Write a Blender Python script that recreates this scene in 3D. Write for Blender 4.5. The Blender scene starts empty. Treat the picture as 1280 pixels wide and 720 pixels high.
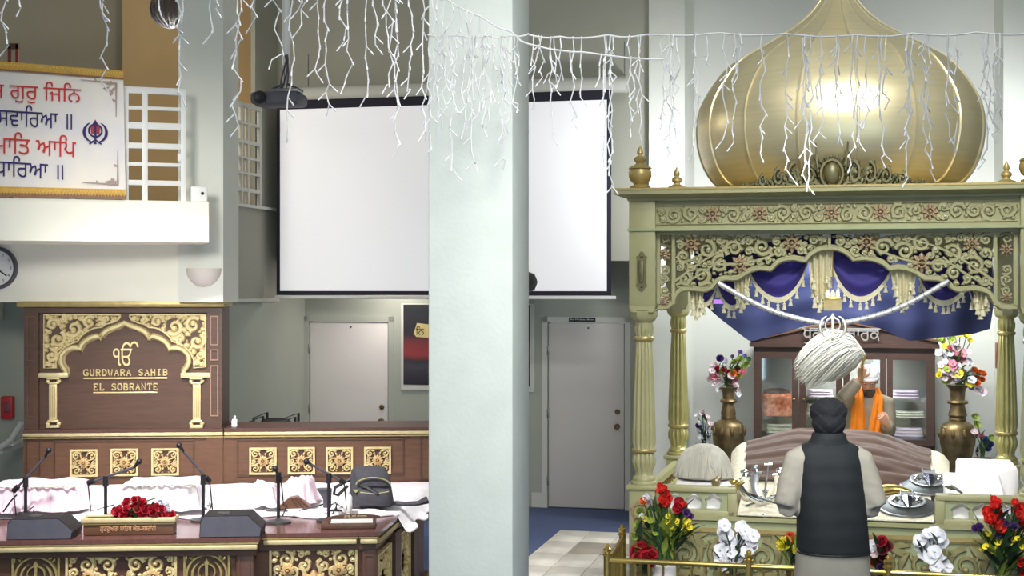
import bpy, bmesh, math, random
from math import sin, cos, pi, radians, sqrt, atan2
from mathutils import Vector, Matrix
from mathutils.geometry import tessellate_polygon, delaunay_2d_cdt

SC = bpy.context.scene
COL = SC.collection
F, HZ, CX, CY = 1780.0, 2.46, 640.0, 358.0     # focal length in pixels, eye height, horizon

# ------------------------------------------------------------------ camera, world, lights, exposure
cam = bpy.data.objects.new('camera', bpy.data.cameras.new('camera'))
COL.objects.link(cam)
cam.location = (0, 0, HZ)
cam.rotation_euler = (radians(90), 0, 0)
cam.data.sensor_width = 36
cam.data.lens = F / 1280 * 36
cam.data.shift_y = (CY - 360) / 1280
cam.data.clip_end = 200
SC.camera = cam
W = bpy.data.worlds.new('hall_ambience')
SC.world = W
W.use_nodes = True
W.node_tree.nodes['Background'].inputs[0].default_value = (0.93, 1.0, 0.95, 1)
W.node_tree.nodes['Background'].inputs[1].default_value = 0.18
vs = SC.view_settings
vs.view_transform = 'Standard'
vs.look = 'None'
vs.gamma = 1
vs.use_curve_mapping = False
vs.exposure = 0.3


def lamp(name, kind, loc, target, energy, color=(1, 1, 1), size=1.0, angle=60, blend=0.6, size_y=None, spread=None):
    d = bpy.data.lights.new(name, kind)
    d.energy = energy
    d.color = color
    if kind == 'AREA':
        d.size = size
        if size_y:
            d.shape = 'RECTANGLE'
            d.size_y = size_y
        if spread:
            d.spread = radians(spread)
    elif kind == 'SPOT':
        d.shadow_soft_size = size
        d.spot_size = radians(angle)
        d.spot_blend = blend
    else:
        d.shadow_soft_size = size
    o = bpy.data.objects.new(name, d)
    COL.objects.link(o)
    o.location = loc
    o.rotation_euler = (Vector(target) - Vector(loc)).to_track_quat('-Z', 'Y').to_euler()
    return o


lamp('hall_ceiling_lamp', 'AREA', (0.2, 3.6, 6.6), (0.2, 7.6, 2.0), 120, (1.0, 1.0, 0.95), 4.0, size_y=1.5)
lamp('pillar_fill', 'SPOT', (0.4, 2.4, 4.2), (-0.15, 7.0, 2.2), 560, (1.0, 1.0, 0.97), 0.5, 44, 0.9)  # unseen fill light, added to brighten the foreground pillar but not the back walls
lamp('stage_spot_lamp', 'SPOT', (-2.6, 7.2, 5.6), (-2.3, 10.6, 0.9), 1850, (1.0, 0.93, 0.95), 0.25, 46, 0.8)
lamp('balcony_front_fill', 'SPOT', (-2.2, 5.6, 3.7), (-2.75, 11.4, 2.65), 620, (1.0, 0.98, 0.92), 0.4, 34, 0.9)  # unseen fill, set low to brighten the fascia under the balcony slab
lamp('balcony_wall_fill', 'POINT', (-3.3, 13.4, 4.5), (-3.3, 13.4, 0), 42, (1.0, 0.9, 0.75), 0.15)  # fill added near the hanging basket to lift the dark balcony wall
lamp('canopy_spot_lamp', 'SPOT', (2.3, 5.6, 6.2), (2.5, 10.8, 1.2), 820, (1.0, 1.0, 0.93), 0.4, 48, 0.8)
lamp('dome_lamp', 'AREA', (2.1, 7.6, 6.6), (2.6, 11.3, 3.9), 15, (1.0, 0.98, 0.92), 2.2, size_y=0.4, spread=60)
lamp('canopy_inner_lamp', 'AREA', (2.75, 12.2, 2.72), (2.8, 12.0, 0.0), 60, (0.95, 1.0, 1.0), 1.2)
lamp('shrine_front_fill', 'SPOT', (0.9, 4.6, 3.4), (2.6, 10.9, 0.95), 420, (1.0, 1.0, 0.98), 0.3, 30, 0.7)  # fill added from the front for the white cloths under the canopy
lamp('cabinet_fill', 'AREA', (3.48, 14.62, 1.79), (3.52, 14.75, 0.9), 10, (0.92, 0.98, 1.0), 0.2)  # unseen fill added to lift the dark cabinet interior
lamp('left_door_fill', 'AREA', (-1.35, 15.75, 2.6), (-1.75, 16.2, 0.6), 9, (1.0, 0.92, 0.86), 0.4)  # added soft light, stands in for the daylight on the left door
lamp('alcove_fill', 'AREA', (3.3, 13.5, 2.95), (3.5, 14.6, 1.0), 55, (0.97, 1.0, 0.98), 1.6, size_y=0.3)  # unseen fill added to brighten the lower alcove wall
lamp('alcove_uplight_left', 'SPOT', (2.0, 12.9, 3.35), (1.7, 15.0, 3.7), 165, (0.93, 0.97, 1.0), 0.2, 95, 1.0)
lamp('alcove_uplight_right', 'SPOT', (4.2, 12.3, 3.35), (4.7, 14.6, 3.7), 165, (0.93, 0.97, 1.0), 0.2, 95, 1.0)

RND = random.Random(11)


# ------------------------------------------------------------------ frames: a turned ground plan with pixel look-up
class Frame:
    def __init__(s, px, d, yaw):
        s.o = Vector(((px - CX) / F * d, d))
        s.a = radians(yaw)
        s.U = Vector((cos(s.a), -sin(s.a)))
        s.V = Vector((sin(s.a), cos(s.a)))

    def pix(s, px, py, v):
        rx = (px - CX) / F
        t = (v + s.o.dot(s.V)) / (rx * s.V.x + s.V.y)
        w = Vector((rx * t, t)) - s.o
        return w.dot(s.U), HZ - (py - CY) / F * t

    def u(s, px, v):
        return s.pix(px, CY, v)[0]

    def z(s, px, py, v):
        return s.pix(px, py, v)[1]

    def flat(s, px, py, z):
        t = (HZ - z) * F / (py - CY)
        w = Vector(((px - CX) / F * t, t)) - s.o
        return w.dot(s.U), w.dot(s.V)

    def world(s, p):
        w = s.o + s.U * p[0] + s.V * p[1]
        return Vector((w.x, w.y, p[2]))


H = Frame(1046, 10.47, 13.5)      # the hall, its back wall and the canopy
S = Frame(280, 11.87, -4.0)       # the musicians' stage
B = Frame(261, 11.15, -18.0)      # the balcony front
WD = Frame(640, 0.0, 0.0)         # world axes


def PW(px, py, d):
    return Vector(((px - CX) / F * d, d, HZ - (py - CY) / F * d))


# ------------------------------------------------------------------ materials
def lin(c):
    return tuple(((x / 255) / 12.92 if x <= 10 else ((x / 255 + 0.055) / 1.055) ** 2.4) for x in c)


def mat(name, rgb, rough=0.5, metal=0.0, var=0.08, scale=9.0, bump=0.0, bscale=None, stretch=None, spec=0.5, sheen=0.0,
        emit=0.0, rgb2=None, aniso=0.0, trans=0.0, alpha=1.0):
    m = bpy.data.materials.new(name)
    m.use_nodes = True
    nt = m.node_tree
    b = nt.nodes['Principled BSDF']
    c = lin(rgb)
    tc = nt.nodes.new('ShaderNodeTexCoord')
    mp = nt.nodes.new('ShaderNodeMapping')
    nt.links.new(tc.outputs['Object'], mp.inputs[0])
    if stretch:
        mp.inputs['Scale'].default_value = stretch
    n = nt.nodes.new('ShaderNodeTexNoise')
    n.inputs['Scale'].default_value = scale
    n.inputs['Detail'].default_value = 4
    nt.links.new(mp.outputs[0], n.inputs['Vector'])
    rp = nt.nodes.new('ShaderNodeValToRGB')
    lo = tuple(max(0, x * (1 - var)) for x in c)
    hi = tuple(min(1, x * (1 + var)) for x in (lin(rgb2) if rgb2 else c))
    rp.color_ramp.elements[0].position = 0.3
    rp.color_ramp.elements[1].position = 0.7
    rp.color_ramp.elements[0].color = (*lo, 1)
    rp.color_ramp.elements[1].color = (*hi, 1)
    nt.links.new(n.outputs['Fac'], rp.inputs[0])
    nt.links.new(rp.outputs[0], b.inputs['Base Color'])
    b.inputs['Roughness'].default_value = rough
    b.inputs['Metallic'].default_value = metal
    b.inputs['Specular IOR Level'].default_value = spec
    if aniso:
        b.inputs['Anisotropic'].default_value = aniso
    if sheen:
        b.inputs['Sheen Weight'].default_value = sheen
    if trans:
        b.inputs['Transmission Weight'].default_value = trans
    if alpha < 1:
        b.inputs['Alpha'].default_value = alpha
    if emit:
        b.inputs['Emission Color'].default_value = (*c, 1)
        b.inputs['Emission Strength'].default_value = emit
    if bump:
        n2 = nt.nodes.new('ShaderNodeTexNoise')
        n2.inputs['Scale'].default_value = bscale or scale * 4
        n2.inputs['Detail'].default_value = 3
        nt.links.new(mp.outputs[0], n2.inputs['Vector'])
        bp = nt.nodes.new('ShaderNodeBump')
        bp.inputs['Strength'].default_value = bump
        bp.inputs['Distance'].default_value = 0.01
        nt.links.new(n2.outputs['Fac'], bp.inputs['Height'])
        nt.links.new(bp.outputs[0], b.inputs['Normal'])
    return m


M = {}
M['plaster'] = mat('plaster_offwhite', (226, 228, 220), 0.85, var=0.03, scale=3, bump=0.12, bscale=60)
M['pillar'] = mat('plaster_pillar', (228, 234, 228), 0.85, var=0.04, scale=5, bump=0.14, bscale=45)
M['cream'] = mat('plaster_cream', (243, 241, 228), 0.85, var=0.02, scale=3, bump=0.08, bscale=60)
M['grey_wall'] = mat('plaster_grey', (172, 171, 158), 0.9, var=0.03, scale=2, bump=0.08, bscale=60)
M['green_wall'] = mat('plaster_greygreen', (176, 180, 168), 0.9, var=0.03, scale=2, bump=0.08, bscale=60)
M['alcove'] = mat('plaster_alcove', (212, 213, 208), 0.9, var=0.02, scale=2)
M['brown_wall'] = mat('plaster_umber', (176, 166, 146), 0.9, var=0.03, scale=2)
M['orange_wall'] = mat('plaster_ochre', (214, 180, 132), 0.9, var=0.08, scale=1.3)
M['carpet'] = mat('carpet_slate_blue', (92, 104, 138), 0.97, var=0.2, scale=90, bump=0.5, bscale=300, spec=0.1)
M['marble'] = mat('marble_cream', (216, 208, 196), 0.35, var=0.1, scale=4, rgb2=(232, 226, 216))
M['marble_dark'] = mat('marble_taupe', (168, 158, 146), 0.35, var=0.12, scale=4)
M['grout'] = mat('grout_grey', (140, 134, 126), 0.9)
M['door'] = mat('painted_door', (222, 216, 212), 0.55, var=0.02, scale=2)
M['trim'] = mat('painted_trim', (214, 214, 206), 0.6, var=0.02, scale=4)
M['white'] = mat('white_enamel', (240, 240, 238), 0.45, var=0.02)
M['screen'] = mat('glowing_projection_fabric', (250, 250, 255), 0.9, var=0.012, scale=1.5, spec=0.1, emit=0.25)  # faint emission stands in for projector light falling on the screen
M['black'] = mat('black_plastic', (30, 30, 34), 0.5, var=0.1, scale=30)
M['border'] = mat('screen_border_black', (38, 36, 52), 0.8, var=0.05)
M['dgrey'] = mat('dark_grey_plastic', (84, 84, 94), 0.55, var=0.08, scale=20)
M['silver'] = mat('brushed_silver', (208, 208, 212), 0.35, 0.9, var=0.08, scale=12)
M['steel'] = mat('dull_steel', (150, 152, 154), 0.36, 0.9, var=0.14, scale=20)
M['iron'] = mat('dark_iron', (100, 104, 106), 0.45, 0.75, var=0.15, scale=25)
M['chrome'] = mat('chrome', (225, 225, 225), 0.12, 1.0, var=0.02)
M['brass'] = mat('polished_brass', (214, 188, 112), 0.28, 0.95, var=0.06, scale=14)
M['oldbrass'] = mat('aged_brass', (120, 102, 72), 0.42, 0.75, var=0.25, scale=9, rgb2=(140, 120, 84), bump=0.2, bscale=30)
M['gold'] = mat('gold_paint', (218, 202, 154), 0.42, 0.3, var=0.1, scale=16)
M['gold2'] = mat('gold_leaf_carving', (212, 194, 142), 0.5, 0.15, var=0.14, scale=24)
M['rose_gold'] = mat('copper_rose_carving', (208, 178, 128), 0.5, 0.15, var=0.12, scale=20)
M['wood'] = mat('walnut_stain', (84, 60, 47), 0.42, var=0.16, scale=6, stretch=(1, 1, 7), bump=0.06, bscale=30)
M['wood2'] = mat('walnut_stain_warm', (100, 70, 50), 0.42, var=0.14, scale=6, stretch=(1, 1, 7), bump=0.06, bscale=30)
M['woodtop'] = mat('polished_walnut_top', (104, 72, 66), 0.2, var=0.14, scale=6, stretch=(7, 1, 1))
M['wooddark'] = mat('dark_walnut', (84, 56, 46), 0.45, var=0.14, scale=6, stretch=(1, 1, 6))
M['cab'] = mat('cabinet_mahogany', (76, 55, 47), 0.4, var=0.14, scale=6, stretch=(1, 1, 6))
M['sage'] = mat('sage_lacquer', (160, 157, 117), 0.42, var=0.05, scale=8, bump=0.05, bscale=40)
M['sage2'] = mat('sage_carving', (158, 154, 116), 0.5, var=0.1, scale=20)
M['sagegold'] = mat('sage_gold_lacquer', (170, 162, 104), 0.32, 0.35, var=0.1, scale=10)
M['palegreen'] = mat('pale_green_lacquer', (156, 163, 126), 0.42, var=0.05, scale=8)
M['olivecarve'] = mat('olive_carving', (144, 138, 96), 0.5, var=0.14, scale=16)
M['goldline'] = mat('antique_gold_edging', (182, 162, 108), 0.4, 0.5, var=0.1, scale=20)
M['rosecarve'] = mat('dusty_rose_carving', (160, 136, 104), 0.5, var=0.12, scale=18)
M['bronzecarve'] = mat('bronze_carving', (112, 108, 78), 0.42, 0.35, var=0.2, scale=16)
M['dome'] = mat('brushed_gilt_sheet', (236, 224, 184), 0.38, 0.75, var=0.05, scale=3, stretch=(1, 1, 14), aniso=0.4)
M['domeseam'] = mat('gilt_seam', (236, 226, 190), 0.3, 0.8, var=0.05)
M['sheet'] = mat('white_cotton_sheet', (246, 242, 246), 0.9, var=0.03, scale=3, bump=0.25, bscale=9, sheen=0.2)
M['lilac'] = mat('pale_pink_cotton', (240, 216, 228), 0.9, var=0.04, scale=5, bump=0.2, bscale=14)
M['mauve'] = mat('mauve_velvet', (98, 80, 73), 0.95, var=0.1, scale=7, bump=0.2, bscale=40, sheen=0.25, spec=0.1)
M['brocade'] = mat('cream_brocade', (224, 216, 194), 0.7, var=0.14, scale=38, bump=0.4, bscale=70)
M['purple'] = mat('royal_purple_velvet', (46, 35, 122), 0.7, var=0.1, scale=5, sheen=0.15)
M['navy'] = mat('navy_drape', (18, 27, 70), 0.8, var=0.1, scale=4, sheen=0.1)
M['fringe'] = mat('cream_fringe', (212, 205, 172), 0.8, var=0.1, scale=40, bump=0.3)
M['hair'] = mat('yak_hair_white', (176, 173, 163), 0.75, var=0.16, scale=26, stretch=(1, 1, .12))
M['wire'] = mat('white_pvc_wire', (224, 223, 224), 0.4, var=0.03)
M['bulb'] = mat('clear_glass_bulb', (238, 238, 242), 0.12, var=0.01, spec=0.9)
M['leaf'] = mat('leaf_green', (72, 104, 60), 0.6, var=0.25, scale=12)
M['leafdark'] = mat('leaf_dark_green', (46, 70, 48), 0.6, var=0.25, scale=12)
M['leaflight'] = mat('leaf_yellow_green', (152, 170, 74), 0.6, var=0.2, scale=12)
M['redp'] = mat('petal_red', (222, 52, 44), 0.6, var=0.14, scale=30)
M['crimson'] = mat('petal_crimson', (176, 28, 48), 0.6, var=0.2, scale=30)
M['pinkp'] = mat('petal_pink', (226, 140, 160), 0.6, var=0.16, scale=30)
M['palep'] = mat('petal_pale_pink', (236, 214, 222), 0.6, var=0.08, scale=30)
M['whitep'] = mat('petal_white', (232, 232, 240), 0.6, var=0.05, scale=30)
M['yellowp'] = mat('petal_yellow', (238, 222, 60), 0.6, var=0.1, scale=30)
M['purplep'] = mat('petal_purple', (86, 52, 120), 0.6, var=0.2, scale=30)
M['orangep'] = mat('petal_orange', (226, 120, 52), 0.6, var=0.16, scale=30)
M['bluep'] = mat('petal_blue', (70, 84, 150), 0.6, var=0.16, scale=30)
M['skin'] = mat('skin_brown', (196, 146, 122), 0.55, var=0.06, scale=18)
M['beard'] = mat('beard_grey_black', (92, 80, 74), 0.9, var=0.25, scale=60, bump=0.4)
M['vest'] = mat('quilted_black_vest', (27, 32, 37), 0.75, var=0.12, scale=14, bump=0.15, bscale=24)
M['turban'] = mat('black_turban_cloth', (27, 29, 35), 0.85, var=0.12, scale=22, bump=0.2)
M['kurta'] = mat('stone_grey_kurta', (172, 166, 154), 0.9, var=0.06, scale=9, bump=0.25, bscale=14)
M['kurta2'] = mat('taupe_wool_kurta', (150, 138, 122), 0.95, var=0.1, scale=14, bump=0.25, bscale=30)
M['saffron'] = mat('saffron_scarf', (240, 136, 28), 0.85, var=0.08, scale=9, bump=0.2, bscale=20)
M['cap'] = mat('white_head_cloth', (244, 242, 246), 0.85, var=0.03, scale=12)
M['backpack'] = mat('charcoal_nylon', (70, 70, 76), 0.75, var=0.14, scale=26, bump=0.2)
M['lime'] = mat('lime_piping', (176, 174, 116), 0.6)
M['redbox'] = mat('fire_red', (206, 38, 46), 0.45)
M['navyink'] = mat('navy_print', (52, 42, 104), 0.8)
M['redink'] = mat('red_print', (206, 58, 58), 0.8)
M['orangecloth'] = mat('orange_brocade', (224, 84, 44), 0.8, var=0.2, scale=30, rgb2=(238, 160, 116))
M['whiteglow'] = mat('frosted_lamp_glass', (255, 246, 226), 0.5, emit=1.2)
M['candle'] = mat('lantern_glass', (255, 226, 170), 0.3, emit=1.0)
M['violetlamp'] = mat('violet_tube_glass', (120, 80, 255), 0.3, emit=2.5)


# ------------------------------------------------------------------ mesh builder
class MB:
    def __init__(s):
        s.v, s.f, s.m, s.cur = [], [], [], 0

    def add(s, vs_, fs):
        n = len(s.v)
        s.v += [tuple(p) for p in vs_]
        s.f += [tuple(i + n for i in f) for f in fs]
        s.m += [s.cur] * len(fs)
        return s

    def merge(s, o, off=(0, 0, 0), sc=1.0, mx=None):
        if mx is not None:
            vs_ = [tuple(mx @ Vector(p)) for p in o.v]
        else:
            vs_ = [(p[0] * sc + off[0], p[1] * sc + off[1], p[2] * sc + off[2]) for p in o.v]
        n = len(s.v)
        s.v += vs_
        s.f += [tuple(i + n for i in f) for f in o.f]
        s.m += o.m
        return s

    def box(s, x0, x1, y0, y1, z0, z1):
        return s.add([(x0, y0, z0), (x1, y0, z0), (x1, y1, z0), (x0, y1, z0), (x0, y0, z1), (x1, y0, z1), (x1, y1, z1), (x0, y1, z1)],
                     [(0, 3, 2, 1), (4, 5, 6, 7), (0, 1, 5, 4), (1, 2, 6, 5), (2, 3, 7, 6), (3, 0, 4, 7)])

    def bbox(s, x0, x1, y0, y1, z0, z1, b=0.01):
        """box with chamfered edges"""
        b = min(b, (x1 - x0) * .45, (y1 - y0) * .45, (z1 - z0) * .45)
        bm = bmesh.new()
        bmesh.ops.create_cube(bm, size=1)
        for v in bm.verts:
            v.co = Vector(((x0 + x1) / 2 + v.co.x * (x1 - x0), (y0 + y1) / 2 + v.co.y * (y1 - y0), (z0 + z1) / 2 + v.co.z * (z1 - z0)))
        bmesh.ops.bevel(bm, geom=list(bm.edges), offset=b, segments=2, profile=0.5, affect='EDGES')
        bm.verts.index_update()
        s.add([v.co[:] for v in bm.verts], [[v.index for v in f.verts] for f in bm.faces])
        bm.free()
        return s

    def prism(s, pts, y0, y1):
        """polygon in x,z extruded along y"""
        n = len(pts)
        vs_ = [(p[0], y0, p[1]) for p in pts] + [(p[0], y1, p[1]) for p in pts]
        fs = [tuple(range(n)), tuple(range(2 * n - 1, n - 1, -1))] + [(i, i + n, (i + 1) % n + n, (i + 1) % n) for i in range(n)]
        return s.add(vs_, fs)

    def plan(s, pts, z0, z1):
        """polygon in x,y extruded along z"""
        n = len(pts)
        vs_ = [(p[0], p[1], z0) for p in pts] + [(p[0], p[1], z1) for p in pts]
        fs = [tuple(range(n)), tuple(range(2 * n - 1, n - 1, -1))] + [(i, i + n, (i + 1) % n + n, (i + 1) % n) for i in range(n)]
        return s.add(vs_, fs)

    def holed(s, outer, holes, y0, y1):
        loops = [outer] + holes
        tri = tessellate_polygon([[Vector((p[0], p[1], 0)) for p in l] for l in loops])
        flat = [p for l in loops for p in l]
        n = len(flat)
        vs_ = [(p[0], y0, p[1]) for p in flat] + [(p[0], y1, p[1]) for p in flat]
        fs = [tuple(t) for t in tri] + [tuple(i + n for i in reversed(t)) for t in tri]
        k = 0
        for l in loops:
            for i in range(len(l)):
                a, b2 = k + i, k + (i + 1) % len(l)
                fs.append((a, a + n, b2 + n, b2))
            k += len(l)
        return s.add(vs_, fs)

    def tube(s, pts, r, seg=6, ry=None, up=None):
        pts = [Vector(p) for p in pts]
        n = len(pts)
        rs = r if isinstance(r, (list, tuple)) else [r] * n
        ref = Vector(up) if up else None
        vs_, fs = [], []
        prev = None
        for i, p in enumerate(pts):
            t = (pts[min(i + 1, n - 1)] - pts[max(i - 1, 0)])
            t = t.normalized() if t.length > 1e-9 else Vector((0, 0, 1))
            if ref is not None:
                a = ref - t * ref.dot(t)
                if a.length < 1e-4:
                    a = Vector((1, 0, 0)) - t * t.x
            elif prev is None:
                a = Vector((0, 0, 1)).cross(t)
                if a.length < 0.2:
                    a = Vector((1, 0, 0)) - t * t.x
            else:
                a = prev - t * prev.dot(t)
            a.normalize()
            prev = a
            b2 = t.cross(a)
            k = (ry[i] if isinstance(ry, (list, tuple)) else ry) if ry else rs[i]
            for j in range(seg):
                th = 2 * pi * j / seg
                vs_.append(p + a * (cos(th) * rs[i]) + b2 * (sin(th) * k))
        for i in range(n - 1):
            for j in range(seg):
                fs.append((i * seg + j, i * seg + (j + 1) % seg, (i + 1) * seg + (j + 1) % seg, (i + 1) * seg + j))
        fs.append(tuple(range(seg - 1, -1, -1)))
        fs.append(tuple((n - 1) * seg + j for j in range(seg)))
        return s.add(vs_, fs)

    def lathe(s, prof, c=(0, 0), seg=24, z=0.0, flute=0.0, nfl=12, a0=0.0, a1=2 * pi, fr=None):
        full = abs(a1 - a0 - 2 * pi) < 1e-6
        m = seg if full else seg + 1
        vs_, fs = [], []
        for i, (r, h) in enumerate(prof):
            for j in range(m):
                th = a0 + (a1 - a0) * j / seg
                k = 1.0
                if flute and (fr is None or fr[0] <= h <= fr[1]):
                    k = 1 - flute * (1 - abs(cos(th * nfl / 2)))
                vs_.append((c[0] + r * k * cos(th), c[1] + r * k * sin(th), z + h))
        for i in range(len(prof) - 1):
            for j in range(seg):
                j2 = (j + 1) % m
                fs.append((i * m + j, i * m + j2, (i + 1) * m + j2, (i + 1) * m + j))
        if full:
            fs.append(tuple(range(m - 1, -1, -1)))
            fs.append(tuple((len(prof) - 1) * m + j for j in range(m)))
        return s.add(vs_, fs)

    def ell(s, c, r, nu=10, nv=7, rot=None):
        if not isinstance(r, (tuple, list)):
            r = (r, r, r)
        vs_, fs = [], []
        for i in range(nv + 1):
            ph = pi * i / nv
            for j in range(nu):
                th = 2 * pi * j / nu
                p = Vector((r[0] * sin(ph) * cos(th), r[1] * sin(ph) * sin(th), r[2] * cos(ph)))
                if rot is not None:
                    p = rot @ p
                vs_.append((c[0] + p.x, c[1] + p.y, c[2] + p.z))
        for i in range(nv):
            for j in range(nu):
                fs.append((i * nu + j, (i + 1) * nu + j, (i + 1) * nu + (j + 1) % nu, i * nu + (j + 1) % nu))
        return s.add(vs_, fs)

    def loft(s, rings, seg=16, p=2.0):
        """horizontal super-ellipse rings (cx, cy, z, rx, ry)"""
        vs_, fs = [], []
        for (cx, cy, z, rx, ry) in rings:
            for j in range(seg):
                th = 2 * pi * j / seg
                c_, s_ = cos(th), sin(th)
                vs_.append((cx + rx * math.copysign(abs(c_) ** (2 / p), c_), cy + ry * math.copysign(abs(s_) ** (2 / p), s_), z))
        n = len(rings)
        for i in range(n - 1):
            for j in range(seg):
                fs.append((i * seg + j, i * seg + (j + 1) % seg, (i + 1) * seg + (j + 1) % seg, (i + 1) * seg + j))
        fs.append(tuple(range(seg - 1, -1, -1)))
        fs.append(tuple((n - 1) * seg + j for j in range(seg)))
        return s.add(vs_, fs)

    def sheet(s, fn, nu, nv, th=0.006):
        """a cloth surface with thickness"""
        g = [[Vector(fn(i / nu, j / nv)) for i in range(nu + 1)] for j in range(nv + 1)]
        vs_ = []
        for sgn in (0, 1):
            for j in range(nv + 1):
                for i in range(nu + 1):
                    a = g[j][min(i + 1, nu)] - g[j][max(i - 1, 0)]
                    b2 = g[min(j + 1, nv)][i] - g[max(j - 1, 0)][i]
                    n_ = a.cross(b2)
                    n_ = n_.normalized() if n_.length > 1e-12 else Vector((0, 0, 1))
                    vs_.append(g[j][i] + n_ * (th * sgn))
        w = nu + 1
        o = (nv + 1) * w
        fs = []
        for j in range(nv):
            for i in range(nu):
                a = j * w + i
                fs.append((a, a + 1, a + w + 1, a + w))
                fs.append((o + a, o + a + w, o + a + w + 1, o + a + 1))
        for i in range(nu):
            fs.append((i, o + i, o + i + 1, i + 1))
            a = nv * w + i
            fs.append((a, a + 1, o + a + 1, o + a))
        for j in range(nv):
            a = j * w
            fs.append((a, a + w, o + a + w, o + a))
            a = j * w + nu
            fs.append((a, o + a, o + a + w, a + w))
        return s.add(vs_, fs)

    def ribbon(s, pts, w, h, y=0.0, closed=False):
        """carved strap in the x,z plane standing proud towards -y"""
        n = len(pts)
        ws = w if isinstance(w, (list, tuple)) else [w] * n
        vs_, fs = [], []
        for i in range(n):
            if closed:
                a, b2 = pts[(i - 1) % n], pts[(i + 1) % n]
            else:
                a, b2 = pts[max(i - 1, 0)], pts[min(i + 1, n - 1)]
            dx, dz = b2[0] - a[0], b2[1] - a[1]
            l = sqrt(dx * dx + dz * dz) or 1
            nx, nz = -dz / l, dx / l
            x, z = pts[i][0], pts[i][1]
            k = ws[i]
            hh = h * (0.55 + 0.45 * min(1, k / (max(ws) + 1e-9)))
            vs_ += [(x - nx * k, y, z - nz * k), (x - nx * k * .5, y - hh, z - nz * k * .5),
                    (x + nx * k * .5, y - hh, z + nz * k * .5), (x + nx * k, y, z + nz * k)]
        m = n if closed else n - 1
        for i in range(m):
            for j in range(4):
                fs.append((4 * i + j, 4 * i + (j + 1) % 4, 4 * ((i + 1) % n) + (j + 1) % 4, 4 * ((i + 1) % n) + j))
        if not closed:
            fs += [(3, 2, 1, 0), (4 * n - 4, 4 * n - 3, 4 * n - 2, 4 * n - 1)]
        return s.add(vs_, fs)

    def leafy(s, x, z, ang, l, w, h, y=0.0):
        """teardrop leaf with a raised ridge"""
        ca, sa = cos(ang), sin(ang)
        prof = [(0, 0.12), (.3, .9), (.55, 1), (.8, .55), (1, .05)]
        pts = [(x + ca * l * t - sa * l * .12 * sin(t * pi), z + sa * l * t + ca * l * .12 * sin(t * pi)) for t, _ in prof]
        return s.ribbon(pts, [w * k for _, k in prof], h, y)


ORIG = {}


def finish(me, smooth=38):
    bm = bmesh.new()
    bm.from_mesh(me)
    bmesh.ops.recalc_face_normals(bm, faces=bm.faces)
    bm.to_mesh(me)
    bm.free()
    if smooth:
        me.polygons.foreach_set('use_smooth', [True] * len(me.polygons))
        me.set_sharp_from_angle(angle=radians(smooth))


def mesh_of(mb, name, mats, off=(0, 0, 0), smooth=38):
    me = bpy.data.meshes.new(name)
    me.from_pydata([(p[0] - off[0], p[1] - off[1], p[2] - off[2]) for p in mb.v], [], mb.f)
    if not isinstance(mats, (list, tuple)):
        mats = [mats]
    for m in mats:
        me.materials.append(m)
    if len(mats) > 1:
        me.polygons.foreach_set('material_index', mb.m)
    finish(me, smooth)
    return me


def tag(o, label=None, cat=None, group=None, kind=None):
    if label:
        o['label'] = label
    if cat:
        o['category'] = cat
    if group:
        o['group'] = group
    if kind:
        o['kind'] = kind
    return o


def thing(name, label, cat, fr, base=(0, 0, 0), group=None):
    o = bpy.data.objects.new(name, None)
    o.empty_display_size = 0.1
    COL.objects.link(o)
    o.location = fr.world(base)
    o.rotation_euler = (0, 0, -fr.a)
    ORIG[o.name] = base
    return tag(o, label, cat, group)


def part(mb, name, mats, parent, smooth=38, label=None, kind=None):
    off = ORIG[parent.name]
    o = bpy.data.objects.new(name, mesh_of(mb, name, mats, off, smooth))
    COL.objects.link(o)
    o.parent = parent
    ORIG[o.name] = off
    return tag(o, label, kind=kind)


def dup_part(src, parent, loc, rot=(0, 0, 0), sc=1.0, name=None):
    """copy of a mesh part, sharing its data; loc is in the frame's coordinates"""
    o = src.copy()
    COL.objects.link(o)
    o.parent = parent
    off = ORIG[parent.name]
    o.location = (loc[0] - off[0], loc[1] - off[1], loc[2] - off[2])
    o.rotation_euler = rot
    o.scale = (sc, sc, sc) if not isinstance(sc, (tuple, list)) else sc
    ORIG[o.name] = off
    return o


def proto(mb, name, mats, parent, loc, rot=(0, 0, 0), sc=1.0, smooth=38):
    """first of a run of equal parts: the mesh is built about its own origin"""
    o = bpy.data.objects.new(name, mesh_of(mb, name, mats, (0, 0, 0), smooth))
    COL.objects.link(o)
    o.parent = parent
    off = ORIG[parent.name]
    o.location = (loc[0] - off[0], loc[1] - off[1], loc[2] - off[2])
    o.rotation_euler = rot
    o.scale = (sc, sc, sc) if not isinstance(sc, (tuple, list)) else sc
    ORIG[o.name] = off
    return o


def solo(mb, name, mats, label, cat, fr, base, group=None, smooth=38):
    o = bpy.data.objects.new(name, mesh_of(mb, name, mats, base, smooth))
    COL.objects.link(o)
    o.location = fr.world(base)
    o.rotation_euler = (0, 0, -fr.a)
    ORIG[o.name] = base
    return tag(o, label, cat, group)


def struct(mb, name, mats, fr, label=None, smooth=38):
    o = bpy.data.objects.new(name, mesh_of(mb, name, mats, (0, 0, 0), smooth))
    COL.objects.link(o)
    o.location = fr.world((0, 0, 0))
    o.rotation_euler = (0, 0, -fr.a)
    ORIG[o.name] = (0, 0, 0)
    o['kind'] = 'structure'
    if label:
        o['label'] = label
    return o


def copy_tree(o, parent=None):
    c = o.copy()
    COL.objects.link(c)
    ORIG[c.name] = ORIG.get(o.name, (0, 0, 0))
    if parent is not None:
        c.parent = parent
    for ch in list(o.children):
        copy_tree(ch, c)
    return c


def lerp(a, b, t):
    return a + (b - a) * t


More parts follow.
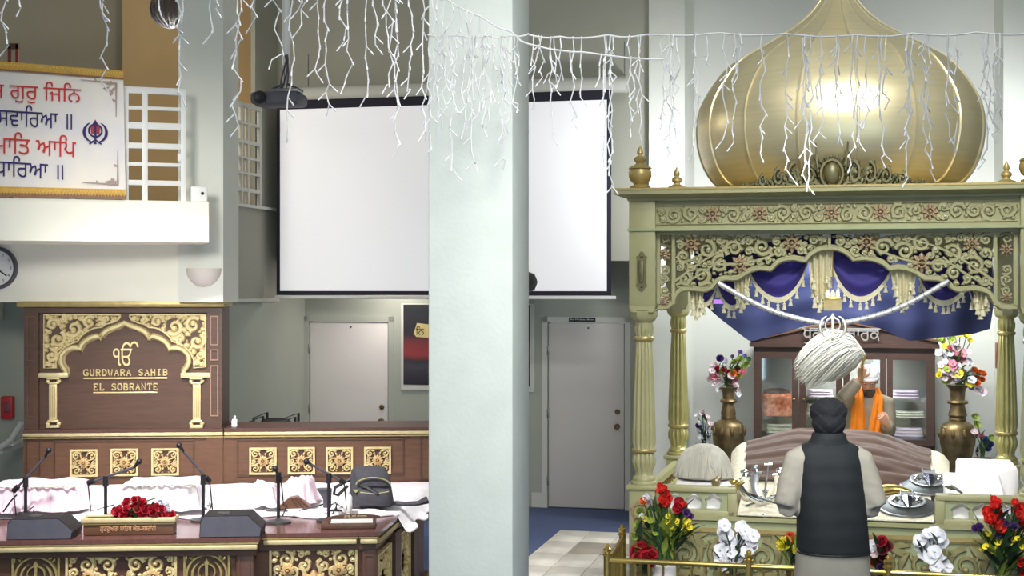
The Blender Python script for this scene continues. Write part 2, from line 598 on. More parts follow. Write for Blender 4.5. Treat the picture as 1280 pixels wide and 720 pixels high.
def seq(pts, t):
    """piecewise linear y at x=t through sorted (x,y) pairs"""
    if t <= pts[0][0]:
        return pts[0][1]
    for (a, b), (c, d) in zip(pts, pts[1:]):
        if t <= c:
            return b + (d - b) * (t - a) / (c - a)
    return pts[-1][1]


def inside(poly, x, y):
    c = False
    n = len(poly)
    for i in range(n):
        x1, y1 = poly[i]
        x2, y2 = poly[(i + 1) % n]
        if (y1 > y) != (y2 > y) and x < (x2 - x1) * (y - y1) / (y2 - y1) + x1:
            c = not c
    return c


# ------------------------------------------------------------------ writing
def text_polys(body, size=1.0):
    c = bpy.data.curves.new('lettering', 'FONT')
    c.body = body
    c.size = size
    o = bpy.data.objects.new('lettering', c)
    COL.objects.link(o)
    dg = bpy.context.evaluated_depsgraph_get()
    cu = o.evaluated_get(dg).to_curve(dg)
    polys = []
    for sp in cu.splines:
        pts = []
        if sp.type == 'BEZIER':
            bp = sp.bezier_points
            n = len(bp)
            for i in range(n):
                a, b2 = bp[i], bp[(i + 1) % n]
                for k in range(4):
                    t = k / 4
                    q = a.co * (1 - t) ** 3 + a.handle_right * 3 * t * (1 - t) ** 2 + b2.handle_left * 3 * t * t * (1 - t) + b2.co * t ** 3
                    pts.append((q.x, q.y))
        else:
            pts = [(p.co.x, p.co.y) for p in sp.points]
        cl = []
        for p in pts:
            if not cl or abs(p[0] - cl[-1][0]) + abs(p[1] - cl[-1][1]) > 1e-5 * size:
                cl.append(p)
        if len(cl) > 2:
            polys.append(cl)
    o.to_curve_clear()
    bpy.data.objects.remove(o)
    return polys


def area(p):
    return sum(p[i][0] * p[(i + 1) % len(p)][1] - p[(i + 1) % len(p)][0] * p[i][1] for i in range(len(p))) / 2


def text_mb(body, width=None, height=None, depth=0.004, y=0.0):
    """lettering in the x,z plane, centred, standing proud towards -y"""
    polys = text_polys(body)
    xs = [q[0] for p in polys for q in p]
    zs = [q[1] for p in polys for q in p]
    x0, x1, z0, z1 = min(xs), max(xs), min(zs), max(zs)
    k = width / (x1 - x0) if width else height / (z1 - z0)
    kz = k if not (width and height) else height / (z1 - z0)
    mx, mz = (x0 + x1) / 2, (z0 + z1) / 2
    vin, ein = [], []
    for p in polys:
        n = len(vin)
        vin += [Vector(q) for q in p]
        ein += [(n + i, n + (i + 1) % len(p)) for i in range(len(p))]
    vo, _, fo = delaunay_2d_cdt(vin, ein, [], 0, 1e-6)[:3]

    def wind(x, y_):
        w = 0
        for p in polys:
            for i in range(len(p)):
                ax, ay = p[i]
                bx, by = p[(i + 1) % len(p)]
                if ay <= y_ < by and (bx - ax) * (y_ - ay) > (by - ay) * (x - ax):
                    w += 1
                elif by <= y_ < ay and (bx - ax) * (y_ - ay) < (by - ay) * (x - ax):
                    w -= 1
        return w
    tris = []
    for f in fo:
        c = (vo[f[0]] + vo[f[1]] + vo[f[2]]) / 3
        if wind(c.x, c.y):
            tris.append(tuple(f))
    n = len(vo)
    T = [((v.x - mx) * k, (v.y - mz) * kz) for v in vo]
    mb = MB()
    ed = {}
    for f in tris:
        for a, b2 in ((f[0], f[1]), (f[1], f[2]), (f[2], f[0])):
            if (b2, a) in ed:
                del ed[(b2, a)]
            else:
                ed[(a, b2)] = 1
    used = sorted({i for f in tris for i in f})
    ix = {v: i for i, v in enumerate(used)}
    m = len(used)
    vs_ = [(T[i][0], y - depth, T[i][1]) for i in used] + [(T[i][0], y, T[i][1]) for i in used]
    fs = [tuple(ix[i] for i in f) for f in tris] + [tuple(ix[i] + m for i in reversed(f)) for f in tris]
    fs += [(ix[a], ix[a] + m, ix[b2] + m, ix[b2]) for a, b2 in ed]
    return mb.add(vs_, fs)


# ------------------------------------------------------------------ carving vocabulary
def spiral(mb, cx, cz, r, a0, d, turns, w, h, y=0.0, leaves=3, bud=True):
    n = int(9 * turns) + 6
    pts, ws = [], []
    for i in range(n + 1):
        t = i / n
        a = a0 + d * 2 * pi * turns * t
        rr = r * (1 - 0.78 * t ** 0.9)
        pts.append((cx + rr * cos(a), cz + rr * sin(a)))
        ws.append(w * (1.05 - 0.55 * t))
    mb.ribbon(pts, ws, h, y)
    if bud:
        mb.ell((pts[-1][0], y - h * .4, pts[-1][1]), (w * 1.1, h * .9, w * 1.1), 6, 4)
    for k in range(leaves):
        t = 0.08 + 0.62 * k / max(1, leaves)
        i = int(t * n)
        a = a0 + d * 2 * pi * turns * t
        mb.leafy(pts[i][0], pts[i][1], a + d * 0.75, r * .5, w * .85, h * .9, y)


def rosette(mb, cx, cz, r, h, y=0.0, n=8):
    for k in range(n):
        a = 2 * pi * k / n
        prof = [(.25, .10), (.5, .26), (.75, .24), (1, .04)]
        mb.ribbon([(cx + cos(a) * r * t, cz + sin(a) * r * t) for t, _ in prof], [r * q for _, q in prof], h, y)
    ring = [(cx + cos(2 * pi * k / 14) * r * .4, cz + sin(2 * pi * k / 14) * r * .4) for k in range(14)]
    mb.ribbon(ring, r * .09, h * 1.5, y, closed=True)
    mb.ell((cx, y - h * .9, cz), (r * .2, h * 1.1, r * .2), 8, 5)


def pack(mb, ok, bb, rmax, rmin, w, h, y=0.0, seed=1, tries=500, avoid=(), turns=1.35):
    """fill an area with leaf scrolls; ok(x,z) tells whether a point may be carved"""
    rg = random.Random(seed)
    cs = list(avoid)
    n0 = len(cs)
    x0, x1, z0, z1 = bb
    r = rmax
    while r > rmin:
        for _ in range(tries):
            x, z = rg.uniform(x0, x1), rg.uniform(z0, z1)
            if any((x - a) ** 2 + (z - b2) ** 2 < (r + c) ** 2 * .86 for a, b2, c in cs):
                continue
            if not all(ok(x + cos(q) * r * .95, z + sin(q) * r * .95) for q in [k * pi / 4 for k in range(8)]):
                continue
            cs.append((x, z, r))
        r *= 0.78
    for i, (x, z, r) in enumerate(cs[n0:]):
        if r > rmin * 1.7:
            spiral(mb, x, z, r * .95, rg.uniform(0, 6.28), rg.choice((-1, 1)), turns, w * (0.6 + .4 * r / rmax), h, y, leaves=3)
        else:
            a = rg.uniform(0, 6.28)
            mb.leafy(x - cos(a) * r, z - sin(a) * r, a, 2 * r, w * .9, h * .8, y)
            mb.leafy(x - cos(a + 1.2) * r * .8, z - sin(a + 1.2) * r * .8, a + 1.2, 1.5 * r, w * .7, h * .8, y)
    return cs


def khanda(mb, cx, cz, sz, h, y=0.0):
    """double-edged sword, ring and two curved swords"""
    R_ = sz * .25
    mb.prism([(cx - sz * .035, cz - sz * .36), (cx - sz * .045, cz + sz * .3), (cx - sz * .07, cz + sz * .38), (cx, cz + sz * .5),
              (cx + sz * .07, cz + sz * .38), (cx + sz * .045, cz + sz * .3), (cx + sz * .035, cz - sz * .36)], y - h * 1.3, y)
    mb.ribbon([(cx + R_ * cos(2 * pi * k / 24), cz + sz * .08 + R_ * sin(2 * pi * k / 24)) for k in range(24)], sz * .032, h, y, closed=True)
    for s_ in (-1, 1):
        pts, ws = [], []
        for k in range(15):
            t = k / 14
            a = lerp(1.05, -1.35, t)
            rr = sz * .42 * (1 + .05 * sin(t * pi))
            pts.append((cx + s_ * rr * cos(a) * .98, cz + sz * .02 + rr * sin(a)))
            ws.append(sz * (.012 + .045 * sin(min(1, t * 1.15) * pi * .9)))
        mb.ribbon(pts, ws, h, y)
        mb.ribbon([(cx + s_ * sz * .02, cz - sz * .30), (cx + s_ * sz * .15, cz - sz * .40), (cx + s_ * sz * .24, cz - sz * .46)], sz * .03, h, y)
    mb.ell((cx, y - h * .6, cz - sz * .42), (sz * .05, h, sz * .05), 8, 5)

# ================================================================== THE SETTING
VLO, VUP = 4.77, 3.95
uL = H.u(381, VLO)
zSOF = H.z(778, 326, VUP)
uPL0, uPL1 = H.u(811, 3.85), H.u(868, VLO)
uPR0 = H.u(1243, VLO)

struct(MB().box(-7, 9, -6, 22, -0.1, 0), 'floor', M['carpet'], WD)
# marble path laid in tiles
(ta, tb), (tc_, td) = H.flat(700, 665, 0), H.flat(662, 690, 0)
bed_ = MB().box(ta, -1.5, -3.6, tb, 0, 0.006)
path = struct(bed_, 'marble_path', M['grout'], H)
tw = (-1.5 - ta) / 4
first = {}
for r_ in range(14):
    for c_ in range(4):
        k = 'dark' if (r_ in (1,) and c_ in (1, 2)) or RND.random() < 0.06 else 'light'
        x, y = ta + tw * (c_ + .5), tb - 0.6 * (r_ + .5)
        if k not in first:
            mb = MB().bbox(-tw / 2 + .004, tw / 2 - .004, -.296, .296, 0, .014, .003)
            first[k] = proto(mb, 'tile', M['marble_dark' if k == 'dark' else 'marble'], path, (x, y, .006))
        else:
            dup_part(first[k], path, (x, y, .006))

# far wall with the two doors, recessed below the upper wall
d1 = [H.pix(388, 403, VLO), H.pix(485, 403, VLO)]
d2 = [H.pix(686, 404, VLO), H.pix(780, 404, VLO)]
w_ = MB()
w_.box(uL - .2, d1[0][0] - .02, VLO, VLO + .2, 0, zSOF)
w_.box(d1[0][0] - .02, d1[1][0] + .02, VLO, VLO + .2, d1[0][1] + .02, zSOF)
w_.box(d1[1][0] + .02, d2[0][0] - .02, VLO, VLO + .2, 0, zSOF)
w_.box(d2[0][0] - .02, d2[1][0] + .02, VLO, VLO + .2, d2[0][1] + .02, zSOF)
w_.box(d2[1][0] + .02, uPL1, VLO, VLO + .2, 0, zSOF)
struct(w_, 'wall_back', M['green_wall'], H)
struct(MB().box(uL - .2, uPL1 - .02, VUP, VUP + .25, zSOF, 7.4), 'wall_upper', M['grey_wall'], H)
struct(MB().box(uL - .2, uPL1 - .02, VUP + .25, VLO + .2, zSOF, zSOF + .2), 'ceiling_recess', M['green_wall'], H)
struct(MB().box(uPL1 - .05, uPR0 + .6, VLO, VLO + .2, 0, 7.4), 'wall_alcove', M['alcove'], H)
struct(MB().box(uPL0, uPL1, 3.85, VLO, 0, 7.4), 'pillar_alcove_left', M['plaster'], H)
struct(MB().box(uPR0, uPR0 + .75, 3.85, VLO, 0, 7.4), 'pillar_alcove_right', M['plaster'], H)
struct(MB().box(uPR0 + .7, 9, 3.95, VLO + .2, 0, 7.4), 'wall_back_right', M['grey_wall'], H)
# left side wall of the hall behind the stage
def vat(px):                       # v on the side wall where it shows at picture column px
    lo, hi = -4.0, 6.0
    for _ in range(50):
        m_ = (lo + hi) / 2
        if H.u(px, m_) > uL:
            lo = m_
        else:
            hi = m_
    return (lo + hi) / 2


zSB = 2.33
struct(MB().box(uL - .2, uL, vat(255), VLO + .1, 0, zSB), 'wall_side', M['green_wall'], H)


vP = vat(319)
sw = MB()
zPar = HZ + 100 / 117
sw.box(uL - .25, uL, vat(284), VUP + .1, zSB, zPar)
sw.box(uL - .05, uL, vP, VUP + .1, zPar, 7.4)
struct(sw, 'wall_side_gallery', M['grey_wall'], H)
struct(MB().box(uL - .3, uL + .03, vat(284), VUP, zSB - .035, zSB).box(uL - .25, uL + .06, vat(284), VUP - .02, zPar - .03, zPar), 'trim_gallery', M['trim'], H)
struct(MB().box(H.u(665, VLO), d2[0][0] - .075, VLO - .02, VLO, 0, .16), 'baseboard_back', M['trim'], H)

# foreground pillar
DP = 7.0
uq = (H.pix(535, 358, 0)[0])
FP = Frame(535, DP, 13.5)
wP = FP.u(641, 0)
struct(MB().bbox(0, wP, 0, .36, -.02, 7.4, .012), 'pillar_foreground', M['pillar'], FP)


def door(n, a, b, ph, hinge_left):
    x0, x1, zt = a[0], b[0], a[1]
    mb = MB()
    mb.box(x0 - .075, x0 - .012, VLO - .025, VLO + .16, 0, zt + .07)
    mb.box(x1 + .012, x1 + .075, VLO - .025, VLO + .16, 0, zt + .07)
    mb.box(x0 - .075, x1 + .075, VLO - .025, VLO + .16, zt + .012, zt + .07)
    fr_ = struct(mb, 'door_%d' % n, M['trim'] if n == 2 else M['green_wall'], H)
    sl = part(MB().bbox(x0, x1, VLO - .008, VLO + .05, .01, zt, .006), 'slab', M['door'], fr_)
    kx = x1 - .07
    k = MB().lathe([(.03, 0), (.03, .008), (.012, .012), (.012, .035), (.028, .045), (.031, .06), (.022, .074), (.001, .078)], seg=14)
    k = MB().merge(k, mx=Matrix.Translation((kx, VLO - .008, .92)) @ Matrix.Rotation(radians(90), 4, 'X'))
    part(k, 'knob', M['oldbrass'], sl)
    k = MB().lathe([(.03, 0), (.03, .012), (.022, .02), (.001, .022)], seg=14)
    k = MB().merge(k, mx=Matrix.Translation((kx, VLO - .008, 1.08)) @ Matrix.Rotation(radians(90), 4, 'X'))
    part(k, 'deadbolt', M['oldbrass'], sl)
    part(MB().ell((x0 + (x1 - x0) * .53, VLO - .012, zt - .05), (.011, .008, .011), 8, 5), 'peephole', M['iron'], sl)
    for hz in (.25, 1.0, zt - .35):
        part(MB().bbox(x0 - .016, x0 + .004, VLO - .03, VLO, hz, hz + .1, .003), 'hinge', M['steel'], fr_)


door(1, d1[0], d1[1], 0, True)
door(2, d2[0], d2[1], 0, True)
# sign plate over the right door
q0, q1 = H.pix(712, 397, VLO), H.pix(745, 402, VLO)
pl = solo(MB().bbox(q0[0], q1[0], VLO - .045, VLO - .028, q1[1], q0[1], .003), 'door_sign', M['border'],
          'small black name plate above the white door beside the canopy', 'sign', H, ((q0[0] + q1[0]) / 2, VLO - .03, q1[1]))
t_ = text_mb('Bhai Mardana ji Room', (q1[0] - q0[0]) * .9, .022, .002)
part(MB().merge(t_, ((q0[0] + q1[0]) / 2, VLO - .046, (q0[1] + q1[1]) / 2)), 'lettering', M['white'], pl, smooth=0)

# ------------------------------------------------------------------ balcony wing at the left
zS0, zS1 = B.z(261, 303, 0), B.z(261, 252, 0)
bl = MB().box(-4.2, 0, 0, 3.2, zS0, zS1)
struct(bl, 'wall_balcony_front', M['cream'], B)
wd = 11.72
pS = Frame(223, wd, 0.0)
uP0, uP1 = 0.0, pS.u(279, 0)
struct(MB().box(uP0, uP1, 0, .66, zSB, 7.4), 'pillar_balcony', M['plaster'], pS)
struct(MB().box(-4.2, uP0 + .01, .06, .5, zSB, zS1 - .05), 'wall_balcony_fascia', M['cream'], pS)
cor = MB().prism([(uP0 - .01, zS0 - .22), (uP0 - .01, zS0 + .02), (uP0 - .2, zS0 + .02)], -.2, .1)
struct(MB().box(-5, pS.u(335, 5.0), 5.0, 5.2, zS1, 7.4), 'wall_balcony_back', M['brown_wall'], pS)
struct(MB().box(pS.u(153, 4.4), pS.u(332, 4.4), 4.4, 5.0, zS1 - .2, 7.4), 'wall_balcony_ochre', M['orange_wall'], pS)
struct(MB().box(-5, -1.55, 1.5, 1.7, 0, zSB), 'wall_left', M['green_wall'], pS)
struct(MB().box(-5, pS.u(285, -.2), -.2, 2.4, 5.4, 5.6), 'ceiling_balcony', M['brown_wall'], pS)
# daylight openings at the rear of the hall, behind the viewer
rw = MB()
rw.box(-7, 9, -6.2, -6, 2.6, 7.4)
struct(rw, 'wall_rear', M['grey_wall'], WD)
pane = mat('daylit_window_pane', (214, 240, 255), 0.3, emit=4.0)
for i in range(5):
    x = -5.6 + i * 3.0
    wf = MB().box(x, x + .12, -6.15, -5.98, 0, 2.6).box(x + 1.9, x + 2.02, -6.15, -5.98, 0, 2.6).box(x, x + 2.02, -6.15, -5.98, 0, .1).box(x, x + 2.02, -6.15, -5.98, 2.52, 2.62)
    wf.box(x + .97, x + 1.05, -6.14, -5.98, 0, 2.6)
    wo = struct(wf, 'window_%d' % (i + 1), M['trim'], WD)
    part(MB().box(x + .12, x + 1.9, -6.1, -6.08, .1, 2.52), 'pane', pane, wo)
    if i < 4:
        struct(MB().box(x + 2.02, x + 3.0, -6.2, -6, 0, 2.6), 'wall_rear_pier_%d' % (i + 1), M['grey_wall'], WD)


def railing(name, label, fr, v, pxs, cols, rows, zb, zt, mt, post_w=.05):
    """balcony railing of square bars; cols and rows in frame units"""
    u0, u1 = pxs
    t = thing(name, label, 'railing', fr, ((u0 + u1) / 2, v, zb))
    for i, c in enumerate(cols):
        w = .022 if i else .022
        part(MB().bbox(c - w, c + w, v - .02, v + .02, zb, zt, .004), 'post', mt, t)
    for z_, w in rows:
        part(MB().bbox(u0, u1, v - .018, v + .018, z_ - w, z_ + w, .004), 'bar', mt, t)
    return t


vR = .12
ru0, ru1 = B.u(-60, vR), B.u(233, vR)
rz = lambda y: B.z(200, y, vR)
railing('balcony_railing', 'white square-bar railing on the balcony beside the printed banner', B, vR, (ru0, ru1),
        [B.u(x, vR) for x in (-40, 20, 90, 157, 181, 229)], [(rz(114), .026), (rz(136), .014), (rz(158), .026), (rz(183), .022), (rz(206), .014), (rz(229), .02)],
        zS1, rz(113), M['white'])
a, b2 = B.pix(222, 201, vR - .03), B.pix(228, 192, vR - .03)
part(MB().box(a[0], b2[0], vR - .03, vR - .022, a[1], b2[1]), 'paper_tag', M['cap'], bpy.data.objects['balcony_railing'])
VR2 = .5
G = Frame(640, 0, 13.5 - 90)
G.o = H.o + H.U * (uL + .03)
gz = lambda y: G.z(310, y, 0)
railing('gallery_railing', 'grey railing glimpsed behind the balcony pillar', G, 0, (G.u(288, 0), G.u(326, 0)),
        [G.u(x, 0) for x in (290, 301, 309, 324)], [(gz(133), .02), (gz(155), .014), (gz(178), .02), (gz(198), .012), (gz(217), .014), (gz(238), .02)],
        zPar - .02, gz(130), M['trim'])

# banner on the balcony railing
vB = -.03
bp = lambda x, y: B.pix(x, y, vB)
c00, c10, c11, c01 = bp(-150, 243), bp(157, 249), bp(154, 89), bp(-150, 65)


def bmap(s, t, off=0.0):
    lo = (lerp(c00[0], c10[0], s), lerp(c00[1], c10[1], s))
    hi = (lerp(c01[0], c11[0], s), lerp(c01[1], c11[1], s))
    return (lerp(lo[0], hi[0], t), vB - off + .006 * sin(s * 17), lerp(lo[1], hi[1], t))


bn = MB().sheet(lambda s, t: bmap(s, t), 30, 10, -.012)
ban = solo(bn, 'banner', mat('banner_print_ivory', (236, 232, 236), .7, var=.05, scale=3, rgb2=(244, 236, 222)),
           'long white banner with red and navy Gurmukhi verse, on the balcony railing', 'banner', B, (bp(0, 0)[0], vB, c00[1]))
goldb = mat('banner_gold_border', (214, 166, 70), .7, var=.12, scale=20)
brown = mat('banner_brown_border', (142, 104, 78), .7, var=.1, scale=20)
for t0, t1, tm in ((.93, 1.0, .945), (0, .075, .03)):
    part(MB().sheet(lambda s, t: bmap(s, lerp(t0, t1, t), .0135), 30, 1, -.002), 'border', goldb, ban)
    part(MB().sheet(lambda s, t: bmap(s, lerp(t0, tm, t), .016), 30, 1, -.001), 'border_edge', brown, ban)
    zz = MB()
    for k in range(74):
        s0 = (k + .1) / 74
        pa, pb, pc = bmap(s0, lerp(t0, t1, .8), .017), bmap(s0 + .4 / 74, lerp(t0, t1, .25), .017), bmap(s0 + .8 / 74, lerp(t0, t1, .8), .017)
        zz.tube([pa, pb, pc], .004, 4)
    part(zz, 'zigzag', mat('banner_zigzag', (236, 206, 120), .7), ban)
# the print: texts given in picture corners
for body, x0, x1, yc, hh, mt in (('ਦਾਸ ਗੁਰੁ ਿਜਿਨ', -34, 101, 111, 27, 'redink'), ('ਸਵਾਿਰਆ ॥', -3, 90, 143, 26, 'navyink'),
                                 ('ਕਰਾਮਾਿਤ ਆਿਪ', -48, 95, 175, 26, 'redink'), ('ਹਾਰੈ ਧਾਿਰਆ ॥', -50, 79, 204, 25, 'navyink')):
    a, b2 = bp(x0, yc), bp(x1, yc + (x1 - x0) * .06)
    wd_ = b2[0] - a[0]
    tm = text_mb(body, wd_, hh / 158, .002)
    sl = (b2[1] - a[1]) / wd_
    mx, mz = (a[0] + b2[0]) / 2, (a[1] + b2[1]) / 2
    mb = MB()
    mb.add([(mx + p[0], vB - .022 + p[1], mz + p[2] + sl * p[0]) for p in tm.v], tm.f)
    part(mb, 'lettering', M[mt], ban, smooth=0)
ka = bp(119, 166)
mb = MB()
khanda(mb, ka[0], ka[1], .19, .003, vB - .02)
part(mb, 'emblem', M['navyink'], ban)
mb = MB()
mb.prism([(ka[0] - .03, ka[1] - .01), (ka[0] + .03, ka[1] - .01), (ka[0] + .035, ka[1] + .04), (ka[0], ka[1] + .1), (ka[0] - .035, ka[1] + .04)], vB - .019, vB - .017)
part(mb, 'emblem_centre', mat('emblem_red', (176, 62, 72), .8), ban)
orn = mat('banner_corner_print', (176, 156, 150), .8)
for (cx_, cy_, sx, sy) in ((145, 104, -1, 1), (147, 231, -1, -1)):
    c = bp(cx_, cy_)
    mb = MB()
    mb.ribbon([(c[0], c[1]), (c[0] - .26, c[1] + .012)], [.008, .003], .002, vB - .018)
    mb.ribbon([(c[0], c[1]), (c[0], c[1] - sy * .26)], [.008, .003], .002, vB - .018)
    for k in range(6):
        mb.leafy(c[0] - .01 - .02 * (k % 3), c[1] - sy * (.012 + .02 * (k // 2)), 2.4 + k * .5, .05, .009, .002, vB - .018)
    mb.leafy(c[0] - .14, c[1], 2.0, .035, .009, .002, vB - .018)
    mb.leafy(c[0], c[1] - sy * .14, 2.6, .035, .009, .002, vB - .018)
    part(mb, 'corner_print', orn, ban)

# small fittings on the balcony wing
a, b2 = B.pix(238, 250, .06), B.pix(259, 231, .06)
o = solo(MB().bbox(a[0], b2[0], .03, .13, zS1, zS1 + b2[1] - a[1], .012), 'wall_box', M['white'],
         'small white box with a black dot at the end of the balcony ledge', 'box', B, ((a[0] + b2[0]) / 2, .08, zS1))
part(MB().ell(((a[0] + b2[0]) / 2 + .025, .028, zS1 + .065), (.013, .006, .013), 10, 6), 'dot', M['black'], o)
a = pS.pix(255, 336, 0)
rr = 22 / F * wd
prof = [(rr * cos(k / 8 * pi / 2), -rr * 1.02 * sin(k / 8 * pi / 2)) for k in range(9)]
prof = [(rr * .9, -.006), (rr * .93, .004), (rr, .004)] + prof
mb = MB().lathe(prof[:-1] + [(.002, -rr * 1.02)], (a[0], 0), 20, a[1], a0=pi, a1=2 * pi)
o = solo(mb, 'wall_sconce', mat('sconce_plaster', (222, 214, 208), .7, var=.02), 'white half-bowl wall lamp on the pillar below the balcony', 'lamp', pS, (a[0], 0, a[1] - rr))
part(MB().box(a[0] - rr * .5, a[0] + rr * .5, -.03, 0, a[1] - .05, a[1] - .005), 'wall_plate', M['white'], o)
# clock
a = pS.pix(-4, 335, .06)
R_ = 27 / F * wd
o = thing('wall_clock', 'round grey-rimmed wall clock under the balcony', 'clock', pS, (a[0], .06, a[1] - R_))


def disc(mb, cx_, cz_, prof, y, seg=36):
    return mb.merge(MB().lathe(prof, seg=seg), mx=Matrix.Translation((cx_, y, cz_)) @ Matrix.Rotation(radians(90), 4, 'X'))


part(disc(MB(), a[0], a[1], [(R_, 0), (R_, .03), (R_ * .93, .045), (R_ * .84, .035), (R_ * .82, .015)], .06), 'rim', M['dgrey'], o)
part(disc(MB(), a[0], a[1], [(R_ * .83, 0), (R_ * .83, .016), (.001, .017)], .06), 'dial', M['white'], o)
for k in range(12):
    th = k * pi / 6
    t_ = text_mb(str(12 if k == 0 else k), None, R_ * .15, .002)
    part(MB().merge(t_, (a[0] + sin(th) * R_ * .68, .04, a[1] + cos(th) * R_ * .68)), 'numeral', M['dgrey'], o, smooth=0)
for nm, th, l, w in (('hour_hand', 5.1, .42, .008), ('minute_hand', 2.2, .62, .006)):
    part(MB().ribbon([(a[0], a[1]), (a[0] + sin(th) * R_ * l, a[1] + cos(th) * R_ * l)], w, .004, .037), nm, M['black'], o)
# fire alarm pull, exit lamp, hand rail on the left wall
a, b2 = pS.pix(4, 523, 1.5), pS.pix(19, 495, 1.5)
o = solo(MB().bbox(a[0], b2[0], 1.42, 1.5, a[1], b2[1], .012), 'fire_alarm_box', M['redbox'], 'red fire alarm box on the wall left of the carved wooden panel', 'alarm', pS, ((a[0] + b2[0]) / 2, 1.5, a[1]))
part(MB().bbox(a[0] + .035, b2[0] - .02, 1.405, 1.425, a[1] + .06, b2[1] - .05, .006), 'cover', mat('alarm_grey_red', (130, 70, 74), .4), o)
a, b2 = pS.pix(-8, 400, 1.5), pS.pix(5, 378, 1.5)
o = solo(MB().bbox(a[0], b2[0], 1.38, 1.5, a[1], b2[1], .012), 'exit_lamp', M['trim'], 'pale lamp box on the wall high above the red alarm box', 'lamp', pS, ((a[0] + b2[0]) / 2, 1.5, a[1]))
part(MB().bbox(b2[0] - .04, b2[0] - .012, 1.372, 1.382, a[1] + .01, b2[1] - .01, .003), 'lens', M['whiteglow'], o)
hr = [pS.pix(-30, 575, .9), pS.pix(0, 560, .9), pS.pix(14, 550, .9), pS.pix(28, 528, .9)]
o = solo(MB().tube([(p[0], .9, p[1]) for p in hr], .028, 10), 'hand_rail', M['trim'], 'off-white hand rail rising along the wall at the stage end', 'rail', pS, (hr[0][0], .9, hr[0][1]))
for p in hr[1:3]:
    part(MB().box(p[0] - .02, p[0] + .02, .9, 1.5, p[1] - .05, p[1] - .01), 'bracket', M['trim'], o)
# round ceiling fitting seen past the balcony pillar
a = pS.pix(214, 12, 1.6)
o = thing('hanging_basket_lamp', 'dark round basket lamp hanging in the balcony opening', 'lamp', pS, (a[0], 1.6, a[1] - .2))
mb = MB()
for k in range(9):
    th = pi * k / 9
    mb.tube([(a[0] + .19 * cos(q) * cos(th), 1.6 + .19 * cos(q) * sin(th), a[1] + .17 * sin(q)) for q in [2 * pi * j / 16 for j in range(17)]], .011, 5)
part(mb, 'basket', M['dgrey'], o)
part(MB().ell((a[0], 1.6, a[1]), (.165, .165, .15), 14, 9), 'globe', mat('smoked_globe', (92, 84, 82), .5), o)
part(MB().tube([(a[0], 1.6, a[1] + .16), (a[0], 1.6, 5.41)], .008, 5), 'chain', M['iron'], o)
a = pS.pix(17, 78, 1.2)
o = thing('high_back_chair', 'dark red chair back showing above the banner', 'chair', pS, (a[0], 1.2, zS1))
for dx in (-.035, .035):
    part(MB().box(a[0] + dx - .012, a[0] + dx + .012, 1.18, 1.22, zS1, a[1] + .16), 'back_post', mat('chair_wine', (112, 60, 52), .5), o)
part(MB().box(a[0] - .05, a[0] + .05, 1.18, 1.22, a[1] + .12, a[1] + .17), 'back_rail', M['wooddark'], o)
part(MB().box(a[0] - .2, a[0] + .2, 1.0, 1.4, zS1 + .42, zS1 + .46), 'seat', M['wooddark'], o)

# ------------------------------------------------------------------ projection screen and projector
vS = 3.66
sx0, sx1 = H.u(346, vS), H.u(764, vS)
zt, zb = H.z(560, 125, vS), H.z(560, 369, vS)
o = thing('projection_screen', 'large white pull-down projection screen with black border on the far wall', 'screen', H, ((sx0 + sx1) / 2, vS, zb))
part(MB().box(sx0, sx1, vS - .006, vS + .004, zb, zt + .05), 'border', M['border'], o)
part(MB().box(sx0 + .042, sx1 - .045, vS - .011, vS - .005, zb + .045, zt - .05), 'fabric', M['screen'], o)
c0, c1 = H.u(372, vS), H.u(783, vS)
part(MB().tube([(c0, vS + .06, zt + .11), (c1, vS + .06, zt + .11)], .085, 14), 'roller_case', M['trim'], o)
part(MB().bbox(sx0 - .02, sx1 + .05, vS - .02, vS + .01, zb - .04, zb - .004, .01), 'bottom_bar', M['white'], o)
for x in (c0 + .1, c1 - .03):
    part(MB().box(x - .015, x + .015, vS + .06, VUP, zt + .16, zt + .2), 'bracket', M['trim'], o)
    part(MB().tube([(x, vS + .06, zt + .18), (x, vS + .06, zt + .55)], .006, 5), 'hanger', M['steel'], o)

PJ = Frame(350, 11.9, 8)
pz = lambda y: PJ.z(350, y, 0)
o = thing('projector', 'grey ceiling projector hanging on a long white pole', 'projector', PJ, (0, 0, pz(133)))
px_ = lambda x: PJ.u(x, 0)
part(MB().bbox(px_(320), px_(379), -.17, .15, pz(133), pz(117), .03), 'body', M['dgrey'], o)
part(MB().merge(MB().lathe([(.05, 0), (.055, .03), (.045, .05), (.03, .04)], seg=16), mx=Matrix.Translation((px_(334), -.17, pz(125))) @ Matrix.Rotation(radians(90), 4, 'X')), 'lens', M['black'], o)
part(MB().bbox(px_(338), px_(376), -.08, .08, pz(116.5), pz(112), .008), 'mount_plate', M['steel'], o)
br = MB()
for x, y in ((-.1, -.07), (.13, -.07), (-.1, .07), (.13, .07)):
    br.tube([(px_(357), 0, pz(104)), (px_(357) + x, y, pz(113))], .009, 5)
part(br, 'mount_arms', M['iron'], o)
part(MB().tube([(px_(357), 0, pz(82)), (px_(357), 0, pz(106))], .02, 8), 'neck', M['steel'], o)
part(MB().tube([(px_(358), 0, pz(-60)), (px_(358), 0, pz(82))], .034, 14), 'pole', M['white'], o)
cb = MB()
for k in range(3):
    cb.tube([(px_(358) + .03 * sin(q * 3 + k), -.045 - .01 * k, pz(70 + 45 * q)) for q in [j / 8 for j in range(9)]], .007, 5)
part(cb, 'cables', M['dgrey'], o)

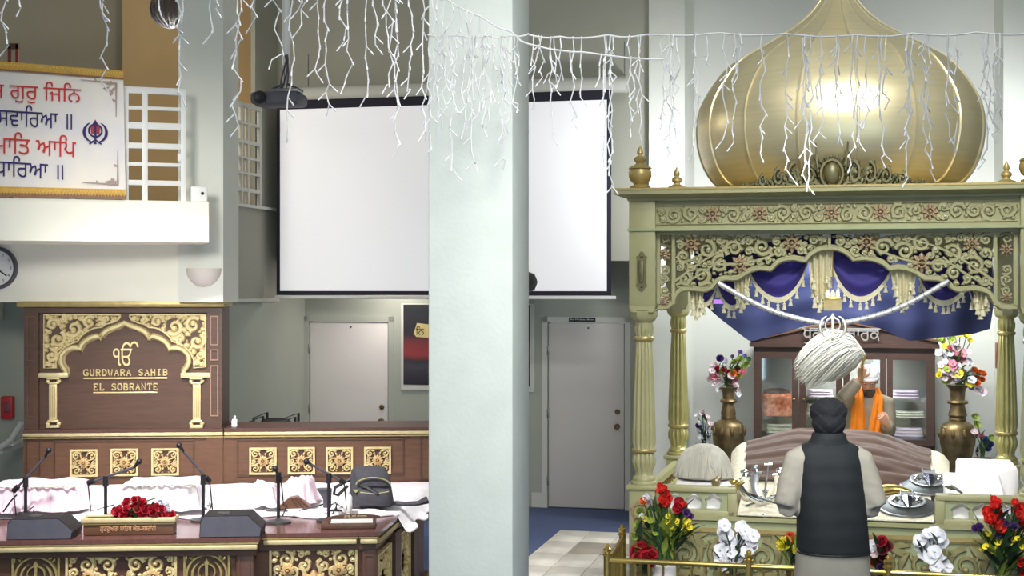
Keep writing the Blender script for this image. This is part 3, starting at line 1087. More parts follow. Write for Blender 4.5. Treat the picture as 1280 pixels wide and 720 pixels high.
# poster on the far wall, half behind the pillar
a, b2 = H.pix(502, 487, VLO), H.pix(668, 380, VLO)
o = thing('poster', 'framed dark and red sunset poster half hidden behind the front pillar', 'poster', H, ((a[0] + b2[0]) / 2, VLO, a[1]))
part(MB().box(a[0], b2[0], VLO - .02, VLO, a[1], b2[1]), 'frame', M['trim'], o)
pm = bpy.data.materials.new('poster_print')
pm.use_nodes = True
nt = pm.node_tree
g = nt.nodes.new('ShaderNodeTexCoord')
sp_ = nt.nodes.new('ShaderNodeSeparateXYZ')
rp = nt.nodes.new('ShaderNodeValToRGB')
nz_ = nt.nodes.new('ShaderNodeTexNoise')
nz_.inputs['Scale'].default_value = 3
mx_ = nt.nodes.new('ShaderNodeMath')
mx_.operation = 'MULTIPLY_ADD'
mx_.inputs[1].default_value = .12
nt.links.new(g.outputs['Generated'], sp_.inputs[0])
nt.links.new(g.outputs['Generated'], nz_.inputs['Vector'])
nt.links.new(nz_.outputs['Fac'], mx_.inputs[0])
nt.links.new(sp_.outputs['Z'], mx_.inputs[2])
nt.links.new(mx_.outputs[0], rp.inputs[0])
els = [(0.05, (40, 38, 52)), (.3, (70, 66, 76)), (.36, (52, 50, 60)), (.44, (150, 58, 60)), (.58, (120, 52, 56)), (.68, (48, 44, 52)), (1.0, (34, 36, 42))]
while len(rp.color_ramp.elements) < len(els):
    rp.color_ramp.elements.new(.5)
for e, (p_, c_) in zip(rp.color_ramp.elements, els):
    e.position = p_
    e.color = (*lin(c_), 1)
nt.links.new(rp.outputs[0], nt.nodes['Principled BSDF'].inputs['Base Color'])
nt.nodes['Principled BSDF'].inputs['Roughness'].default_value = .5
part(MB().box(a[0] + .03, b2[0] - .045, VLO - .026, VLO - .02, a[1] + .06, b2[1] - .01), 'print', pm, o)
t0_, t1_ = H.pix(518, 421, VLO), H.pix(560, 405, VLO)
part(MB().prism([(t0_[0], t0_[1] + .04), (t0_[0] + .03, t0_[1]), (t1_[0], t0_[1] - .02), (t1_[0], t1_[1] - .03), (t0_[0] + .04, t1_[1] + .01)], VLO - .029, VLO - .0262), 'paper_tag', mat('tag_straw', (206, 190, 130), .8), o)
part(MB().merge(text_mb('ਿਨ', None, .1, .001), ((t0_[0] + .075), VLO - .0295, (t0_[1] + t1_[1]) / 2)), 'lettering', M['black'], o, smooth=0)

# black loudspeaker on the far side of the foreground pillar
K = Frame(655, 7.6, 13.5)
zz = lambda y: K.z(655, y, 0)
o = solo(MB().bbox(-.16, K.u(664, 0), 0, .2, zz(366), zz(339), .05), 'loudspeaker', M['black'], 'black loudspeaker just showing from behind the front pillar', 'speaker', K, (-.06, .1, zz(366)))
part(MB().box(-.12, -.08, -.45, .02, zz(358), zz(350)), 'bracket', M['iron'], o)

# ================================================================== THE CANOPY
hp = H.pix
can = thing('shrine_canopy', 'sage green carved wooden canopy with gilt onion dome over the shrine platform', 'canopy', H, (0, .97, 0))
VB = 1.95
# plan: columns
fl = hp(805, 400, 0)
ufl, ubl = fl[0], H.u(848, VB)
ufr, ubr = H.u(1292, 0), H.u(1258, VB)
s_ = 165.0
zpl = H.z(805, 605, 0)           # top of the plinths
zcap = H.z(805, 386, 0)          # top of the abacus
hcol = zcap - zpl
k = hcol / (605 - 386.0)         # metres per pixel on the front column
yy = lambda y: (605 - y) * k
col = [(.098, 0), (.1, .012), (.098, yy(601)), (.086, yy(600)), (.088, yy(597)), (.074, yy(595)), (.066, yy(593)), (.07, yy(588)), (.09, yy(580)),
       (.092, yy(574)), (.082, yy(568)), (.074, yy(565)), (.088, yy(564)), (.09, yy(562)), (.088, yy(560.5)), (.082, yy(559)), (.092, yy(552)),
       (.088, yy(530)), (.08, yy(490)), (.071, yy(455)), (.063, yy(428)), (.06, yy(427)), (.071, yy(425)), (.071, yy(421)), (.062, yy(420)),
       (.071, yy(416)), (.073, yy(410)), (.064, yy(404)), (.066, yy(402)), (.085, yy(400.5)), (.092, yy(398))]
fz = (yy(593) + .001, yy(404) - .001)
rings = [[(.089, yy(564.5)), (.094, yy(563.2)), (.094, yy(561.5)), (.089, yy(560.2))], [(.07, yy(425.5)), (.075, yy(424)), (.075, yy(422)), (.07, yy(420.5))]]


def column(u, v, zb, sc, nm_first=None):
    """turned and fluted column with an octagonal cap, standing on a panelled plinth"""
    c = part(MB().lathe([(r, h * sc) for r, h in col], (u, v), 72, zb, flute=.16, nfl=12, fr=(fz[0] * sc, fz[1] * sc)), 'column', M['sagegold'] if v > 1 else M['sage'], can, smooth=60)
    for rg in rings:
        part(MB().lathe([(r, h * sc) for r, h in rg], (u, v), 24, zb), 'ring', M['goldline'], c)
    zc = zb + yy(398) * sc
    oc = [(.098, .098 * .41), (.098 * .41, .098), (-.098 * .41, .098), (-.098, .098 * .41), (-.098, -.098 * .41), (-.098 * .41, -.098), (.098 * .41, -.098), (.098, -.098 * .41)]
    cb_ = MB()
    ring = [[(u + x * q, v + y * q, z) for x, y in oc] for q, z in ((.9, zc), (1.0, zc + .018), (1.0, zc + .055), (1.06, zc + .062), (1.06, zb + yy(386) * sc))]
    cb_.add([p for r in ring for p in r], [(i * 8 + j, i * 8 + (j + 1) % 8, (i + 1) * 8 + (j + 1) % 8, (i + 1) * 8 + j) for i in range(4) for j in range(8)] + [tuple(range(7, -1, -1)), tuple(range(32, 40))])
    part(cb_, 'abacus', M['sage'], c)
    return c


column(ufl, 0, zpl, 1)
column(ufr, 0, zpl, 1)
column(ubl, VB, zpl, 1.0)
column(ubr, VB, zpl, 1.0)
zA = zcap - .005
z285, z248, z236 = H.z(900, 286, -.1), H.z(900, 249, -.1), H.z(900, 236, -.14)
zl = H.z(830, 292, 0)
# corner blocks
xb0, xb1 = H.u(786, -.1), H.u(819, -.1)
hw = (xb1 - xb0) / 2
for (u, v) in ((ufl, 0), (ufr, 0), (ubl, VB), (ubr, VB)):
    mb = MB().bbox(u - hw, u + hw, v - .1, v + .1, zA + .02, z248, .008)
    ch = [(u - hw, zA + .03), (u - hw * .82, zA - .02), (u + hw * .82, zA - .02), (u + hw, zA + .03)]
    mb.prism(ch, v - .1, v + .1)
    part(mb, 'corner_block', M['sage'], can)
    if v == 0:
        mb = MB()
        cx_, z0_, z1_ = u - .002, H.z(802, 362, -.1), H.z(802, 316, -.1)
        h2 = (z1_ - z0_) / 2
        zc = (z0_ + z1_) / 2
        pts = [(cx_ + .047 * a, zc + h2 * b2) for a, b2 in ((-.35, -1), (0, -1.08), (.35, -1), (.5, -.86), (.9, -.78), (.7, -.66), (.75, .66), (.9, .78), (.5, .86), (.35, 1), (0, 1.1), (-.35, 1), (-.5, .86), (-.9, .78), (-.7, .66), (-.75, -.66), (-.9, -.78), (-.5, -.86))]
        mb.prism(pts, -.114, -.1)
        mb.bbox(cx_ - .018, cx_ + .018, -.134, -.11, zc - h2 * .6, zc + h2 * .6, .008)
        mb.ell((cx_, -.116, zc + h2 * .82), (.014, .012, .014), 8, 5)
        mb.ell((cx_, -.116, zc - h2 * .82), (.014, .012, .014), 8, 5)
        part(mb, 'bracket_plaque', M['bronzecarve'], can)
# entablature: frieze beams on four sides, gilt fillet, stepped cornice, roof board
fr0, fr1 = ufl + hw, ufr - hw
VF = -.06
part(MB().box(fr0, fr1, VF, .06, z285, z248), 'frieze_board', M['sage'], can)
for a, b2, c_, d_ in ((ubl, ubr, VB - .06, VB + .06),):
    part(MB().box(a, b2, c_, d_, zl - .08, z248), 'rear_beam', M['sage'], can)
for (ua, ub_) in ((ufl, ubl), (ufr, ubr)):
    mb = MB()
    mb.plan([(ua - .06, 0), (ua + .06, 0), (ub_ + .06, VB), (ub_ - .06, VB)], zl - .06, z248)
    part(mb, 'side_beam', M['sage'], can)


def ringbox(e, z0_, z1_, e2=None):
    e2 = e if e2 is None else e2
    mb = MB()
    q = [(ufl - hw, -.1), (ufr + hw, -.1), (ubr + hw, VB + .1), (ubl - hw, VB + .1)]
    off = [(-1, -1), (1, -1), (1, 1), (-1, 1)]
    vs_ = [(p[0] + o[0] * e, p[1] + o[1] * e, z0_) for p, o in zip(q, off)] + [(p[0] + o[0] * e2, p[1] + o[1] * e2, z1_) for p, o in zip(q, off)]
    return mb.add(vs_, [(3, 2, 1, 0), (4, 5, 6, 7)] + [(i, (i + 1) % 4, (i + 1) % 4 + 4, i + 4) for i in range(4)])


part(ringbox(.012, z285 - .012, z285 + .008), 'fillet', M['palegreen'], can)
dz = z236 - z248
part(ringbox(.01, z248 - .004, z248 + .015), 'cornice_foot', M['sage'], can)
part(ringbox(.02, z248 + .015, z248 + dz * .55, .085), 'cornice_cove', M['sage'], can)
part(ringbox(.10, z248 + dz * .55, z248 + dz * .95), 'cornice_lip', M['sage'], can)
part(ringbox(.105, z248 + dz * .95, z236 + .012), 'cornice_edge', M['goldline'], can)
zR = z236 + .012
# frieze relief: running scroll with flowers
mb = MB()
f0, f1 = H.u(820, VF), H.u(1272, VF)
zf0, zf1 = H.z(1046, 277, VF), H.z(1046, 255, VF)
zc, hh = (zf0 + zf1) / 2, (zf1 - zf0) / 2
RZ = {}


def put_rosette(x, z, r, h, y):
    kk = (round(h, 3), round(y, 3))
    if kk not in RZ:
        m_ = MB()
        rosette(m_, 0, 0, .1, h, 0)
        RZ[kk] = proto(m_, 'rosette', M['rosecarve'], can, (x, y, z), sc=(r * 10, 1, r * 10))
    else:
        dup_part(RZ[kk], can, (x, y, z), sc=(r * 10, 1, r * 10))


n = 15
for i in range(n):
    x = lerp(f0 + .08, f1 - .08, i / (n - 1))
    if i in (2, 4, 7, 9, 11):
        put_rosette(x, zc, hh * 1.0, .018, VF)
        continue
    d_ = 1 if i % 2 else -1
pack(mb, lambda x, z: f0 + .01 < x < f1 - .01 and abs(z - zc) < hh * 1.05, (f0, f1, zc - hh, zc + hh), hh * .95, .012, .02, .02, VF, 12, 900, [(lerp(f0 + .08, f1 - .08, i / 14), zc, hh * .9) for i in (2, 4, 7, 9, 11)])
for zz_ in (zf0 - .006, zf1 + .006):
    mb.ribbon([(f0, zz_), (f1, zz_)], .006, .012, VF)
part(mb, 'frieze_scrolls', M['sage2'], can)

# pierced valance with a lobed arch
VV = 0.0
arch_px = [(822, 386), (826, 387), (835, 386), (842, 380), (844, 372), (848, 367), (852, 364.5), (862, 363), (874, 364), (882, 364.5), (890, 361), (894, 356), (898, 352.5),
           (906, 350), (916, 350.5), (922, 350), (930, 345), (938, 340), (948, 337), (956, 337.5), (963, 339), (966, 336), (971, 330.5), (980, 326), (992, 325), (1003, 327),
           (1007, 327.5), (1012, 321), (1020, 315.5), (1030, 312.5), (1037, 312), (1045, 312.5), (1054, 315.5), (1062, 321), (1067, 326.5), (1072, 325.5), (1082, 325), (1094, 327),
           (1104, 331), (1110, 336), (1112, 338), (1122, 336.5), (1134, 338), (1144, 342), (1150, 346), (1156, 350), (1164, 350), (1172, 350.5), (1180, 353), (1187, 358), (1190, 361),
           (1197, 364.5), (1205, 364), (1215, 362.5), (1226, 364), (1235, 367), (1240, 373), (1244, 381), (1252, 386), (1262, 387), (1271, 386)]
arch = [hp(x, y, VV) for x, y in arch_px]
a0_, a1_ = arch[0][0], arch[-1][0]
zt_ = z285 - .01
up = [(p[0], p[1]) for p in arch]
mb = MB()
mb.box(fr0, fr1, VV - .03, VV + .03, zl - .012, zt_)
part(mb, 'valance_rail', M['sage'], can)
mb = MB()
aw = [0.022] * len(arch)
mb.ribbon([(p[0], p[1] + .012) for p in arch], .020, .03, VV + .012)
mb.ribbon([(p[0], p[1] + .030) for p in arch], .010, .022, VV + .012)
mb.ribbon([(p[0], p[1] + .012) for p in arch], .020, -.03, VV + .012)
part(mb, 'lobed_arch', M['sage'], can)
xs0, xs1 = H.u(842, VV), H.u(1244, VV)
xm = H.u(1037, VV)
for x in (xs0, xs1, a0_ + .01, a1_ - .01):
    part(MB().box(x - .012, x + .012, VV - .02, VV + .02, H.z(840, 380, VV), zl), 'valance_bar', M['sage'], can)
part(MB().box(xm - .01, xm + .01, VV - .02, VV + .02, H.z(1037, 312, VV), zl), 'valance_bar', M['sage'], can)
arch_s = [p for p in arch if xs0 - .02 <= p[0] <= xs1 + .02]


def okv(x, z):
    return xs0 + .014 < x < xs1 - .014 and seq(arch_s, x) + .03 < z < zl - .015 and abs(x - xm) > .012


av = []
for (x, y, r) in ((864, 305, 11), (925, 331, 12), (990, 304, 12), (1083, 303, 12), (1152, 329, 12), (1219, 297, 10), (1215, 305, 9)):
    if y == 297:
        continue
    q = hp(x, y, VV)
    put_rosette(q[0], q[1], r * .0064, .028, VV + .008)
    av.append((q[0], q[1], r * .0050))
for x, ys in ((831, (298, 318, 338, 360, 377)), (1258, (298, 312, 330, 352, 372))):
    for i, y in enumerate(ys):
        q = hp(x, y, VV)
        if i in (1, 4):
            put_rosette(q[0], q[1], .05 if i == 1 else .042, .024, VV + .008)
cv = MB()
pack(cv, okv, (xs0, xs1, H.z(1046, 372, VV), zl), .072, .009, .0215, .03, VV + .008, seed=5, tries=900, avoid=av)
for x in (831, 1258):
    for y in (298, 337, 350, 364):
        q = hp(x, y, VV)
        spiral(cv, q[0], q[1], .04, y, 1 if y % 2 else -1, 1.3, .013, .02, VV + .008, leaves=4)
# strong stems sweeping from the corners
for sgn, xe in ((1, xs0), (-1, xs1)):
    for (dx0, y0, dx1, y1, b_) in ((.01, 352, .62, 298, .05), (.02, 356, .36, 322, -.03), (.3, 330, .95, 300, -.06)):
        p0 = (xe + sgn * dx0, H.z(1046, y0, VV))
        p1 = (xe + sgn * dx1, H.z(1046, y1, VV))
        pts = []
        for i in range(13):
            t = i / 12
            x = lerp(p0[0], p1[0], t)
            z = lerp(p0[1], p1[1], t) + b_ * sin(t * pi)
            if seq(arch_s, x) + .02 < z < zl - .01:
                pts.append((x, z))
        if len(pts) > 2:
            cv.ribbon(pts, [lerp(.015, .009, i / len(pts)) for i in range(len(pts))], .03, VV + .008)
part(cv, 'valance_carving', M['sage2'], can)

# finials on the cornice
fin = [(.05, 0), (.052, .012), (.085, .016), (.088, .03), (.06, .04), (.05, .052), (.085, .085), (.098, .12), (.097, .155), (.086, .185), (.1, .19), (.088, .205), (.045, .225), (.032, .24), (.05, .262),
       (.052, .275), (.036, .295), (.02, .305), (.018, .315), (.028, .33), (.024, .35), (.012, .375), (.003, .395)]
fin2 = [(.075, 0), (.078, .012), (.07, .022), (.05, .03), (.03, .04), (.026, .05), (.042, .07), (.04, .088), (.026, .1), (.018, .108), (.026, .125), (.022, .145), (.01, .17), (.003, .185)]
for px_q, v, pf, nm in ((800, .02, fin, 'finial'), (846, .02, fin2, 'small_finial'), (1258, .02, fin2, 'small_finial'), (1290, -.02, fin, 'finial')):
    part(MB().lathe([(r * (.9 if pf is fin else .92), h * (.85 if pf is fin else .9)) for r, h in pf], (H.u(px_q, v), v), 22, zR), nm, M['goldline'], can)

# onion dome in gores
uD, vD = H.u(1047.5, .98), .98
dD = (H.o + H.U * uD + H.V * vD).y
mpp = dD / F
prof_px = [(140, 236), (152, 229), (163, 214), (170, 196), (174, 175), (174, 155), (171, 138), (164, 122), (152, 103), (136, 84), (117, 71), (96, 59), (74, 46), (56, 34.5), (41, 22), (30, 10), (23, 0), (18, -12), (14, -26), (11, -45), (12, -60)]
prof = [(r * mpp, HZ - (y - CY) * mpp) for r, y in prof_px]
# smooth the profile
pf = []
for i in range(len(prof) - 1):
    p0, p1, p2, p3 = prof[max(i - 1, 0)], prof[i], prof[i + 1], prof[min(i + 2, len(prof) - 1)]
    for j in range(3):
        t = j / 3
        pf.append(tuple(.5 * ((2 * b_) + (-a_ + c_) * t + (2 * a_ - 5 * b_ + 4 * c_ - d_) * t * t + (-a_ + 3 * b_ - 3 * c_ + d_) * t ** 3) for a_, b_, c_, d_ in zip(p0, p1, p2, p3)))
pf.append(prof[-1])
pf = [(pf[0][0] * .97, zR - .01)] + pf
part(MB().lathe([(pf[0][0] + .06, 0), (pf[0][0] + .07, .02), (pf[0][0] + .02, .05)], (uD, vD), 48, zR), 'dome_ring', M['goldline'], can)
dome = part(MB().lathe([(r * .985, z) for r, z in pf], (uD, vD), 48), 'dome', M['dome'], can, smooth=60)
NG = 16
ph0 = radians(-90 + 7.9)
gore = MB().lathe([(r, z) for r, z in pf], (0, 0), 7, 0, a0=0, a1=2 * pi / NG)
gore2 = MB()
gore2.merge(gore)
for i in range(len(gore2.v)):                       # a slight belly on every gore
    x, y, z = gore2.v[i]
    j = i % 8
    kq = 1 + .007 * sin(pi * j / 7)
    gore2.v[i] = (x * kq, y * kq, z)
seam = MB().tube([(r * 1.003, 0, z) for r, z in pf], [.007 + .004 * min(1, r / .5) for r, z in pf], 6)
g0 = s0 = None
for i in range(NG):
    a = ph0 + 2 * pi * i / NG
    if g0 is None:
        g0 = proto(gore2, 'gore', M['dome'], dome, (uD, vD, 0), (0, 0, a), smooth=60)
        s0 = proto(seam, 'seam', M['domeseam'], dome, (uD, vD, 0), (0, 0, a))
    else:
        dup_part(g0, dome, (uD, vD, 0), (0, 0, a))
        dup_part(s0, dome, (uD, vD, 0), (0, 0, a))

# carved crest in front of the dome
vC = -.15
cw = MB()
cx_, cz0 = H.u(1040, vC), H.z(1040, 234, vC)
q = mpp * .93
cw.box(cx_ - .7, cx_ + .7, vC - .015, vC + .03, zR - .005, cz0 + .005)
rad_ = 20 * q
cw.ell((cx_, vC - .03, cz0 + 16 * q), (9 * q, .035, 13 * q), 14, 8)
cw.ribbon([(cx_ + 13 * q * cos(t), cz0 + 16 * q + 17 * q * sin(t)) for t in [2 * pi * i / 22 for i in range(22)]], 2.6 * q, .045, vC, closed=True)
for i in range(11):
    a = lerp(-.2, pi + .2, i / 10)
    cw.leafy(cx_ + 14 * q * cos(a), cz0 + 17 * q + 15 * q * sin(a), a, 9 * q, 3 * q, .05, vC)
for sg in (-1, 1):
    for i in range(22):
        t = i / 21
        x = cx_ + sg * lerp(17, 108, t) * q
        top = lerp(22, 3, t ** .8) * q
        for l in range(3 if t < .75 else 2):
            a = pi / 2 - sg * lerp(.2, 1.25, (l + .6) / 3 + .1 * sin(i * 2.1))
            cw.leafy(x + sg * l * 1.2 * q, cz0 + top * l * .30, a, (7.5 + 3 * sin(i * 1.7)) * q * lerp(1.05, .55, t), 2.5 * q, .035 + .012 * (l == 1), vC)
    for (dx, r_, st) in ((26, 8, 0), (44, 8.5, 2), (63, 7, 1), (82, 5, 3)):
        spiral(cw, cx_ + sg * dx * q, cz0 + r_ * q + 1 * q, r_ * q, pi / 2, -sg, 1.25, 2.3 * q, .05, vC, leaves=3)
    cw.ribbon([(cx_ + sg * lerp(14, 112, i / 20) * q, cz0 + 2 * q + 2 * q * sin(i * .9)) for i in range(21)], [lerp(3, 1, i / 20) * q for i in range(21)], .035, vC)
for i in range(len(cw.v)):
    x, y, z = cw.v[i]
    if abs(x - cx_) > 18 * q and z > cz0:
        kz = lerp(1.9, 1.3, min(1, (abs(x - cx_) / q - 18) / 90))
        cw.v[i] = (x, y, cz0 + (z - cz0) * kz)
part(cw, 'crest', M['bronzecarve'], can)

# ------------------------------------------------------------------ hangings under the canopy
vW = .16
swags = [((866, 352), (896, 352), 380, 0), ((893, 346), (936, 346), 384, 1), ((934, 330), (1012, 315), 374, 1), ((1036, 312), (1115, 332), 373, 1), ((1148, 338), (1212, 352), 378, 1), ((1210, 352), (1238, 360), 384, 0)]
names = ['outermost swag at the canopy left end', 'second swag from the canopy left end', 'large swag left of the middle cream cascade', 'large swag right of the middle cream cascade',
         'second swag from the canopy right end', 'outermost swag at the canopy right end']
for i, ((xa, ya), (xb, yb), yl, big) in enumerate(swags):
    pa, pb = hp(xa, ya - 22, vW), hp(xb, yb - 22, vW)
    zb_ = H.z((xa + xb) / 2, yl, vW)
    ea, eb = hp(xa, ya, vW), hp(xb, yb, vW)

    def fn(s, t, pa=pa, pb=pb, zb_=zb_, ea=ea, eb=eb, dv=.10 * (i in (1, 4))):
        x = lerp(pa[0], pb[0], s)
        zt2 = lerp(pa[1], pb[1], s)
        ze = lerp(ea[1], eb[1], s)
        sag = 4 * s * (1 - s)
        zlow = ze + (zb_ - ze) * (sag ** .72)
        z = lerp(zt2, zlow, t)
        v = vW + dv - .05 * sag * sin(t * pi * .7) - .016 * sin(t * 17 + 1.2 * sag) * (sag ** .5) * (.3 + t)
        return (x, v, z)
    base = ((pa[0] + pb[0]) / 2, vW, zb_)
    o = solo(MB().sheet(fn, 20, 22, .006), 'swag', M['purple'], 'purple velvet %s, trimmed with cream tassels' % names[i], 'swag', H, base, 'purple velvet swags under the carved arch', smooth=70)
    edge = [Vector(fn(j / 20, 1)) for j in range(21)]
    fb = MB()
    fb.sheet(lambda s, t: tuple(edge[min(20, int(s * 20 + .5))] + Vector((0, -.012, .014 - .042 * t))), 20, 1, .008)
    part(fb, 'fringe_band', M['fringe'], o)
    nt_ = 9 if big and xb - xa > 60 else (6 if big else 3)
    t0 = None
    for j in range(nt_):
        p = edge[int((j + .5) / nt_ * 20)]
        if t0 is None:
            t0 = proto(MB().lathe([(.004, 0), (.004, -.012), (.011, -.018), (.012, -.026), (.008, -.03), (.015, -.058), (.017, -.064)], seg=8), 'tassel', M['fringe'], o, (p.x, p.y - .01, p.z - .024))
        else:
            dup_part(t0, o, (p.x, p.y - .01, p.z - .024))
# cream cascades between the swags
for i, (x0, x1, yt, yb_, lab) in enumerate(((1010, 1041, 314, 378, 'wide cream tasselled cascade hanging at the middle of the canopy arch'), (917, 937, 346, 378, 'short cream tasselled cascade left of the middle, beside a purple swag'),
                                            (1113, 1146, 337, 378, 'short cream tasselled cascade right of the middle, beside a purple swag'), (862, 880, 364, 388, 'small cream cascade by the left front column cap'), (1216, 1238, 366, 386, 'small pale cascade by the right end of the arch'))):
    pa, pb = hp(x0, yt - 4, vW - .11), hp(x1, yt - 4, vW - .11)
    zb_ = H.z(x0, yb_, vW)

    def fn2(s, t, pa=pa, pb=pb, zb_=zb_):
        m_ = (pa[0] + pb[0]) / 2
        w = (pb[0] - pa[0]) / 2 * (1 - .30 * t)
        zz_ = zb_ + .10 * abs(s * 2 - 1.0) + .02 * sin(s * 25)
        return (m_ + w * (2 * s - 1), vW - .11 + .022 * sin(s * pi * 7), lerp(pa[1], zz_, t))
    o = solo(MB().sheet(fn2, 28, 8, .006), 'cascade', M['fringe'], lab, 'drapery', H, ((pa[0] + pb[0]) / 2, vW, zb_), 'cream cascades between the swags', smooth=70)
    t0 = None
    for j in range(8):
        s = (j + .5) / 8
        for tt in (1.0, .62):
            if tt < 1 and 1 < j < 6:
                continue
            p = Vector(fn2(s, tt))
            if t0 is None:
                t0 = proto(MB().lathe([(.004, 0), (.005, -.012), (.012, -.018), (.013, -.028), (.009, -.032), (.016, -.06), (.018, -.07)], seg=8), 'tassel', M['fringe'], o, p)
            else:
                dup_part(t0, o, p, (0, 0, j * .7), 1 + .2 * sin(j * 2.0))

# silver garland in a V with the emblem, and the small lantern
vG = -.05
for sg, (xa, ya), (xb, yb), lab in ((-1, (898, 354), (1030, 405), 'silver cord garland sweeping from the arch left side down to the emblem'), (1, (1186, 351), (1053, 404), 'silver cord garland sweeping from the arch right side down to the emblem')):
    pa, pb = hp(xa, ya, vG), hp(xb, yb, vG)
    pts = [(lerp(pa[0], pb[0], t), vG, lerp(pa[1], pb[1], t) - .05 * sin(t * pi)) for t in [i / 40 for i in range(41)]]
    o = solo(MB().tube(pts, [.0175 if i % 2 else .021 for i in range(41)], 8), 'garland', mat('silver_cord', (206, 206, 206), .4, .3, var=.12, scale=60), lab, 'garland', H, (pa[0], vG, pb[1]), smooth=70)
    o2 = MB()
    for i in range(0, 40, 3):
        o2.tube([pts[i], (lerp(pts[i][0], pts[i + 1][0], .35), vG, lerp(pts[i][2], pts[i + 1][2], .35))], .0225, 8)
    part(o2, 'bands', M['steel'], o)
e_ = hp(1041, 409, vG)
mb = MB()
khanda(mb, e_[0], e_[1], .21, .022, vG - .025)
o = solo(mb, 'sword_emblem', mat('emblem_silver', (206, 200, 184), .35, .5, var=.08), 'silver emblem of sword, ring and two curved blades where the garlands meet', 'emblem', H, (e_[0], vG, e_[1] - .14))
l0, l1 = hp(1031, 388, -.03), hp(1051, 364, -.03)
xm_ = (l0[0] + l1[0]) / 2
w2 = (l1[0] - l0[0]) / 2
o = thing('lantern', 'small gold fringed lantern hanging above the silver emblem', 'lantern', H, (xm_, -.03, l0[1]))
part(MB().bbox(xm_ - w2, xm_ + w2, -.03 - w2, -.03 + w2, l0[1] + .075, l0[1] + .1, .004), 'rim', M['brass'], o)
fr_ = MB()
for i in range(11):
    x = xm_ - w2 + w2 * 2 * i / 10
    fr_.box(x - .004, x + .004, -.03 - w2, -.026 - w2, l0[1], l0[1] + .08)
    fr_.box(x - .004, x + .004, -.034 + w2, -.03 + w2, l0[1], l0[1] + .08)
fr_.kind = 1
part(fr_, 'bead_fringe', M['goldline'], o, kind='stuff')
for i in range(3):
    part(MB().lathe([(.010, 0), (.014, .015), (.013, .035), (.004, .055)], (xm_ + (i - 1) * w2 * .62, -.03), 10, l0[1] + .095), 'candle', M['candle'], o)
part(MB().tube([(xm_, -.03, l0[1] + .1), (xm_, -.03, H.z(1041, 318, -.03))], .004, 5), 'chain', M['brass'], o)

# violet lamp tube glimpsed under the left side of the arch
vt = [hp(x, y, .34) for x, y in ((892, 377), (903, 377), (911, 372), (914, 364))]
o = solo(MB().tube([(p[0], .34, p[1]) for p in vt], .016, 8), 'lamp_tube', M['violetlamp'], 'short glowing violet lamp tube under the left of the arch', 'lamp', H, (vt[0][0], .34, vt[0][1]))

# navy drape behind, hung from the rear beam
vN = 2.0
nv_top = H.z(1046, 352, vN)
edge_px = [(866, 362), (880, 382), (900, 400), (918, 414), (934, 426), (941, 427), (950, 424), (972, 418), (1000, 410), (1040, 402), (1070, 404), (1100, 411), (1120, 420), (1137, 427), (1160, 425), (1190, 421), (1218, 418), (1240, 411), (1243, 380)]
edge_n = [hp(x, y, vN) for x, y in edge_px]


def fnv(s, t):
    x = lerp(edge_n[0][0], edge_n[-1][0], s)
    ze = seq(edge_n, x)
    z = lerp(zl - .03, ze, t)
    v = vN + .14 + .018 * sin(s * 46 + 2.5 * t) * (.3 + .7 * t) + .03 * sin(s * 15 - 3 * t) + .012 * sin(t * 20 + s * 9) * sin(pi * s)
    return (x, v, z)


o = solo(MB().sheet(fnv, 90, 14, .006), 'back_drape', M['navy'], 'wide navy blue drape swagged across the back of the canopy', 'drape', H, (edge_n[9][0], vN + .14, edge_n[9][1]), smooth=70)

# ================================================================== THE SHRINE PLATFORM
z607, z650 = H.z(900, 608, -.02), H.z(1046, 647, -.02)
zsh = z650                                        # front edge of the display shelf
zr0 = zsh - .02
ulw, urw = H.u(786, -.1), ufr + .12
plat = thing('shrine_platform', 'pale green carved platform with low pierced side rails under the canopy', 'platform', H, (0, 1.0, 0))
# body with stepped mouldings
part(MB().plan([(ulw + .02, -.04), (urw - .02, -.04), (ubr + .1, VB + .1), (ubl - .1, VB + .1)], 0, zsh - .13), 'body', M['palegreen'], plat)
part(MB().box(ulw + .03, urw - .03, -.075, 0, zsh - .135, zsh - .105), 'moulding', M['goldline'], plat)
part(MB().box(ulw + .03, urw - .03, -.06, 0, zsh - .105, zsh - .045), 'moulding', M['palegreen'], plat)
part(MB().plan([(ulw + .03, -.09), (urw - .03, -.09), (ubr + .08, VB + .08), (ubl - .08, VB + .08)], zsh - .045, zsh - .012), 'deck', M['sage'], plat)
# corner plinths under the columns
for (u, v) in ((ufl, 0), (ufr, 0), (ubl, VB), (ubr, VB)):
    p = part(MB().bbox(u - hw, u + hw, v - .1, v + .1, 0, zpl - .03, .006), 'plinth', M['sage'], plat)
    part(MB().bbox(u - hw - .02, u + hw + .02, v - .12, v + .12, zpl - .03, zpl, .006), 'plinth_cap', M['sage'], p)
    if v == 0:
        mb = MB()
        for (cx2, cz2, r2) in ((u - .02, zpl - .2, .07), (u + .03, zpl - .36, .06), (u - .01, zpl - .52, .06)):
            spiral(mb, cx2, cz2, r2, 1, 1, 1.2, .012, .014, -.1, leaves=4)
        part(mb, 'plinth_carving', M['rosecarve'], p)


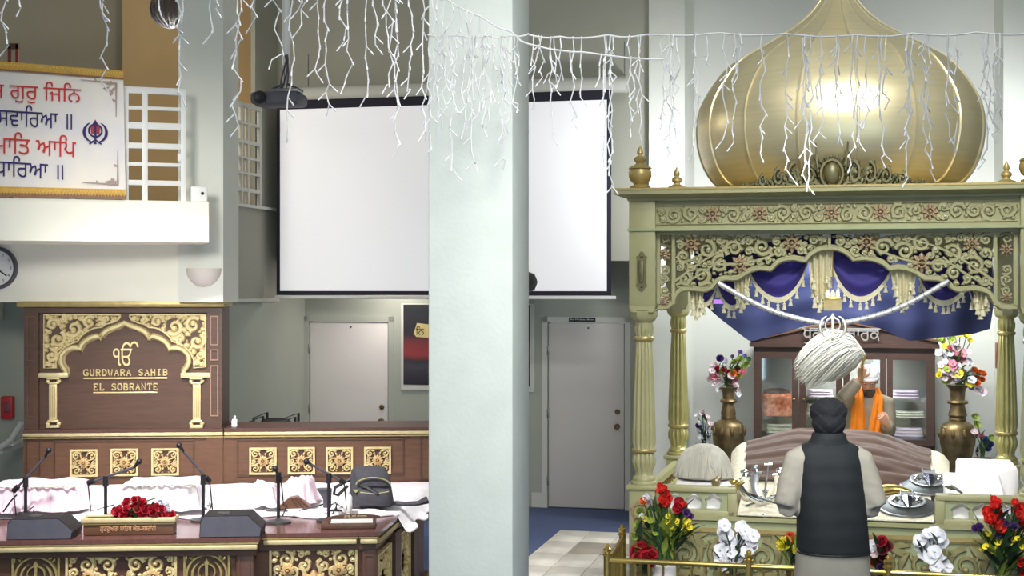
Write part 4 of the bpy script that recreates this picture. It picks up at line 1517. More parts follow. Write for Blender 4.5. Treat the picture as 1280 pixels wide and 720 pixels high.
def ogee(cx2, z0_, w, h):
    """little palace-window opening"""
    return [(cx2 - w * .42, z0_), (cx2 + w * .42, z0_), (cx2 + w * .42, z0_ + h * .42), (cx2 + w * .5, z0_ + h * .5), (cx2 + w * .5, z0_ + h * .62), (cx2 + w * .34, z0_ + h * .78),
            (cx2 + w * .2, z0_ + h * .84), (cx2 + w * .12, z0_ + h * .94), (cx2, z0_ + h), (cx2 - w * .12, z0_ + h * .94), (cx2 - w * .2, z0_ + h * .84), (cx2 - w * .34, z0_ + h * .78),
            (cx2 - w * .5, z0_ + h * .62), (cx2 - w * .5, z0_ + h * .5), (cx2 - w * .42, z0_ + h * .42)]


def rail_panel(px0, px1, cxs, ytop, ybot, yo0, yo1, wpx, nm):
    v = -.03
    x0, x1 = H.u(px0, v), H.u(px1, v)
    zt2, zb2 = H.z((px0 + px1) / 2, ytop, v), zsh - .02
    holes = [ogee(H.u(c, v), H.z(c, yo1, v), wpx * .0062, H.z(c, yo0, v) - H.z(c, yo1, v)) for c in cxs]
    r = part(MB().holed([(x0, zb2), (x1, zb2), (x1, zt2 - .03), (x0, zt2 - .03)], holes, v - .025, v + .025), 'rail_panel', M['palegreen'], plat)
    part(MB().bbox(x0 - .01, x1 + .01, v - .05, v + .05, zt2 - .045, zt2, .01), 'rail_cap', M['sage'], r)
    for x in (x0 + .02, x1 - .02):
        part(MB().bbox(x - .035, x + .035, v - .04, v + .04, zb2, zt2 - .04, .008), 'rail_stile', M['sage'], r)
    part(MB().bbox(x0, x1, v - .04, v + .03, zb2 - .01, zb2 + .045, .008), 'rail_foot', M['sage'], r)


rail_panel(819, 919, (844, 868, 892), 607, 650, 616, 636, 20, 'l')
rail_panel(1171, 1290, (1200.5, 1227, 1254), 619, 655, 628, 649, 22, 'r')
# side rails running back to the rear columns
for (ua, ub_) in ((ufl, ubl), (ufr, ubr)):
    zt2 = zpl - .04
    A_, B_ = Vector((ua, .1)), Vector((ub_, VB - .1))
    dv_ = (B_ - A_).normalized()
    nn = Vector((-dv_.y, dv_.x)) * .03
    def strip(z0_, z1_, w=1.0):
        return MB().plan([tuple(A_ - nn * w), tuple(B_ - nn * w), tuple(B_ + nn * w), tuple(A_ + nn * w)], z0_, z1_)
    r = part(strip(zt2 - .05, zt2), 'side_rail', M['sage'], plat)
    part(strip(zsh - .03, zsh + .02), 'rail_foot', M['sage'], r)
    b0 = None
    for i in range(13):
        p = A_.lerp(B_, (i + .5) / 13)
        if b0 is None:
            b0 = proto(MB().lathe([(.016, 0), (.016, .03), (.009, .045), (.018, .1), (.009, .15), (.016, .165), (.016, zt2 - zsh - .05)], seg=10), 'baluster', M['oldbrass'], r, (p.x, p.y, zsh - .01))
        else:
            dup_part(b0, r, (p.x, p.y, zsh - .01))
# carving along the front of the body
mb = MB()
zc0 = zsh - .15
yv = -.04
for i in range(9):
    x = lerp(ulw + .42, urw - .3, i / 8)
    d_ = 1 if i % 2 else -1
    spiral(mb, x, zc0 - .16, .125, pi / 2, d_, 1.5, .024, .03, yv, leaves=4)
    for j, (dx, dz2, a, l) in enumerate(((.16, -.05, 2.2, .17), (.12, -.16, 1.2, .16), (.17, -.22, 2.8, .16), (.05, .0, .4, .15), (-.12, -.02, 2.7, .15), (.14, -.30, 1.9, .14), (-.08, -.29, .6, .14))):
        mb.leafy(x + dx, zc0 - .06 + dz2, a + .3 * sin(i * 3 + j), l, .034, .028, yv)
    mb.leafy(x - .05, zc0 - .42, .9, .2, .03, .026, yv)
part(mb, 'front_carving', M['olivecarve'], plat)
part(MB().box(ulw + .3, urw - .1, yv - .02, yv, zc0 + .0, zc0 + .012), 'carving_edge', M['goldline'], plat)

# display cloth, sloping up to the bed
vb0 = .62
us0, us1 = H.u(921, 0), H.u(1169, 0)
zsh1 = H.z(1046, 606, vb0)


def fsh(s, t):
    x = lerp(us0 + .01, us1 - .01, s)
    v = lerp(-.10, vb0 - .02, t)
    z = lerp(zsh + .004, zsh1, max(0, (t - .12) / .88)) + .004 * sin(s * 40) * sin(t * 9)
    return (x, v, z if t > .01 else zsh + .002)


mb = MB().sheet(fsh, 30, 12, .008)
o = solo(mb, 'display_cloth', M['brocade'], 'cream brocade cloth sloping up in front of the mauve bed cover, under the weapons', 'cloth', H, ((us0 + us1) / 2, .25, zsh))
part(MB().prism([(-.06, zsh - .012), (vb0 - .03, zsh - .012), (vb0 - .03, zsh1 - .02), (-.06, zsh - .006)], us0 + .02, us1 - .02), 'wedge_board', M['sage'], o)
# (the wedge is built across y, so turn it)
w = o.children[0]
me = w.data
bx, by, bz = ((us0 + us1) / 2, .25, zsh)
for vtx in me.vertices:
    X, Y, Z = vtx.co.x + bx, vtx.co.y + by, vtx.co.z
    vtx.co = (Y - bx, X - by, Z)

# bed with its cover
prof_b = [(917, 560), (930, 556), (936, 555), (960, 549), (985, 542), (1000, 540), (1030, 541), (1060, 541), (1095, 543), (1112, 548), (1130, 555), (1150, 563), (1165, 566), (1176, 568), (1184, 571)]
vb1 = 1.55
pb_ = [hp(x, y, vb1) for x, y in prof_b]
ub0, ub1 = H.u(916, vb0), H.u(1182, vb0)
bed = thing('scripture_bed', 'low bed dressed in cream brocade under the mauve cover', 'bed', H, ((ub0 + ub1) / 2, 1.1, zsh - .01))
part(MB().bbox(ub0 + .03, ub1 - .03, vb0 + .03, vb1, zsh - .01, zsh1 + .04, .03), 'base', M['brocade'], bed)


def fbed(s, t, e=0.0, lo=zsh1 - .03):
    x0, x1 = lerp(ub0, pb_[0][0], t), lerp(ub1, pb_[-1][0], t)
    x = lerp(x0, x1, s)
    xb = lerp(pb_[0][0], pb_[-1][0], s)
    zt2 = seq(pb_, xb)
    z = lerp(lo, zt2, sin(t * pi / 2) ** .85)
    v = lerp(vb0, vb1, t ** 1.25)
    edge = max(0, 1 - min(s, 1 - s) / .05)
    return (x, v - e, z + e * .8 - .05 * edge * edge)


part(MB().sheet(lambda s, t: fbed(s, t), 44, 20, .02), 'brocade_spread', M['brocade'], bed)


def fcov(s, t):
    s2 = lerp(.068, .925, s)
    p = fbed(s2, lerp(.03, 1.0, t), .028)
    r = .013 * sin(t * 31 + 1.4 * sin(s * 5)) + .006 * sin(t * 60 + s * 9)
    return (p[0] + .004 * sin(t * 25), p[1] - r * .8, p[2] + r * .7)


o = solo(MB().sheet(fcov, 50, 60, .012), 'bed_cover', M['mauve'], 'dusty mauve ribbed cover spread over the scripture bed', 'cover', H, ((ub0 + ub1) / 2, vb0, zsh1 + .05), smooth=75)

# white stools and cloths beside the bed


def cloth_box(name, lab, cat, x0, x1, v0, v1, z0_, z1_, mt, folds=.012, nf=26, zf=None):
    zf = z1_ if zf is None else zf

    def f(s, t):
        # around the four sides, from the top centre down
        a = 2 * pi * s
        c_, s2 = cos(a), sin(a)
        m_ = max(abs(c_), abs(s2))
        ex, ey = c_ / m_, s2 / m_
        if t < .4:
            q = t / .4
            return ((x0 + x1) / 2 + ex * q * (x1 - x0) / 2, (v0 + v1) / 2 + ey * q * (v1 - v0) / 2, lerp(zf, z1_, max(0, .5 + .5 * ey * q) ** .4) + .004 * sin(9 * ex * q) * cos(8 * ey))
        q = (t - .4) / .6
        w = folds * q * sin(a * nf) + .01 * q
        return ((x0 + x1) / 2 + ex * ((x1 - x0) / 2 + w), (v0 + v1) / 2 + ey * ((v1 - v0) / 2 + w), lerp(lerp(zf, z1_, max(0, .5 + .5 * ey) ** .4) - .006 * (q > 0), z0_, q))
    return solo(MB().sheet(f, 96, 16, .004), name, mt, lab, cat, H, ((x0 + x1) / 2, (v0 + v1) / 2, z0_), smooth=60)


L0, L1 = H.u(846, .42), H.u(914, .42)
zw = H.z(880, 590, .62)
cloth_box('cloth_stool', 'white cloth-covered stool under the resting hair whisk', 'stool', L0, L1, .02, .64, zsh - .008, zw, M['sheet'], .003, 26, zsh + .03)
R0, R1 = H.u(1181, .35), H.u(1253, .35)
cloth_box('cushion_stack', 'low white cloth-covered cushion at the right end of the bed', 'cushion', R0, R1, .02, .58, zsh - .008, H.z(1210, 592, .5), M['sheet'], .003, 26, zsh + .03)
R0, R1 = H.u(1194, 1.0), H.u(1268, 1.0)
cloth_box('cloth_table', 'small table with a pleated white cloth behind the white cushion', 'table', R0 + .02, R1, .72, 1.25, zsh - .01, H.z(1225, 576, 1.1), M['sheet'], .012)

# ------------------------------------------------------------------ hair whisks


def strands(mb, a, dirs, n, ln, r0, sag, rg):
    for _ in range(n):
        d_, spread = dirs
        v_ = Vector(d_) + Vector((rg.gauss(0, spread), rg.gauss(0, spread), rg.gauss(0, spread)))
        v_.normalize()
        l = ln * rg.uniform(.8, 1.05)
        pts = [Vector(a) + v_ * l * t + Vector((0, 0, -sag * t * t * l)) for t in (0, .33, .66, 1)]
        mb.tube(pts, [r0 * .6, r0, r0, r0 * .25], 4)


wt = hp(880, 554, .42)
wbz = lerp(zsh + .03, zw, .86) + .006
rg = random.Random(4)
tx, tz = wt[0], wt[1] - .02
o = thing('resting_hair_whisk', 'big white hair whisk lying fanned out on the white stool', 'whisk', H, (tx, .36, wbz))
mb = MB()
hx0, hx1 = H.u(842, .36), H.u(914, .36)
cxw, rxw = (hx0 + hx1) / 2, (hx1 - hx0) / 2
hgt = tz - wbz


def fw(s, t):
    a = 2 * pi * s
    q = sin(t * pi / 2)
    rr = q ** .85
    z = tz - hgt * (1 - sqrt(max(0, 1 - rr ** 2.0)))
    return (cxw + (rxw - .01) * rr * cos(a) + (tx - cxw) * (1 - rr), .46 + .15 * rr * sin(a), z - .02 * (1 - t))


mb.sheet(fw, 48, 12, -.012)
for _ in range(420):
    a = rg.uniform(0, 2 * pi)
    k_ = rg.uniform(.93, 1.09)
    ln_ = rg.uniform(.86, 1.04)
    pts = []
    for i in range(7):
        t = i / 6 * ln_
        rr = sin(min(1, t) * pi / 2) ** .85 * k_
        z = tz - hgt * (1 - sqrt(max(0, 1 - min(1, rr) ** 2.0))) + .012
        pts.append((cxw + rxw * rr * cos(a + .05 * sin(i + a * 9)) + (tx - cxw) * (1 - rr), .46 + .165 * rr * sin(a + .05 * sin(i + a * 9)), max(z, wbz + .004)))
    mb.tube(pts, [.004, .006, .008, .009, .008, .006, .002], 5)
part(mb, 'hair', M['hair'], o, smooth=60)
hk = H.u(895, .06)
part(MB().merge(MB().lathe([(.022, 0), (.03, .03), (.034, .06), (.02, .085), (.018, .2), (.024, .21), (.02, .3)], seg=16), mx=Matrix.Translation((hk, -.02, wbz + .02)) @ Matrix.Rotation(radians(-90), 4, 'X')), 'handle', M['oldbrass'], o)

# ------------------------------------------------------------------ weapons laid on the display cloth


def on_cloth(px, py):
    """point on the sloping display cloth seen at a picture position"""
    lo, hi = -.1, vb0
    for _ in range(40):
        m_ = (lo + hi) / 2
        t = (m_ + .1) / (vb0 - .02 + .1)
        zc_ = lerp(zsh + .004, zsh1, max(0, (t - .12) / .88))
        if H.z(px, py, m_) < zc_:
            hi = m_
        else:
            lo = m_
    v = (lo + hi) / 2
    t = (v + .1) / (vb0 - .02 + .1)
    return Vector((H.u(px, v), v, lerp(zsh + .004, zsh1, max(0, (t - .12) / .88)) + .014))


slope = atan2(zsh1 - zsh, (vb0 + .08) * .88)
TILT = Matrix.Rotation(slope, 4, 'X')


def shield(px, py, rpx, lab):
    c = on_cloth(px, py)
    r_ = rpx * .0062
    o = thing('shield', lab, 'shield', H, tuple(c), 'round steel shields')
    T = Matrix.Translation(c) @ TILT
    part(MB().merge(MB().lathe([(r_, 0), (r_ * 1.0, .008), (r_ * .9, .022), (r_ * .6, .045), (r_ * .3, .056), (.002, .058)], seg=40), mx=T), 'bowl', M['iron'], o)
    part(MB().merge(MB().lathe([(r_ * .98, .0), (r_ * 1.03, .006), (r_ * .98, .014), (r_ * .94, .014)], seg=40), mx=T), 'rim', M['steel'], o)
    part(MB().merge(MB().lathe([(r_ * .62, .043), (r_ * .66, .052), (r_ * .6, .056), (r_ * .5, .05)], seg=32), mx=T), 'inner_ring', M['steel'], o)
    for sx in (-1, 1):
        part(MB().merge(MB().lathe([(.03, .05), (.03, .06), (.018, .066), (.016, .078), (.003, .084)], (sx * r_ * .4, 0), 14), mx=T), 'boss', M['chrome'], o)
    # punch dagger lying on the shield
    k_ = thing('punch_dagger', 'steel punch dagger lying on the shield ' + ('at the front edge of the display' if py > 620 else 'against the mauve cover'), 'dagger', H, tuple(c), 'punch daggers on the shields')
    D = T @ Matrix.Translation((0, 0, .068))
    b_ = MB()
    b_.add([(-.045, .02, 0), (.045, .02, 0), (0, -.19, 0), (-.045, .02, .01), (.045, .02, .01), (0, -.19, .008), (0, .02, .02)], [(0, 2, 1), (3, 4, 6), (3, 6, 5), (6, 4, 5), (0, 1, 4, 3), (1, 2, 5, 4), (2, 0, 3, 5)])
    part(MB().merge(b_, mx=D), 'blade', M['chrome'], k_, smooth=20)
    hb = MB()
    for sx in (-1, 1):
        hb.tube([(sx * .043, .0, .012), (sx * .043, .13, .012)], .008, 8)
    hb.tube([(-.043, .06, .012), (.043, .06, .012)], .009, 8)
    hb.tube([(-.043, .085, .012), (.043, .085, .012)], .009, 8)
    part(MB().merge(hb, mx=D), 'grip', M['steel'], k_)


shield(1134, 636, 34, 'round dark steel shield at the front edge of the display cloth, right of the man')
shield(1161, 609, 35, 'round dark steel shield at the back of the display, against the mauve cover')
# curved brass horn and steel quoits between them
p0, p1, p2 = on_cloth(1090, 621), on_cloth(1118, 619), on_cloth(1142, 622)
o = solo(MB().tube([tuple(p.lerp(q, t) + Vector((0, 0, .022 + .015 * sin(pi * ((i + t) / 2)))) ) for i, (p, q) in enumerate(((p0, p1), (p1, p2))) for t in (0, .33, .66)] + [tuple(p2 + Vector((0, 0, .018)))], [.055, .058, .055, .05, .042, .03, .018], 12, ry=[.04, .042, .04, .034, .028, .02, .012]),
         'brass_horn', M['brass'], 'curved polished brass horn between the two steel shields', 'horn', H, tuple(p1))
for px_q, py_q, rq, lab in ((1120, 596, 15, 'thin steel throwing ring behind the brass horn, nearer the man'), (1131, 598, 14, 'thin steel throwing ring tucked under the rear shield'), (1142, 618, 13, 'thin steel throwing ring touching the tip of the brass horn')):
    c = on_cloth(px_q, py_q)
    r_ = rq * .0062
    mb = MB().tube([(r_ * cos(a), r_ * sin(a), .004) for a in [2 * pi * i / 28 for i in range(29)]], .006, 6)
    solo(MB().merge(mb, mx=Matrix.Translation(c) @ TILT), 'throwing_ring', M['iron'], lab, 'ring', H, tuple(c), 'steel throwing rings')
# keys of small steel blades at the far right edge of the display
c = on_cloth(1160, 640)
c = Vector((H.u(1190, .3), .3, zsh1 - .16))
# swords standing in a fan against the bed, hilts up


def sword(hilt, foot, lab, sc_mat, hilt_mat, curve=.03, r=.034):
    h_, f_ = Vector(hilt), Vector(foot)
    o = thing('sword', lab, 'sword', H, tuple(f_), 'swords fanned on the display cloth')
    n = 10
    side = (h_ - f_).cross(Vector((0, 1, 0))).normalized()
    pts = [f_.lerp(h_, .0 + .78 * i / n) + side * curve * sin(pi * i / n) for i in range(n + 1)]
    part(MB().tube(pts, [r * .3] + [r * lerp(.75, 1.0, i / n) for i in range(1, n + 1)], 8, ry=[r * .4 * lerp(.6, 1, i / n) for i in range(n + 1)], up=(1, 0, 0)), 'scabbard', sc_mat, o)
    g = pts[-1]
    d_ = (h_ - g).normalized()
    sd = d_.cross(Vector((0, 1, 0))).normalized()
    part(MB().tube([g - sd * .05, g - sd * .02 + d_ * .01, g + sd * .02 + d_ * .01, g + sd * .05], [.012, .016, .016, .012], 8), 'guard', hilt_mat, o)
    part(MB().tube([g, g + d_ * .03, h_ - d_ * .03, h_], [.018, .022, .018, .016], 8), 'grip', hilt_mat, o)
    part(MB().ell(h_, (.036, .028, .024), 10, 6), 'pommel', hilt_mat, o)
    return o


vh = vb0 - .075
pt = lambda x, y, v: Vector((H.u(x, v), v, H.z(x, y, v)))
sword(pt(931, 590, vh - .03), on_cloth(936, 628), 'sheathed sword with silver hilt, leftmost of the fan on the display cloth', M['brocade'], M['chrome'])
sword(pt(944, 585, vh - .03), on_cloth(950, 626), 'sheathed sword with round steel hilt, second in the fan, beside the leftmost one', M['silver'], M['steel'])
sword(pt(975, 588, vh - .03), on_cloth(966, 628), 'pale sheathed sword partly behind the man elbow, last of the fan', M['brocade'], M['chrome'], -.02)
o = sword(pt(917, 602, .02), on_cloth(953, 635) + Vector((0, -.02, .02)), 'brass-hilted sword with bright blade slanting down across the fan', M['chrome'], M['brass'], .02, .024)
# T-handled mace in the middle
a_, b_ = pt(961, 580, vh - .05), on_cloth(957, 618)
o = thing('steel_mace', 'steel rod with a T-shaped handle standing in the middle of the sword fan', 'mace', H, tuple(b_))
part(MB().tube([b_ + Vector((0, -.05, .03)), a_ + Vector((0, -.05, 0))], .008, 8), 'rod', M['steel'], o)
part(MB().tube([a_ + Vector((-.03, -.05, .002)), a_ + Vector((.03, -.05, .006))], .011, 8), 'handle', M['chrome'], o)
bl_ = MB().add([tuple(b_ + Vector(q)) for q in ((-.028, -.06, .03), (.028, -.06, .03), (.004, -.1, -.035), (0, -.045, .03), (0, -.085, -.01))], [(0, 1, 4), (1, 2, 4), (2, 0, 4), (0, 3, 1), (0, 2, 3), (1, 3, 2)])
part(bl_, 'blade', M['chrome'], o, smooth=0)
for (xa, ya, xb, yb, lab) in ((932, 638, 984, 622, 'dark iron dagger crossing from lower left, at the front of the display cloth'), (976, 642, 934, 629, 'dark iron dagger crossing from lower right, at the front of the display cloth')):
    a_, b_ = on_cloth(xa, ya) + Vector((0, 0, .02)), on_cloth(xb, yb) + Vector((0, 0, .03))
    if xa > xb:
        a_, b_ = a_ + Vector((0, 0, .03)), b_ + Vector((0, 0, .03))
    o = thing('crossed_dagger', lab, 'dagger', H, tuple(a_), 'crossed iron daggers')
    m_ = a_.lerp(b_, .68)
    part(MB().tube([a_, a_.lerp(m_, .5), m_], [.003, .018, .02], 6, ry=.007), 'blade', M['iron'], o)
    part(MB().tube([m_, b_], .011, 8), 'grip', M['black'], o)
    d_ = (b_ - a_).normalized().cross(Vector((0, 0, 1))).normalized()
    part(MB().tube([m_ - d_ * .035, m_ + d_ * .035], .007, 6), 'guard', M['iron'], o)
# small silver knob lamps on the deck edge
for px_q, lab in ((955, 'tiny bright steel stud on the platform edge below the crossed daggers'), (1167, 'tiny bright steel stud on the platform edge by the right rail')):
    q = H.u(px_q, -.1)
    solo(MB().lathe([(.014, 0), (.018, .012), (.014, .026), (.002, .032)], (q, -.07), 12, zsh - .012), 'edge_stud', M['chrome'], lab, 'stud', H, (q, -.07, zsh - .012))
# steel bunch of small tools beside the right cushion
o = thing('steel_tongs', 'bunch of small steel tongs on the cushion edge at the right of the display', 'tongs', H, (H.u(1192, .05), .05, zsh))
for k_ in range(4):
    a_ = Vector((H.u(1178 + k_ * 3, .02), -.0 + .012 * k_, H.z(1182, 606 + k_ * 2, .02)))
    b_ = Vector((H.u(1199 + k_ * 1.5, .02), .0 + .012 * k_, H.z(1199, 614 + k_, .02)))
    part(MB().tube([a_, a_.lerp(b_, .5) + Vector((0, 0, .02)), b_], [.008, .012, .008], 6), 'prong', M['steel'], o)

# ------------------------------------------------------------------ brass railing in front
vr = -.70
gz_ = lambda x, y: H.z(x, y, vr)
zrl = gz_(850, 704)
o = thing('brass_railing', 'low brass railing with ball finials around the shrine platform', 'railing', H, (H.u(850, vr), vr, 0))
u0_ = H.u(759, vr)
posts = [(u0_, vr), (H.u(936, vr), vr), (H.u(1110, vr), vr), (H.u(1292, vr), vr)]
up2 = H.u(778, .15)
posts2 = [(up2, .15)]
pm_ = MB().lathe([(.05, 0), (.05, .02), (.028, .03), (.026, zrl + .03), (.034, zrl + .035), (.034, zrl + .045), (.02, zrl + .05), (.03, zrl + .065), (.03, zrl + .08), (.014, zrl + .092), (.02, zrl + .1), (.004, zrl + .118)], seg=14)
p0 = None
for (x, y) in posts + posts2:
    if p0 is None:
        p0 = proto(pm_, 'post', M['brass'], o, (x, y, 0))
    else:
        dup_part(p0, o, (x, y, 0))
for i in range(3):
    for z_, r_ in ((zrl, .019), (.12, .013)):
        part(MB().tube([(posts[i][0], vr, z_), (posts[i + 1][0], vr, z_)], r_, 10), 'rail', M['brass'], o)
for z_, r_ in ((zrl, .019), (.12, .013)):
    part(MB().tube([(u0_, vr, z_), (up2, .15, z_)], r_, 10), 'rail', M['brass'], o)
b0 = None
spots = []
x = u0_ + .1
while x < posts[-1][0]:
    if all(abs(x - q[0]) > .05 for q in posts):
        spots.append((x, vr))
    x += .1
for i in range(1, 8):
    spots.append((lerp(u0_, up2, i / 8), lerp(vr, .15, i / 8)))
for (x, y) in spots:
    if b0 is None:
        b0 = proto(MB().tube([(0, 0, .12), (0, 0, zrl)], .009, 8), 'baluster', M['brass'], o, (x, y, 0))
    else:
        dup_part(b0, o, (x, y, 0))

# ------------------------------------------------------------------ cabinet in the alcove
vc = 4.2
c0_, c1_ = H.u(942, vc), H.u(1169, vc)
zc_ = lambda y: H.z(1055, y, vc)
ztop = zc_(432)
cab = thing('glass_cabinet', 'dark mahogany cabinet with four glass doors and a pediment, behind the shrine', 'cabinet', H, ((c0_ + c1_) / 2, vc + .2, 0))
part(MB().box(c0_, c1_, VLO - .06, VLO - .02, 0, ztop), 'back_panel', M['grey_wall'], cab)
for x0, x1 in ((c0_, c0_ + .04), (c1_ - .04, c1_)):
    part(MB().box(x0, x1, vc + .03, VLO - .06, 0, ztop), 'side_panel', M['cab'], cab)
part(MB().box(c0_, c1_, vc + .03, VLO - .06, ztop - .04, ztop), 'top_panel', M['cab'], cab)
part(MB().box(c0_, c1_, vc + .03, VLO - .06, 0, zc_(556)), 'plinth', M['cab'], cab)
pw = [(c0_ - .03, ztop), (c1_ + .03, ztop), (c1_ + .03, ztop + .05), ((c0_ + c1_) / 2, H.z(1040, 401, vc)), (c0_ - .03, ztop + .05)]
ped = part(MB().prism(pw, vc - .02, vc + .12), 'pediment', M['cab'], cab)
for s2, e2 in ((pw[4], pw[3]), (pw[3], pw[2])):
    part(MB().ribbon([s2, e2], .018, .03, vc - .02), 'pediment_moulding', M['wood2'], ped)
part(MB().box(c0_ - .04, c1_ + .04, vc - .05, vc + .1, ztop - .02, ztop + .02), 'cornice', M['cab'], cab)
t_ = text_mb('ਪੁਰਬ ਮੁਬਾਰਕ', H.u(1100, vc) - H.u(1003, vc), H.z(1050, 410, vc) - H.z(1050, 430.5, vc), .014)
part(MB().merge(t_, (H.u(1051.5, vc), vc - .058, H.z(1051, 420, vc))), 'lettering', mat('silver_letters', (150, 144, 137), .5, .2), cab, smooth=0)
part(MB().box(H.u(1006, vc), H.u(1097, vc), vc - .06, vc - .01, H.z(1051, 414, vc), H.z(1051, 412.5, vc)), 'letter_bar', M['silver'], cab)
part(MB().box(c0_, c1_, vc, vc + .03, zc_(448), ztop), 'frieze', M['cab'], cab)
doors = [(952, 990), (1007, 1045), (1062, 1100), (1116, 1158)]
glass = bpy.data.materials.new('cabinet_glass')
glass.use_nodes = True
nt = glass.node_tree
nt.nodes.remove(nt.nodes['Principled BSDF'])
tr_, gl_, mxs = nt.nodes.new('ShaderNodeBsdfTransparent'), nt.nodes.new('ShaderNodeBsdfGlossy'), nt.nodes.new('ShaderNodeMixShader')
tr_.inputs[0].default_value = (.93, .96, .97, 1)
gl_.inputs['Roughness'].default_value = .03
mxs.inputs[0].default_value = .10
nt.links.new(tr_.outputs[0], mxs.inputs[1])
nt.links.new(gl_.outputs[0], mxs.inputs[2])
nt.links.new(mxs.outputs[0], nt.nodes['Material Output'].inputs[0])
xe = [c0_] + [H.u((doors[i][1] + doors[i + 1][0]) / 2, vc) for i in range(3)] + [c1_]
for i, (a, b2) in enumerate(doors):
    xa, xb = H.u(a, vc), H.u(b2, vc)
    zt2, zb2 = zc_(449), zc_(548)
    d_ = part(MB().holed([(xe[i] + .006, zc_(555)), (xe[i + 1] - .006, zc_(555)), (xe[i + 1] - .006, zc_(441)), (xe[i] + .006, zc_(441))], [[(xa, zb2), (xb, zb2), (xb, zt2), (xa, zt2)]], vc - .012, vc + .02), 'door', M['cab'], cab)
    part(MB().box(xa - .005, xb + .005, vc + .004, vc + .008, zb2 - .005, zt2 + .005), 'pane', glass, d_)
    part(MB().ell((xe[i] + .05 if i % 2 else xe[i + 1] - .05, vc - .02, zc_(500)), (.012, .014, .012), 8, 6), 'knob', M['brass'], d_)
shz = [zc_(524), zc_(500)]
for z_ in shz:
    part(MB().box(c0_ + .04, c1_ - .04, vc + .1, VLO - .06, z_ - .012, z_), 'shelf', glass, cab)
part(MB().box(c0_ + .04, c1_ - .04, vc + .05, VLO - .06, zc_(548) - .02, zc_(548)), 'shelf', M['steel'], cab)
# things in the cabinet
q = (H.u(971, vc + .3), vc + .3, shz[0])
mb = MB()
rr = .155
mb.loft([(q[0], q[1], q[2] + .001, rr, .12), (q[0], q[1], q[2] + .16, rr, .12), (q[0], q[1], q[2] + .22, rr * .97, .11), (q[0], q[1], q[2] + .25, rr * .8, .08), (q[0], q[1], q[2] + .262, rr * .3, .03)], 28, 3)
o = solo(mb, 'wrapped_book', M['orangecloth'], 'orange flowered cloth bundle behind the left cabinet door', 'bundle', H, q)
part(MB().loft([(q[0], q[1], q[2] + .24, rr * .93, .105), (q[0], q[1], q[2] + .262, rr * .86, .09), (q[0], q[1], q[2] + .285, rr * .4, .04)], 28, 3), 'dark_trim', M['wooddark'], o)
for px_q, zz_, w_q, h_q, lab, mt in ((975, zc_(548), .15, .11, 'folded grey brocade on the bottom shelf behind the left cabinet door', 'brocade'), (1026, shz[0], .15, .13, 'folded pale cloth on the middle shelf of the second cabinet door', 'brocade'),
                                     (1136, shz[0], .16, .07, 'folded pale brocade on the middle shelf behind the right cabinet door', 'brocade'), (1132, shz[1], .14, .09, 'grey cloth bundle on the upper shelf behind the right cabinet door', 'lilac'),
                                     (1136, zc_(548), .15, .1, 'grey-white cloth bundle on the bottom shelf behind the right cabinet door', 'lilac'), (1026, shz[1], .13, .08, 'grey cloth bundle on the upper shelf behind the second cabinet door', 'lilac'),
                                     (1082, shz[1], .13, .1, 'pale cloth bundle on the upper shelf behind the man with the orange scarf', 'lilac')):
    q = (H.u(px_q, vc + .32), vc + .32, zz_ + .001)
    mb = MB()
    for l in range(3):
        z0_ = q[2] + h_q * l / 3
        mb.loft([(q[0], q[1], z0_, w_q * .95, .11), (q[0], q[1], z0_ + h_q / 6, w_q * (1 - .04 * l), .12), (q[0], q[1], z0_ + h_q / 3 - .002, w_q * .94, .11)], 24, 4)
    solo(mb, 'folded_cloth', M[mt], lab, 'cloth', H, q, 'folded cloths in the cabinet')
# small blue-grey bottle on the pediment
q = (H.u(1078, vc + .02), vc + .02, seq([(pw[3][0], pw[3][1]), (pw[2][0], pw[2][1])], H.u(1078, vc + .02)))
solo(MB().loft([(q[0], q[1], q[2] - .01, .04, .03), (q[0], q[1], q[2] + .06, .04, .03), (q[0], q[1], q[2] + .075, .015, .015), (q[0], q[1], q[2] + .1, .015, .015)], 16, 3), 'small_bottle', mat('pale_blue_plastic', (150, 182, 190), .4), 'small pale blue bottle standing on the cabinet pediment', 'bottle', H, q)
# red wall box on the right alcove pillar
q0_, q1_ = H.pix(1239, 458, 3.8), H.pix(1243, 428, 3.8)
vq = 4.3
solo(MB().bbox(uPR0 - .035, uPR0, 4.15, 4.32, H.z(1240, 460, vq), H.z(1240, 428, vq), .006), 'wall_frame', mat('wine_red_frame', (130, 52, 52), .5), 'narrow wine red frame on the side of the right alcove pillar', 'frame', H, (uPR0 - .02, 4.23, H.z(1240, 460, vq)))

# ------------------------------------------------------------------ vases and flowers


def petals(n, l, w, cup, mb=None, layer=0, z0=0.0):
    """ring of petals opening towards +z"""
    mb = mb or MB()
    for i in range(n):
        a = 2 * pi * i / n + layer * .5
        c_, s2 = cos(a), sin(a)
        pts = []
        for t, k_ in ((.06, .2), (.4, .9), (.75, 1.0), (1.0, .45)):
            r_ = l * t * cos(cup * t)
            z_ = z0 + l * t * sin(cup * t)
            pts.append((r_, w * k_, z_))
        vs_, fs = [], []
        for (r_, w_, z_) in pts:
            for sgn in (-1, 0, 1):
                vs_.append((c_ * r_ - s2 * w_ * sgn, s2 * r_ + c_ * w_ * sgn, z_ + (0.18 * w_ if sgn else 0)))
        nn_ = len(vs_)
        vs_ += [(x, y, z - .003) for x, y, z in vs_]
        for r_ in range(3):
            for c2 in range(2):
                a0 = r_ * 3 + c2
                fs.append((a0, a0 + 1, a0 + 4, a0 + 3))
                fs.append((nn_ + a0, nn_ + a0 + 3, nn_ + a0 + 4, nn_ + a0 + 1))
        mb.add(vs_, fs)
    return mb


